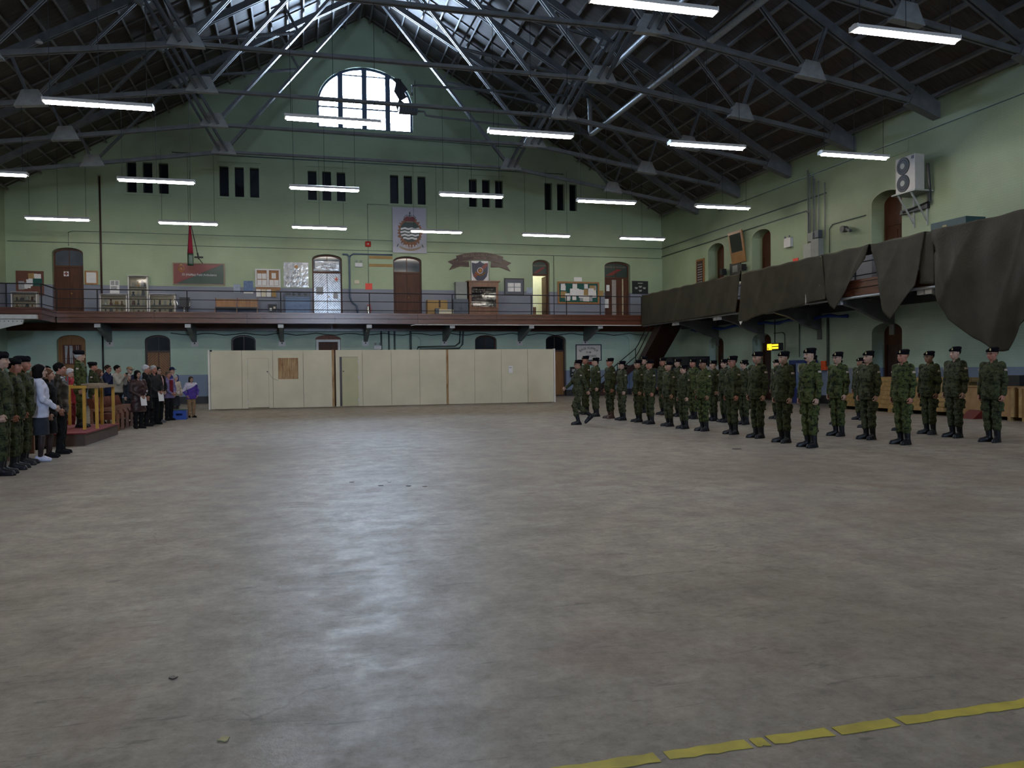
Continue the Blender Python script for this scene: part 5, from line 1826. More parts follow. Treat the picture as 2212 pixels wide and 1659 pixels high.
wall_board('fire_notice', 'bright red fire notice above the extinguisher', 'sign', 3.36, 3.72, 5.81, 6.14, M['orange_red'], .012)
wall_board('switch_box', 'small cream switch box right of the diagonal-boarded door', 'switch', 2.80, 3.05, 6.1, 6.3, M['cream'], .05)
def emergency(x, z, label, y=WY):
    t = thing('emergency_light', label, 'emergency light', (x, y, z))
    box(x - .19, x + .19, y - .12, y, z, z + .2).build('battery_box', M['white_enamel'], t)
    for s in (-1, 1):
        MB().lathe([(.02, .06), (.055, .0), (.055, -.02)], (x + s * .12, y - .10, z + .29), 10, 'y').build('lamp_head', M['grey_box'], t)
        MB().tube([(x + s * .12, y - .06, z + .2), (x + s * .12, y - .06, z + .27)], .012, 5).build('stem', M['grey_box'], t)
emergency(3.03, 6.99, 'white twin-headed emergency light right of the diagonal-boarded door')
emergency(3.95, 2.66, 'white twin-headed emergency light on the green wall above the partition')
bl = thing('fire_bell', 'red round fire bell on the wall left of the crest board', 'bell', (3.53, WY, 8.1))
MB().lathe([(.15, 0), (.16, -.04), (.12, -.09), (.04, -.12)], (3.53, WY, 8.2), 16, 'y').build('gong', M['red'], bl, smooth=True)
MB().lathe([(.04, -.12), (.03, -.14)], (3.53, WY, 8.2), 10, 'y').build('cap', M['white_enamel'], bl)
box(3.38, 3.68, WY - .03, WY, 8.05, 8.35).build('base', M['red'], bl)

# ornamental scroll and shield
sc = thing('scroll_board', 'maroon ribbon scroll board reading Princess Louise Fusiliers Fideliter', 'sign', (9.5, WY, 7.0))
def band(cx, cz, rad, a0, a1, w, n=24):
    o = [(cx + (rad + w) * math.sin(a0 + (a1 - a0) * i / n), cz + (rad + w) * math.cos(a0 + (a1 - a0) * i / n)) for i in range(n + 1)]
    i_ = [(cx + rad * math.sin(a1 - (a1 - a0) * i / n), cz + rad * math.cos(a1 - (a1 - a0) * i / n)) for i in range(n + 1)]
    return o + i_
rad = 3.6
cz = 7.93 - rad - .42
MB().plate([band(9.55, cz, rad, -.335, .335, .42)], WY - .07, WY - .036).build('ribbon', M['brown_paint'], sc)
for w0 in (.02, .385): MB().plate([band(9.55, cz, rad + w0, -.333, .333, .018)], WY - .078, WY - .068).build('gold_edge', M['tan_paint'], sc)
for s in (-1, 1):
    tp = [(9.55 + s * 1.28, 7.42), (9.55 + s * .62, 7.42), (9.55 + s * .60, 7.12), (9.55 + s * 1.1, 7.14), (9.55 + s * 1.72, 6.92), (9.55 + s * 1.52, 7.22), (9.55 + s * 1.78, 7.38), (9.55 + s * 1.25, 7.6)]
    MB().plate([tp[::s]], WY - .045, WY - .005).build('ribbon_tail', M['brown_paint'], sc)
    for z in (7.15, 7.38):
        MB().tube([(9.55 + s * .62, WY - .05, z), (9.55 + s * 1.1, WY - .05, z + .02), (9.55 + s * 1.6, WY - .05, z - .14 if z < 7.2 else z + .06)], .012, 4).build('gold_edge', M['tan_paint'], sc)
text_mb('PRINCESS LOUISE FUSILIERS', .19, 9.55, 7.93 - .42 + .27, WY - .082, 1.95, bend=rad + .27).build('lettering', M['tan_paint'], sc)
text_mb('FIDELITER', .16, 9.55, 7.93 - .42 + .11, WY - .082, .7, bend=rad + .1).build('lettering', M['tan_paint'], sc)
sh = thing('shield_board', 'white board bearing a dark blue crested shield above the trophy cabinet', 'sign', (9.55, WY, 6.33))
box(9.06, 10.06, WY - .02, WY, 6.3, 7.46).build('board', M['paper'], sh)
for x in (9.05, 10.05): box(x - .012, x + .012, WY - .03, WY, 6.3, 7.46).build('edge', M['black'], sh)
shp = [(9.55, 7.47), (9.45, 7.36), (9.3, 7.32), (9.1, 7.36), (9.12, 6.85), (9.18, 6.62), (9.35, 6.42), (9.55, 6.32), (9.75, 6.42), (9.92, 6.62), (9.98, 6.85), (10.0, 7.36), (9.8, 7.32), (9.65, 7.36)]
MB().plate([shp], WY - .05, WY - .02).build('shield', M['navy'], sh)
MB().plate([[(9.15, 6.66), (9.27, 6.52), (9.97, 7.2), (9.97, 7.34), (9.85, 7.34)]], WY - .058, WY - .05).build('red_sash', M['sign_red'], sh)
MB().tube([(9.55 + .15 * math.cos(2 * PI * k / 20), WY - .065, 6.93 + .15 * math.sin(2 * PI * k / 20)) for k in range(21)], .02, 6).build('ring', M['paper'], sh)
MB().lathe([(.09, 0), (.05, -.02)], (9.55, WY - .058, 6.93), 14, 'y').build('boss', M['gold'], sh)
MB().tube([(9.28, WY - .065, 6.84), (9.4, WY - .065, 6.72), (9.55, WY - .065, 6.68), (9.7, WY - .065, 6.72), (9.82, WY - .065, 6.84)], .03, 6).build('wreath', M['gold'], sh)

# trophy cabinet with trophies
ZG = ZD - .02
tc_ = thing('trophy_cabinet', 'tall brown wooden glazed cabinet full of silver trophies', 'cabinet', (9.6, 42.2, ZG))
box(8.80, 10.40, 41.95, 42.55, ZG, 4.85).build('base', M['cab_wood'], tc_)
box(8.80, 10.40, 42.5, 42.56, 4.85, 6.1).build('back', M['brown_paint'], tc_)
for x in (8.80, 10.32): box(x, x + .08, 41.95, 42.52, 4.85, 6.1).build('side', M['cab_wood'], tc_)
MB().plate([[(8.8, 4.85), (10.4, 4.85), (10.4, 6.1), (8.8, 6.1)], [(8.92, 4.92), (10.28, 4.92), (10.28, 5.98), (8.92, 5.98)]], 41.91, 41.95).build('door_frame', M['cab_wood'], tc_)
box(8.78, 10.42, 41.9, 42.56, 6.0, 6.25).build('frieze', M['cab_wood'], tc_)
box(8.70, 10.50, 41.84, 42.58, 6.25, 6.31).build('cornice', M['cab_wood'], tc_)
for z in (4.90, 5.30, 5.68): box(8.88, 10.32, 42.0, 42.5, z, z + .02).build('shelf', M['white'] if z < 5 else M['glass_grey'], tc_)
box(8.92, 10.28, 41.925, 41.93, 4.92, 5.98).build('pane', M['glass'], tc_)
rr = random.Random(12)
nt_ = 0
for z in (4.92, 5.32, 5.70):
    for i in range(6):
        x = 9.02 + i * .22 + rr.uniform(-.03, .03)
        h = rr.uniform(.16, .27)
        y = 42.15 + rr.uniform(-.06, .1)
        mm = MB()
        mm.lathe([(.05, 0), (.05, .03), (.015, .05), (.012, h * .4), (.03, h * .5), (.055, h * .8), (.06, h)], (x, y, z), 10)
        tr = mm.build('trophy', M['silver'], None, 'silver trophy cup, %s on the %s shelf of the cabinet' % (['first', 'second', 'third', 'fourth', 'fifth', 'sixth'][i], {4.92: 'bottom', 5.32: 'middle', 5.70: 'top'}[z]), 'trophy', 'silver trophies in the cabinet', smooth=True)
        for s in (-1, 1):
            MB().tube([(x + s * .05, y, z + h * .65), (x + s * .085, y, z + h * .75), (x + s * .08, y, z + h * .92), (x + s * .055, y, z + h * .95)], .007, 5).build('handle', M['silver'], tr)
# grey tower locker on dark cupboard
box(8.11, 8.72, 42.1, 42.55, 5.33, 6.25).build('locker', M['grey_box'], None, 'tall grey metal box standing on the dark cupboard left of the trophies', 'box')
cu = thing('cupboard', 'low slate-blue two-door cupboard left of the trophy cabinet', 'cabinet', (8.4, 42.2, ZG))
box(7.95, 8.76, 42.0, 42.56, ZG, 5.32).build('body', M['slate_box'], cu)
for a in (7.98, 8.37):
    dd = box(a, a + .36, 41.97, 42.0, ZG + .08, 5.1).build('door', M['slate_box'], cu)
    box(a + (.3 if a < 8 else .03), a + (.33 if a < 8 else .06), 41.95, 41.97, 4.75, 4.85).build('handle', M['steel_dark'], dd)
bx = thing('cardboard_box', 'large tan cardboard box beside the plain brown door', 'box', (7.1, 42.3, ZG))
box(6.55, 7.62, 42.0, 42.5, ZG, 5.25).build('body', M['card'], bx)
box(7.15, 7.25, 41.99, 42.0, 4.85, 5.25).build('tape', M['brown_ply'], bx)
box(7.1, 7.85, 41.55, 41.95, ZG, 4.72).build('carton', M['cream'], None, 'white carton with stained lid in front of the tan cardboard box', 'box')
box(6.92, 7.12, 41.6, 41.95, ZG, 4.78).build('dark_case', M['slate_box'], None, 'small dark case between the white carton and the tan box', 'box')

# blue cooling chest
ch = thing('blue_chest', 'blue metal chest with round dials below the recruiting poster', 'chest', (-.1, 42.3, ZG))
box(-.70, .52, 41.95, 42.5, ZG, 5.3).build('body', M['blue_chest'], ch)
box(-.72, .54, 42.05, 42.52, 5.3, 5.62).build('control_panel', M['slate_box'], ch)
for x in (-.28, .0, .3): MB().lathe([(.07, 0), (.06, -.03)], (x, 42.05, 5.48), 14, 'y').build('dial', M['black'], ch)
box(-.68, -.42, 42.03, 42.05, 5.44, 5.52).build('slot', M['black'], ch)
box(-.74, .56, 41.92, 41.96, 5.26, 5.32).build('rim', M['blue_chest'], ch)
bi = thing('waste_bin', 'small black bin with white labels right of the bench', 'bin', (-1.33, 42.2, ZG))
MB().raw([(-1.48, 42.05, ZG), (-1.18, 42.05, ZG), (-1.18, 42.35, ZG), (-1.48, 42.35, ZG), (-1.54, 42.0, 4.95), (-1.12, 42.0, 4.95), (-1.12, 42.4, 4.95), (-1.54, 42.4, 4.95)],
         [(0, 3, 2, 1), (4, 5, 6, 7), (0, 1, 5, 4), (1, 2, 6, 5), (2, 3, 7, 6), (3, 0, 4, 7)]).build('body', M['black'], bi)
box(-1.46, -1.36, 42.01, 42.03, 4.62, 4.75).build('label_card', M['paper'], bi)
box(-1.28, -1.18, 42.01, 42.03, 4.72, 4.9).build('label_card', M['cream'], bi)

# bench, swivel chair, white display cases
be = thing('bench', 'orange-backed wooden bench on the gallery below the unit sign', 'bench', (-3.05, 42.2, ZG))
for a in (-4.05, -3.02): box(a, a + .97, 42.42, 42.47, 4.8, 5.22).build('back_panel', M['oak'], be)
box(-4.05, -2.06, 42.0, 42.45, 4.72, 4.79).build('seat', M['black'], be)
for x in (-4.08, -3.06, -2.08):
    box(x, x + .05, 42.0, 42.48, ZG, 4.72).build('leg', M['cab_wood'], be)
    box(x, x + .05, 42.4, 42.49, 4.72, 5.28).build('back_post', M['cab_wood'], be)
sw = thing('swivel_chair', 'black swivel armchair beside the right white display case', 'chair', (-5.5, 42.1, ZG))
MB().lathe([(.26, 0), (.25, .03), (.04, .05), (.03, .42)], (-5.5, 42.1, ZG), 14).build('pedestal', M['silver'], sw)
box(-5.75, -5.25, 41.85, 42.3, 4.76, 4.86).build('seat', M['leather'], sw)
mm = MB(); mm.box(-5.74, -5.26, 42.3, 42.38, 4.86, 5.27); mm.build('backrest', M['leather'], sw)
for s in (-1, 1):
    MB().tube([(-5.5 + s * .27, 41.9, 4.8), (-5.5 + s * .31, 41.9, 5.02), (-5.5 + s * .31, 42.3, 5.05)], .025, 6).build('armrest', M['silver'], sw)

def display_case(x0, x1, z1, label, short, seed, nsh, ncol, y0=42.22):
    t = thing('display_case', label, 'display case', ((x0 + x1) / 2, 42.3, ZG), 'white glazed display cases on the gallery')
    MB().plate([[(x0, ZG), (x1, ZG), (x1, z1), (x0, z1)], [(x0 + .05, ZG + .06), (x1 - .05, ZG + .06), (x1 - .05, z1 - .05), (x0 + .05, z1 - .05)]], y0, y0 + .05).build('frame', M['white'], t)
    box(x0, x1, 42.5, 42.56, ZG, z1).build('back', M['cream'], t)
    for x in (x0, x1 - .04): box(x, x + .04, y0 + .05, 42.5, ZG, z1).build('side', M['white'], t)
    box(x0, x1, y0, 42.55, z1 - .04, z1 + .02).build('top', M['white'], t)
    for k in range(nsh):
        z = ZG + .07 + (z1 - ZG - .15) * k / nsh
        box(x0 + .05, x1 - .05, y0 + .08, 42.49, z, z + .015).build('shelf', M['white_enamel'], t)
    box(x0 + .04, x1 - .04, y0 + .02, y0 + .025, ZG + .05, z1 - .04).build('pane', M['glass'], t)
    q = random.Random(seed)
    pos = ['first', 'second', 'third', 'fourth', 'fifth']
    for k in range(nsh):
        z = ZG + .085 + (z1 - ZG - .15) * k / nsh
        hh = (z1 - ZG - .15) / nsh - .05
        for i in range(ncol):
            x = x0 + .12 + (x1 - x0 - .24) * (i + .5) / ncol
            h = hh * q.uniform(.45, .85)
            r = q.uniform(.04, .09)
            mm = MB()
            if q.random() < .5: mm.lathe([(r, 0), (r * .9, h * .2), (r * .4, h * .5), (r * .7, h)], (x, 42.3, z), 8)
            else: mm.raw([(x - r, 42.25, z), (x + r, 42.25, z), (x + r, 42.35, z), (x - r, 42.35, z), (x - r * .7, 42.28, z + h), (x + r * .9, 42.28, z + h), (x + r * .9, 42.32, z + h), (x - r * .7, 42.32, z + h)], [(0, 3, 2, 1), (4, 5, 6, 7), (0, 1, 5, 4), (1, 2, 6, 5), (2, 3, 7, 6), (3, 0, 4, 7)])
            mt = [M['slate_box'], M['card'], M['lgrey_box'], M['black'], M['cork']][q.randrange(5)]
            mm.build('exhibit', mt, None, 'exhibit %s from left on shelf %s of the %s' % (pos[i], pos[k], short), 'exhibit', 'museum pieces in the display cases')
    return t
display_case(-9.31, -8.10, 5.37, 'low white display case on the gallery left of the tall one', 'left low white case', 41, 2, 4)
display_case(-8.05, -7.16, 6.27, 'tall white glazed display case on the gallery', 'tall white case', 42, 4, 3)
display_case(-7.12, -5.91, 5.40, 'low white display case on the gallery right of the tall one', 'right low white case', 43, 2, 4)
display_case(-13.1, -12.0, 5.42, 'pale glazed display case in the left corner of the gallery', 'corner case', 44, 3, 4)
# extinguisher and its post
ex = thing('fire_extinguisher', 'silver fire extinguisher standing under the red notice', 'extinguisher', (3.5, 42.3, ZG))
MB().lathe([(.085, 0), (.09, .03), (.09, .5), (.06, .58), (.03, .62)], (3.5, 42.35, ZG), 14).build('cylinder', M['silver'], ex, smooth=True)
MB().tube([(3.5, 42.35, ZG + .6), (3.58, 42.33, ZG + .68), (3.61, 42.3, ZG + .5), (3.6, 42.3, ZG + .25)], .015, 6).build('hose', M['red'], ex)
box(3.42, 3.6, 42.32, 42.38, ZG + .62, ZG + .66).build('lever', M['red'], ex)

# pipes and conduits on the gable wall
def pipe(label, pts, r, mat, n=6, name='pipe'):
    return MB().tube(pts, r, n).build(name, mat, None, label, 'pipe', smooth=True)
pipe('dark vertical pipe on the gable wall right of the red-cross door', [(-9.28, WY - .05, 4.4), (-9.28, WY - .05, 11.1)], .045, M['brown_paint'])
pipe('thin vertical pipe under the gallery beside the orange arch', [(-9.28, WY - .05, 1.0), (-9.28, WY - .05, 3.6)], .045, M['black'])
pipe('upper long conduit across the gable wall', [(-10.7, WY - .018, 7.7), (-10.7, WY - .018, 8.35), (-10.5, WY - .018, 8.42), (XR - .02, WY - .018, 8.42)], .016, M['pipe_green'])
pipe('lower long conduit across the gable wall', [(XL + .1, WY - .018, 7.86), (XR - .02, WY - .018, 7.86)], .016, M['pipe_green'])
pipe('conduit just above the slit windows', [(-6, WY - .04, 12.45), (XR - 6, WY - .04, 12.42)], .03, M['pipe_green'])
pipe('high conduit below the arched window', [(-4, WY - .04, 13.9), (12, WY - .04, 13.75)], .02, M['pipe_green'])
pipe('blue pipe bending down beside the diagonal-boarded door', [(2.2, WY - .06, 7.62), (2.45, WY - .06, 7.62), (2.55, WY - .06, 7.5), (2.55, WY - .06, 5.4), (2.65, WY - .06, 5.15), (2.9, WY - .1, 4.95), (2.95, WY - .1, 4.4)], .05, M['pipe_blue'])
pipe('blue pipe running from the diagonal-boarded door to the plain brown door', [(2.55, WY - .06, 7.3), (2.6, WY - .06, 7.55), (2.75, WY - .06, 7.66), (4.8, WY - .06, 7.66)], .04, M['pipe_blue'])
pipe('thin conduit from the fire bell down to the red notice', [(3.53, WY - .02, 10.3), (3.53, WY - .02, 6.15)], .012, M['pipe_green'])
pipe('thin conduit from bell to slit windows', [(3.53, WY - .02, 10.3), (4.7, WY - .02, 10.3)], .012, M['pipe_green'])
pipe('thin wire beside the bulletin board', [(13.78, WY - .02, 7.86), (13.78, WY - .02, 4.5)], .014, M['black'])
for i, x in enumerate((4.15, 4.55, 4.85)):
    pipe('vertical green pipe on the lower wall, %s of three above the partition' % ['left', 'middle', 'right'][i], [(x, WY - .05, 1.5), (x, WY - .05, 3.65)], .05, M['pipe_green'])
pipe('bent green pipe around the bricked arch above the partition', [(5.7, WY - .1, 3.6), (5.7, WY - .1, 2.5)], .06, M['pipe_green'])
pipe('horizontal green pipe turning up right of the bricked arch', [(5.95, WY - .1, 2.4), (6.1, WY - .1, 2.78), (8.1, WY - .1, 2.82), (8.35, WY - .1, 3.0), (8.4, WY - .1, 3.6)], .045, M['pipe_green'])
pipe('second horizontal green pipe turning up right of the bricked arch', [(5.95, WY - .18, 2.3), (6.2, WY - .18, 2.66), (8.3, WY - .18, 2.7), (8.5, WY - .18, 2.9), (8.55, WY - .18, 3.6)], .045, M['pipe_green'])
cbp = [(-6.2 + i * .5, WY - .1, 3.52 - .12 * math.sin(i * .9) ** 2) for i in range(52)]
pipe('black cable sagging along the wall under the gallery', cbp, .018, M['black'])

# base supply sign
bs = framed('stores_sign', 'white sign with dark frame reading Base Supply Sub Stores', 'sign', 15.03, 16.58, 1.96, 2.89, M['navy'], M['white'], .05)
text_mb('BASE SUPPLY', .19, 15.8, 2.68, WY - .04, 1.16, bend=.85).build('lettering', M['navy'], bs)
text_mb('SUB', .15, 15.8, 2.44, WY - .04, .30).build('lettering', M['navy'], bs)
text_mb('STORES', .16, 15.98, 2.22, WY - .04, .58).build('lettering', M['navy'], bs)
bo = box(15.7, 16.3, WY - .3, WY, 1.75, 1.92).build('shelf_box', M['sign_red'], None, 'red-brown shelf box under the stores sign', 'box')
ph = thing('wall_telephone', 'black wall telephone box right of the chevron door', 'telephone', (14.85, WY, 1.0))
box(14.68, 15.0, WY - .15, WY, 1.05, 1.62).build('housing', M['black'], ph)
box(14.75, 14.93, WY - .17, WY - .15, 1.35, 1.5).build('dial_plate', M['lgrey_box'], ph)
box(14.72, 14.96, WY - .17, WY - .15, 1.18, 1.24).build('label_plate', M['lgrey_box'], ph)

# ------------------------------------------------------------------ right-hand wall
RX = XR - .004
def rboard(name, label, cat, y0, y1, z0, z1, mat, th=.05):
    return box(RX - th, RX, y0, y1, z0, z1).build(name, mat, None, label, cat)
ho = rboard('honour_board', 'oak framed dark name board near the corner of the right wall', 'picture', 37.55, 38.40, 5.6, 7.2, M['oak'])
box(RX - .06, RX - .045, 37.65, 38.3, 5.7, 7.1).build('panel', M['brown_paint'], ho)
for i in range(9): box(RX - .065, RX - .06, 37.72, 38.2, 5.85 + i * .13, 5.89 + i * .13).build('name_line', M['paper2'], ho)
pt = thing('painting', 'large oak framed painting tilted out from the right wall', 'picture', (RX - .2, 34.5, 6.49))
def tilt(y0, y1, z0, z1, x_, th, mat, nm):
    xb, xt = RX - .02 - x_, RX - .24 - x_
    MB().raw([(xb - th, y0, z0), (xb, y0, z0), (xb, y1, z0), (xb - th, y1, z0), (xt - th, y0, z1), (xt, y0, z1), (xt, y1, z1), (xt - th, y1, z1)],
             [(0, 3, 2, 1), (4, 5, 6, 7), (0, 1, 5, 4), (1, 2, 6, 5), (2, 3, 7, 6), (3, 0, 4, 7)]).build(nm, mat, pt)
tilt(33.5, 34.72, 6.49, 7.98, 0, .05, M['oak'], 'frame')
tilt(33.62, 34.6, 6.60, 7.86, .045, .01, M['glass_dark'], 'canvas')
df = rboard('plaque_frame', 'dark framed plaque below the tilted painting', 'picture', 34.0, 34.97, 5.75, 6.55, M['black'])
box(RX - .06, RX - .045, 34.25, 34.7, 6.1, 6.42).build('picture', M['grey_box'], df)
rboard('notice_strip', 'pale notice strip under the dark plaque on the right gallery', 'sign', 34.05, 34.9, 5.5, 5.72, M['cream'], .04)
for k, y in enumerate((35.35, 33.55)):
    t = thing('loudspeaker', 'small black loudspeaker on the right wall, %s of the painting' % ('far side' if k == 0 else 'near side'), 'loudspeaker', (RX - .2, y, 6.0))
    box(RX - .32, RX - .08, y - .12, y + .12, 6.05, 6.35).build('case', M['black'], t)
    MB().tube([(RX, y, 6.2), (RX - .1, y, 6.2)], .03, 6).build('arm', M['black'], t)
t = thing('emergency_light', 'white emergency light box on the upper right wall', 'emergency light', (RX, 30.1, 6.6))
box(RX - .14, RX, 29.85, 30.32, 6.63, 7.03).build('battery_box', M['white_enamel'], t)
for s in (-1, 1): MB().lathe([(.05, 0), (.05, -.05)], (RX - .12, 30.08 + s * .15, 7.07), 8, 'x').build('lamp_head', M['grey_box'], t)
rboard('fire_notice', 'bright red notice just above the canvas on the right gallery', 'sign', 29.48, 29.84, 5.75, 6.1, M['orange_red'], .03)
eb = thing('switch_cabinet', 'group of grey electrical boxes on the upper right wall', 'electrical cabinet', (RX, 28.3, 5.4))
box(RX - .2, RX, 28.35, 28.85, 5.3, 6.55).build('panel_box', M['lgrey_box'], eb)
box(RX - .25, RX, 27.8, 28.3, 5.2, 6.65).build('panel_box', M['grey_box'], eb)
box(RX - .2, RX, 28.25, 28.55, 6.62, 6.95).build('junction_box', M['grey_box'], eb)
box(RX - .18, RX, 27.9, 28.15, 6.7, 7.0).build('junction_box', M['slate_box'], eb)
box(RX - .22, RX - .2, 28.55, 28.6, 5.8, 5.9).build('latch', M['black'], eb)
rr = random.Random(9)
for k, y in enumerate((28.75, 28.62, 28.4, 28.3, 28.05, 27.65)):
    pipe('vertical conduit above the electrical boxes, number %s from the far side' % ['one', 'two', 'three', 'four', 'five', 'six'][k], [(RX - .05, y, 6.6 if k else 5.4), (RX - .05, y, 9.6 - .15 * k)], .025, M['grey_box'])
pipe('upper long conduit along the right wall', [(RX - .03, YB - .02, 7.95), (RX - .03, 28.9, 7.95), (RX - .03, 28.7, 7.8), (RX - .03, 28.7, 6.7)], .03, M['pipe_green'])
pipe('second long conduit along the right wall', [(RX - .03, YB - .02, 8.42), (RX - .03, 27.6, 8.42)], .03, M['pipe_green'])
pipe('thin conduit from the near arch to the electrical boxes', [(RX - .03, 25.3, 7.1), (RX - .03, 27.2, 7.1), (RX - .03, 27.4, 6.95), (RX - .03, 27.4, 6.0)], .02, M['pipe_green'])
pipe('high thin conduit along the top of the right wall', [(RX - .03, 12, 9.35), (RX - .03, 36, 9.35)], .02, M['pipe_green'])
pipe('vertical green pipe on the lower right wall', [(RX - .05, 27.5, 1.5), (RX - .05, 27.5, 3.5)], .05, M['pipe_green'])
pipe('thin vertical conduit on the lower right wall left of the vending machine', [(RX - .03, 29.4, 1.9), (RX - .03, 29.4, 3.6)], .02, M['pipe_green'])
pipe('conduit bending down beside the yellow lit sign', [(RX - .03, 31.3, 3.0), (RX - .03, 30.6, 3.0), (RX - .03, 30.45, 2.9), (RX - .03, 30.45, 1.6)], .02, M['pipe_green'])
w_ = thing('wall_fan', 'small dark bracket device on the upper right wall', 'wall bracket', (RX, 26.3, 6.6))
MB().lathe([(.03, 0), (.12, -.08), (.13, -.3)], (RX, 26.3, 6.75), 10, 'x').build('horn', M['steel_dark'], w_)
MB().beam((RX - .2, 26.2, 6.75), (RX - .3, 25.8, 6.6), .1, .1).build('arm', M['steel_dark'], w_)
pl = rboard('access_panel', 'green painted access panel high on the right wall', 'panel', 23.2, 24.6, 8.9, 9.35, M['wall'], .03)

# outdoor condenser on wall brackets
ac = thing('condenser_unit', 'pale two-fan condenser unit on brackets on the right wall', 'air conditioner', (19.9, 23.0, 7.5))
ax0, ax1, ay0, ay1, az0, az1 = 19.75, 20.12, 22.15, 23.03, 7.34, 8.52
box(ax0, ax1, ay0, ay1, az0, az1).build('casing', pm('pale_casing', (.50, .49, .48), .4, .06), ac)
for z in (7.64, 8.22):
    MB().lathe([(.29, 0), (.29, -.015), (.27, -.02)], (ax0, 22.68, z), 24, 'x').build('fan_guard', M['black'], ac)
    MB().lathe([(.10, -.018), (.10, -.035)], (ax0, 22.68, z), 16, 'x').build('fan_hub', M['lgrey_box'], ac)
    MB().tube([(ax0 - .022, 22.68 + .2 * math.cos(2 * PI * k / 24), z + .2 * math.sin(2 * PI * k / 24)) for k in range(25)], .006, 4).build('guard_ring', M['steel_dark'], ac)
box(ax0 - .01, ax0, 22.2, 22.31, 8.38, 8.48).build('badge', M['slate_box'], ac)
box(19.65, RX, ay0 - .1, ay1 + .1, az0 - .06, az0 - .01).build('shelf_plate', M['lgrey_box'], ac)
for y in (22.3, 22.9):
    MB().beam((19.72, y, az0 - .06), (RX - .03, y, 6.35), .04, .05).build('bracket_arm', M['lgrey_box'], ac)
    MB().beam((RX - .03, y, az0 - .06), (RX - .03, y, 6.2), .05, .05).build('bracket_leg', M['lgrey_box'], ac)
MB().tube([(20.2, 22.1, 8.2), (20.25, 22.05, 7.4), (20.3, 22.1, 6.95), (20.3, 23.3, 6.8)], .05, 8).build('hose', M['black'], ac)
box(RX - .12, RX, 22.2, 23.45, 6.75, 6.9).build('conduit_tray', M['black'], ac)
# teal case on the gallery
tb = thing('equipment_case', 'dark teal equipment case standing on the right gallery', 'case', (19, 19.5, ZD - .02))
box(18.6, 19.3, 18.9, 20.22, 5.0, 5.8).build('body', M['teal'], tb)
box(18.58, 18.6, 19.6, 19.75, 5.62, 5.67).build('label_plate', M['leaf'], tb)
box(18.65, 19.25, 18.95, 20.17, ZD - .02, 5.0).build('stand', M['slate_box'], tb)

# lit sign on the lower right wall
es = thing('lit_sign', 'yellow lit exit sign glowing on the lower right wall', 'sign', (19.7, 30.4, 2.2))
box(19.55, 19.75, 29.65, 30.55, 2.2, 2.52).build('housing', M['black'], es)
box(19.54, 19.55, 30.18, 30.52, 2.23, 2.49).build('pictogram', M['amber'], es)
for z in (2.39, 2.27): box(19.54, 19.55, 29.7, 30.14, z, z + .08).build('lit_line', M['amber'], es)
box(19.53, 19.54, 30.42, 30.46, 2.24, 2.34).build('figure', M['black'], es)
box(19.55, 19.75, 29.64, 29.65, 2.23, 2.5).build('side_face', M['black'], es)
MB().tube([(19.65, 30.1, 2.52), (19.65, 30.1, 4.24)], .02, 6).build('drop_rod', M['iron'], es)

# vending machine, tall black cabinets, plastic sheet by the right wall
vm = thing('vending_machine', 'blue vending machine against the right wall behind the ranks', 'vending machine', (20.0, 28.7, 0))
box(19.75, 20.35, 28.15, 29.25, 0, 1.77).build('cabinet', pm('deep_blue_metal', (.012, .03, .17), .35), vm)
box(19.73, 19.75, 28.2, 28.72, .6, 1.65).build('front_panel', M['tile_blue'], vm)
box(19.73, 19.75, 28.78, 29.2, .9, 1.6).build('window', M['glass_dark'], vm)
MB().plate([arch(28.3, 28.6, 1.3, 1.5, 1.62)], 19.72, 19.73, 'yz').build('emblem', M['lgrey_box'], vm)
rboard('warning_box', 'bright orange-red box on the wall right of the vending machine', 'box', 27.58, 27.85, 1.35, 1.72, M['orange_box'], .12)
po = rboard('poster', 'blue poster on the lower right wall behind the ranks', 'poster', 26.6, 27.1, .95, 1.43, M['tile_blue'], .012)
box(RX - .016, RX - .012, 26.6, 27.1, .7, .85).build('caption', M['paper'], po)
for k, (y0, y1, x0) in enumerate(((38.35, 39.9, 18.9), (36.72, 38.25, 19.0))):
    t = thing('tall_cabinet', 'tall black cabinet in the right corner, %s the stairs' % ('under' if k == 0 else 'in front of'), 'cabinet', (19.6, (y0 + y1) / 2, 0))
    box(x0, 20.2, y0, y1, 0, 2.08).build('body', M['black'], t)
    for j in range(2):
        w = (y1 - y0) / 2
        dd = box(x0 - .02, x0, y0 + j * w + .02, y0 + (j + 1) * w - .02, .08, 2.02).build('door', M['black'], t)
        box(x0 - .04, x0 - .02, y0 + w + (j * 2 - 1) * .08 - .02, y0 + w + (j * 2 - 1) * .08 + .02, 1.0, 1.15).build('handle', M['steel_dark'], dd)
ps = thing('plastic_screen', 'grey translucent-looking screen panel before the far lower door', 'screen', (19.3, 34.9, 0))
box(19.28, 19.31, 34.35, 35.4, .1, 1.55).build('sheet', M['clear_film'], ps)
for y in (34.33, 35.42): box(19.26, 19.33, y - .03, y + .03, 0, 1.62).build('post', M['lgrey_box'], ps)

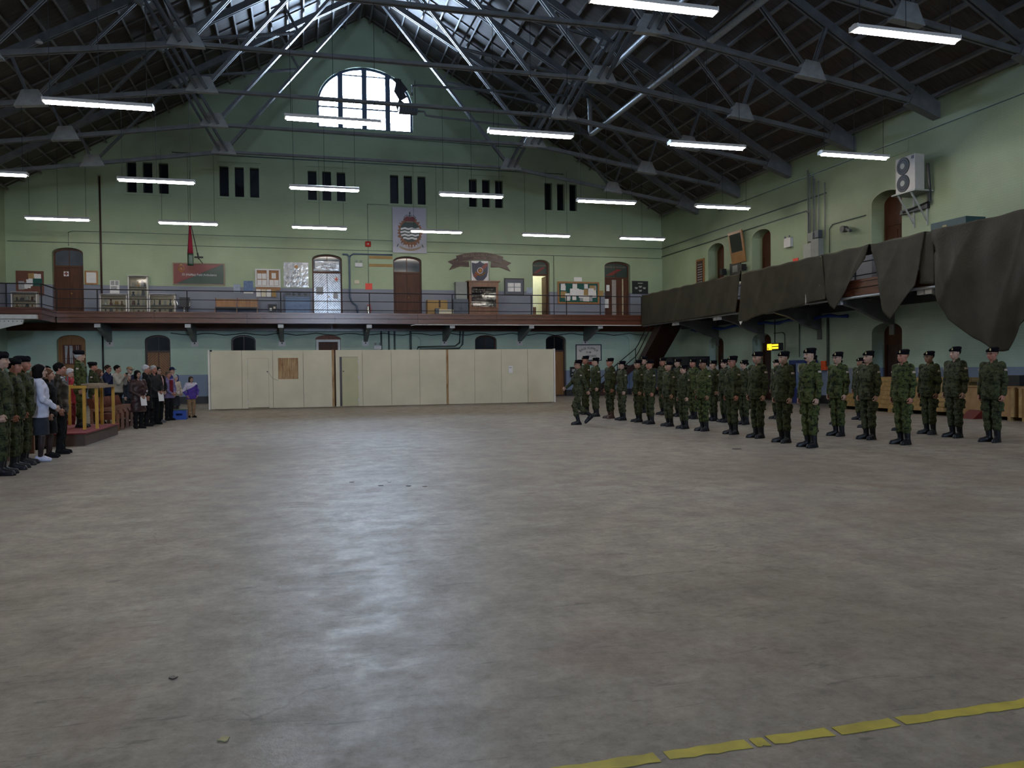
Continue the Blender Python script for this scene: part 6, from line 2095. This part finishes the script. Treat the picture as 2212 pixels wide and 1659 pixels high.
# overhead pipes and unit heater
uh = thing('unit_heater', 'dark unit heater hanging in front of the arched window', 'heater', (4.6, 34, 12.4))
box(4.2, 4.98, 33.85, 34.3, 12.48, 12.72).build('casing', M['slate_box'], uh)
for i in range(6): box(4.25 + i * .12, 4.32 + i * .12, 33.83, 33.85, 12.5, 12.7).build('louvre', M['steel_dark'], uh)
for x in (4.3, 4.9): MB().tube([(x, 34.1, 12.7), (x, 34.1, 13.9)], .015, 5).build('hanger', M['iron'], uh)
MB().tube([(4.95, 34.1, 12.6), (5.3, 34.1, 12.6), (5.35, 34.1, 12.45), (5.6, 34.1, 12.42), (12.8, 34.1, 12.1)], .045, 8).build('pipe', M['steel'], uh, smooth=True)
pipe('upper grey pipe crossing from the window to the roof slope', [(4.75, 34.0, 13.2), (4.78, 34.0, 13.62), (5.0, 34.0, 13.66), (12.7, 34.0, 13.75)], .05, M['steel'])
pipe('big silvery pipe running along the right side of the roof', [(12.75, 34.0, 13.7), (12.8, 34.0, 13.4), (12.8, 34.0, 12.25), (12.8, 33.9, 12.08), (12.8, 33.6, 12.03), (12.8, 8, 11.75)], .11, M['galv'], 12)
pipe('second silvery pipe high under the right roof slope', [(11.9, 30.3, 13.25), (11.9, 8, 12.9)], .10, M['galv'], 12)
for i, (x, y) in enumerate(((-8.3, 30.0), (12.4, 34.0))):
    t = thing('smoke_detector', 'small white hanging sensor under the roof, %s side' % ('left' if i == 0 else 'right'), 'sensor', (x, y, 12.6))
    MB().tube([(x, y, 12.75), (x, y, zdeck(x) - .1)], .008, 4).build('cord', M['iron'], t)
    MB().lathe([(.05, 0), (.12, .03), (.12, .06), (.03, .16)], (x, y, 12.6), 12).build('bell', M['white_enamel'], t)

# ------------------------------------------------------------------ lumber, plywood crates by the right wall
ls = ['bottom', 'second', 'third', 'fourth', 'fifth', 'sixth', 'top']
for k in range(7):
    for j in range(4):
        x0 = 18.35 + j * .3
        z0 = .12 + k * .145
        dy = random.Random(k * 7 + j).uniform(-.12, .12)
        y0, y1 = (19.4, 23.2) if k > 2 else (19.4, 24.4)
        MB().box(x0 + .004, x0 + .29, y0 + dy, y1 + dy, z0, z0 + .138).build('timber', M['lumber'], None, 'yellow timber beam, %s layer, %s column of the lumber stack from the ranks' % (ls[k], ['first', 'second', 'third', 'fourth'][j]), 'timber', 'timbers in the lumber stack')
for y in (20.0, 21.6, 23.0, 24.2):
    box(18.3, 19.6, y, y + .12, 0, .118).build('bearer', M['lumber'], None, 'short bearer under the lumber stack, %s' % {20.0: 'nearest', 21.6: 'second', 23.0: 'third', 24.2: 'farthest'}[y], 'timber')
def crate(label, x0, x1, y0, y1, z1):
    t = thing('plywood_crate', label, 'crate', ((x0 + x1) / 2, (y0 + y1) / 2, 0))
    box(x0, x1, y0, y1, .1, z1).build('box', M['plywood'], t)
    for y in (y0 + .1, (y0 + y1) / 2, y1 - .2): box(x0 - .02, x1 + .02, y, y + .1, 0, .1).build('skid', M['lumber'], t)
    for y in (y0, y1 - .09): box(x0 - .025, x0, y, y + .09, .1, z1).build('batten', M['lumber'], t)
    box(x0 - .03, x1 + .03, y0 - .03, y1 + .03, z1, z1 + .03).build('lid', M['plywood'], t)
crate('large plywood crate at the right, with a red ramp leaning before it', 18.3, 19.9, 17.0, 18.9, .88)
crate('large plywood crate at the far right edge', 18.3, 19.9, 14.6, 16.85, .86)
MB().plate([[(18.26, .0), (17.95, .0), (18.26, .24)]], 18.0, 18.45).build('red_wedge', pm('dark_red_paint', (.11, .010, .008), .5), None, 'red wedge block on the floor before the plywood crate', 'wedge')
box(18.9, 19.7, 17.4, 18.3, .92, 1.2).build('dark_case', M['black'], None, 'black case lying on the plywood crate', 'case')

# ------------------------------------------------------------------ dais
da = thing('dais', 'low dais with red carpet top and yellow railings', 'dais', (-5.9, 20.2, 0))
box(-7.3, -4.45, 18.65, 21.8, 0, .25).build('platform', M['brown_ply'], da)
box(-7.33, -4.42, 18.62, 21.83, .25, .275).build('carpet', M['carpet'], da)
for (x, y) in ((-4.72, 19.78), (-4.52, 20.02), (-4.75, 21.55), (-4.52, 21.68), (-5.5, 21.68), (-5.9, 19.78), (-6.9, 19.78)):
    box(x - .03, x + .03, y - .032, y + .032, .275, 1.2).build('post', M['yellow_rail'], da)
box(-7.0, -4.66, 19.72, 19.84, 1.2, 1.26).build('top_rail', M['yellow_rail'], da)
MB().beam((-4.72, 19.78, 1.23), (-4.52, 20.0, 1.23), .12, .06).build('top_rail', M['tan_paint'], da)
box(-4.58, -4.46, 20.0, 21.74, 1.2, 1.26).build('top_rail', M['tan_paint'], da)
box(-5.6, -4.5, 21.62, 21.74, 1.2, 1.26).build('top_rail', M['yellow_rail'], da)
box(-5.05, -4.55, 20.3, 21.3, 1.262, 1.30).build('folder', M['tan_paint'], None, 'tan folder lying on the railing of the dais', 'folder')

# armchairs beside the dais
def armchair(x, y, label):
    t = thing('armchair', label, 'chair', (x, y, 0), 'brown armchairs in a row beside the dais')
    for s in (-1, 1):
        yy = y + s * .31
        mm = MB()
        mm.plate([[(x - .33, 0), (x + .36, 0), (x + .36, .42), (x + .28, .60), (x - .33, .60)], [(x - .26, .07), (x + .29, .07), (x + .29, .40), (x + .24, .53), (x - .26, .53)]], yy - .035, yy + .035)
        mm.build('arm_frame', M['chair_wood'], t)
    box(x - .28, x + .30, y - .27, y + .27, .30, .46).build('seat', M['upholstery'], t)
    b = MB().raw([(x - .30, y - .27, .40), (x - .18, y - .27, .40), (x - .18, y + .27, .40), (x - .30, y + .27, .40), (x - .42, y - .27, .86), (x - .30, y - .27, .88), (x - .30, y + .27, .88), (x - .42, y + .27, .86)],
                 [(0, 3, 2, 1), (4, 5, 6, 7), (0, 1, 5, 4), (1, 2, 6, 5), (2, 3, 7, 6), (3, 0, 4, 7)]).build('backrest', M['upholstery'], t)
    for q in range(4):
        yy = y - .2 + q * .133
        MB().tube([(x - .175, yy, .45), (x - .295, yy, .87)], .05, 8).build('back_channel', M['upholstery'], b, smooth=True)
for i in range(5):
    armchair(-5.05 - .02 * i, 23.45 + i * .72, 'brown upholstered armchair, %s beside the dais' % ['nearest, with its wooden arm frame in full view,', 'second', 'third', 'fourth', 'fifth'][i])
for i in range(3):
    armchair(-5.35, 15.4 + i * .75, 'brown armchair behind the camouflaged soldiers at left, %s' % ['nearest', 'middle', 'farthest'][i])
# blue crate
bc = thing('plastic_crate', 'bright blue plastic crate with a dark green lid on the floor', 'crate', (-3.85, 28.1, 0))
cx0, cx1, cy0, cy1 = -4.08, -3.64, 27.9, 28.3
for (x0_, x1_, y0_, y1_) in ((cx0, cx0 + .02, cy0, cy1), (cx1 - .02, cx1, cy0, cy1), (cx0, cx1, cy1 - .02, cy1)):
    box(x0_, x1_, y0_, y1_, 0, .30).build('side', M['blue_plastic'], bc)
MB().plate([[(cx0, 0), (cx1, 0), (cx1, .3), (cx0, .3)], [(cx0 + .12, .12), (cx1 - .12, .12), (cx1 - .12, .2), (cx0 + .12, .2)]], cy0 - .02, cy0).build('side', M['blue_plastic'], bc)
box(cx0, cx1, cy0, cy1, .0, .02).build('bottom', M['blue_plastic'], bc)
box(cx0 - .01, cx1 + .01, cy0 - .02, cy1 + .01, .30, .33).build('lid', M['sign_green'], bc)
# ------------------------------------------------------------------ the soldiers on parade
G1, G2, G3 = 'front rank of the parade', 'second rank of the parade', 'third rank of the parade'
def held(o, nm, name, label, cat, mat):
    h = bpy.data.objects.new(name, small_mesh(nm))
    COL.objects.link(h)
    h.location, h.rotation_euler, h.scale = o.location, o.rotation_euler, o.scale
    h.material_slots[0].link = 'OBJECT'
    h.material_slots[0].material = mat
    return tag(h, label, cat)
K = 'camouflaged soldier in black beret, '
A_ = 'attention'
# label, x, y, height, build, fem, skin, camo, hair, glasses, moustache, boots, group
RANK = [
    (K + 'moustached, nearest end of the front rank', 9.20, 12.97, 1.86, 1.0, 0, 1, 2, 'black', 0, 1, 'boot', G1),
    (K + 'second from the near end of the front rank', 9.30, 13.95, 1.82, 1.0, 0, 1, 0, 'brown', 0, 0, 'boot', G1),
    (K + 'third from the near end of the front rank', 9.40, 15.05, 1.84, 1.0, 0, 0, 0, 'fair', 0, 0, 'boot', G1),
    (K + 'with light glasses, fourth in the front rank', 9.42, 16.10, 1.77, 1.0, 0, 2, 0, 'brown', 1, 0, 'boot', G1),
    (K + 'tanned, fifth from the near end of the front rank', 9.27, 17.17, 1.72, 1.08, 0, 3, 2, 'black', 0, 0, 'boot', G1),
    (K + 'shortest woman, sixth in the front rank', 9.18, 18.00, 1.59, .94, 1, 1, 0, 'brown', 0, 0, 'boot', G1),
    (K + 'seventh from the near end of the front rank', 9.21, 18.90, 1.68, 1.0, 0, 0, 1, 'fair', 0, 0, 'boot', G1),
    (K + 'stocky, eighth from the near end of the front rank', 9.12, 19.85, 1.73, 1.08, 0, 2, 0, 'fair', 0, 0, 'boot', G1),
    (K + 'ninth from the near end of the front rank', 9.15, 20.70, 1.75, 1.0, 0, 0, 0, 'brown', 0, 0, 'boot', G1),
    (K + 'chin lifted, tenth in the front rank', 9.04, 21.60, 1.73, 1.0, 0, 1, 1, 'black', 0, 0, 'boot', G1),
    (K + 'in brown boots, eleventh in the front rank', 9.05, 22.55, 1.83, 1.0, 0, 2, 0, 'fair', 0, 0, 'boot_brown', G1),
    (K + 'dark-haired, twelfth in the front rank', 9.00, 23.65, 1.86, 1.0, 0, 1, 0, 'black', 0, 0, 'boot', G1),
    (K + 'farthest and tallest of the front rank', 9.10, 24.85, 1.94, 1.0, 0, 2, 0, 'fair', 0, 0, 'boot', G1),
    (K + 'bald-necked, nearest end of the second rank', 11.13, 12.80, 1.82, 1.08, 0, 2, 2, 'fair', 0, 0, 'boot', G2),
    (K + 'dark-haired, second in the second rank', 11.27, 13.93, 1.82, 1.0, 0, 1, 1, 'black', 0, 0, 'boot', G2),
    (K + 'in dark glasses, third in the second rank', 11.22, 14.83, 1.82, 1.0, 0, 1, 2, 'black', 1, 0, 'boot', G2),
    (K + 'half hidden behind the moustached soldier', 11.45, 16.05, 1.77, 1.0, 0, 0, 0, 'brown', 0, 0, 'boot', G2),
    (K + 'woman with bun right of the soldier in light glasses', 11.28, 18.70, 1.70, .94, 1, 1, 0, 'black', 0, 0, 'boot', G2),
    (K + 'woman, sixth from the near end of the second rank', 11.27, 19.68, 1.74, .94, 1, 1, 0, 'brown', 0, 0, 'boot', G2),
    (K + 'half hidden behind the tanned soldier', 11.28, 20.33, 1.71, 1.0, 0, 1, 0, 'brown', 0, 0, 'boot', G2),
    (K + 'ruddy, before the tall black cabinet', 11.18, 21.32, 1.77, 1.08, 0, 2, 2, 'brown', 0, 0, 'boot', G2),
    (K + 'ninth from the near end of the second rank', 11.28, 22.50, 1.79, 1.0, 0, 1, 0, 'brown', 0, 0, 'boot', G2),
    (K + 'in glasses, tenth in the second rank', 11.30, 23.60, 1.84, 1.0, 0, 2, 0, 'fair', 1, 0, 'boot', G2),
    (K + 'farthest of the second rank, under the stair rail', 11.25, 24.94, 1.91, 1.0, 0, 1, 0, 'brown', 0, 0, 'boot', G2),
    (K + 'rightmost, nearest end of the third rank, in glasses', 13.00, 12.57, 1.85, 1.08, 0, 2, 0, 'fair', 1, 0, 'boot', G3),
    (K + 'tall, second from the right edge', 13.15, 13.64, 1.89, 1.08, 0, 1, 1, 'black', 0, 0, 'boot', G3),
    (K + 'in dark glasses, third from the right edge', 13.27, 14.48, 1.82, 1.0, 0, 3, 0, 'black', 1, 0, 'boot', G3),
    (K + 'hidden behind the bald-necked one but for a toe', 13.40, 15.45, 1.66, .94, 0, 0, 0, 'brown', 0, 0, 'boot', G3),
    (K + 'hidden behind the dark-haired one but for a toe', 13.30, 16.50, 1.66, .94, 0, 0, 0, 'brown', 0, 0, 'boot', G3),
    (K + 'hidden behind the one in dark glasses but for a toe', 13.40, 17.70, 1.66, .94, 0, 0, 0, 'brown', 0, 0, 'boot', G3),
    (K + 'in the third rank beside the exit-sign arch', 13.30, 20.30, 1.72, 1.0, 0, 1, 0, 'brown', 0, 0, 'boot', G3),
    (K + 'older, standing apart before the lumber stack', 15.10, 19.00, 1.74, 1.08, 0, 3, 0, 'grey', 0, 0, 'boot', G3),
]
rs = random.Random(17)
for (lb, x, y, h, bd, fm, sk, cm, hr, gl, mo, bt, gr) in RANK:
    soldier(lb, x, y, 180 + rs.uniform(-4, 4) + 3, h, A_, bd, bool(fm), sk, cm, hr, bool(gl), bool(mo), bt, gr)
soldier('camouflaged soldier in glasses marching left, arms swinging', 7.29, 20.47, 176, 1.76, 'march', 1.0, False, 0, 1, 'brown', True)

# ------------------------------------------------------------------ the left side: officers, guests
GL = 'people standing along the left side'
soldier('camouflaged soldier standing foremost at the left edge', -4.40, 13.67, 8, 1.88, A_, 1.0, False, 1, 0, 'brown', group=GL, hatb=False)
soldier('camouflaged soldier cut off by the left edge, only a fist showing', -4.55, 12.72, 6, 1.80, 'side', 1.0, False, 2, 0, 'brown', group=GL, hatb=False)
soldier('shorter camouflaged soldier second from the left edge', -4.45, 14.42, 6, 1.79, A_, 1.0, False, 2, 0, 'black', group=GL, hatb=False)
soldier('camouflaged soldier in beret beside the woman in white', -4.52, 15.10, 6, 1.84, A_, 1.08, False, 2, 0, 'fair', group=GL, hatb=False)
civilian('woman in white jacket, grey skirt and white high heels', -4.42, 15.62, 14, 1.69, 'front', .94, True, 1, ('jacket', 'white'), ('skirt', 'slate'), ('bob', 'black'), ('heel', 'shoew'), group=GL)
civilian('woman in black with her hair pinned up', -4.46, 16.25, 8, 1.63, 'side', .94, True, 0, ('jacket', 'black'), ('skirt', 'black'), ('bun', 'auburn'), ('shoe', 'black'), group=GL, seed=5)
civilian('dark-haired man in a dark leather jacket beside the dais', -4.46, 16.98, 5, 1.74, 'side', 1.08, False, 2, ('jacket', 'brown'), ('trousers', 'black'), ('short', 'black'), group=GL, seed=6, extra=(('shirt', 'greyc'),))
civilian('bald man behind the woman in white', -6.6, 23.5, -5, 1.78, 'side', 1.0, False, 2, ('jacket', 'charcoal'), ('trousers', 'black'), ('thin', 'white'), group=GL)
civilian('black-haired person half hidden behind the woman in black', -6.65, 24.15, -5, 1.75, 'side', 1.0, False, 0, ('jacket', 'black'), ('trousers', 'black'), ('short', 'black'), group=GL)
civilian('white-haired woman in a red jacket behind the dais', -5.75, 22.8, -5, 1.67, 'side', .94, True, 1, ('jacket', 'red'), ('trousers', 'maroon'), ('short', 'white'), group=GL, extra=(('glasses', 'iron'),))
civilian('fair-haired person beside the man in leather jacket, mostly hidden', -5.2, 18.1, 0, 1.62, 'side', .94, True, 1, ('jacket', 'plum'), ('trousers', 'black'), ('short', 'fair'), group=GL)
soldier('white-haired officer in beret standing on the dais', -4.98, 20.55, 3, 1.80, A_, 1.08, False, 1, 2, 'white', z=.278, hatb=False, group=GL, style='short')
soldier('officer in dark beret standing behind the dais', -5.9, 25.8, 3, 1.88, A_, 1.0, False, 2, 0, 'brown', hatb=False, group=GL)
civilian('dark auburn-haired woman in dark coat behind the dais railing', -5.9, 26.55, 5, 1.66, 'side', .94, True, 0, ('jacket', 'brown'), ('trousers', 'maroon'), ('bob', 'auburn'), group=GL)
o = civilian('man in navy jacket holding up a camera', -6.2, 29.1, -20, 1.81, 'camera', 1.0, False, 2, ('jacket', 'navy'), ('trousers', 'navy'), ('short', 'brown'), group=GL, extra=(('shirt', 'paper'), ('glasses', 'iron')))
held(o, 'camera', 'camera', 'small dark camera raised by the man in navy jacket', 'camera', M['black'])
o = civilian('man in cream sweater taking a photograph', -5.65, 27.8, -12, 1.79, 'camera', 1.0, False, 0, ('sweater', 'cream'), ('trousers', 'black'), ('short', 'black'), group=GL)
held(o, 'camera', 'camera', 'small dark camera held by the man in cream sweater', 'camera', M['black'])
civilian('elderly person in a pale cap and navy coat', -5.6, 29.4, -35, 1.74, 'side', 1.0, False, 1, ('jacket', 'navy'), ('trousers', 'charcoal'), ('thin', 'white'), hat='tan', group=GL, extra=(('glasses', 'iron'),))
civilian('short grey-haired person peering past the woman in plum coat', -5.55, 28.9, -30, 1.51, 'side', .94, True, 1, ('jacket', 'slate'), ('trousers', 'charcoal'), ('short', 'grey'), group=GL)
o = civilian('black-haired woman in a long plum leather coat holding white paper', -4.36, 23.95, -48, 1.60, 'front', 1.08, True, 0, ('coat', 'plum'), ('trousers', 'black'), ('bob', 'black'), group=GL)
held(o, 'sheet', 'programme_sheet', 'white sheet held by the woman in plum coat', 'paper', M['paper'])
civilian('white-haired man in a black coat next to the plum coat', -4.30, 24.85, 5, 1.76, 'side', 1.08, False, 2, ('coat', 'black'), ('trousers', 'black'), ('short', 'white'), group=GL)
o = civilian('grey-haired man in black jacket holding a folded white sheet', -4.22, 25.60, -40, 1.75, 'front', 1.08, False, 2, ('jacket', 'charcoal'), ('trousers', 'black'), ('short', 'grey'), group=GL)
held(o, 'sheet', 'programme_sheet', 'white sheet held by the grey-haired man in black jacket', 'paper', M['paper'])
civilian('long-haired woman in black with a pink scarf and glasses', -4.25, 26.5, -40, 1.71, 'front', .94, True, 1, ('jacket', 'black'), ('trousers', 'black'), ('long', 'black'), ('shoe', 'greyc'), group=GL, extra=(('scarf', 'pink'), ('glasses', 'iron')))
civilian('short-haired woman in a maroon and lavender jacket', -4.12, 27.6, -40, 1.58, 'front', 1.08, True, 2, ('jacket', 'lav'), ('trousers', 'black'), ('short', 'ltbrown'), group=GL, extra=(('front_panel', 'maroon'),))
civilian('man in navy cap and blue jacket behind the woman in ivory', -4.38, 30.2, -45, 1.72, 'side', 1.08, False, 1, ('jacket', 'blue'), ('trousers', 'charcoal'), ('short', 'brown'), hat='navy', group=GL)
civilian('silver-haired woman in an ivory top and dark striped skirt', -4.15, 29.35, -35, 1.45, 'front', .94, True, 1, ('sweater', 'ivory'), ('skirt', 'slate'), ('short', 'grey'), ('shoe', 'shoew'), group=GL, extra=(('tag', 'paper'),))
c = civilian('child in a purple and white jacket and tan trousers', -3.62, 29.05, -60, 1.39, 'pocket', 1.08, False, 0, ('jacket', 'purple'), ('trousers', 'tan'), ('bob', 'brown'), ('shoe', 'black'), group=GL, extra=(('hood', 'pale'),), sx=1.02)
part('jacket_yoke', cloth_mesh('yoke', 'pocket', 1.08, 'plain', 2), c, CL['pale'])
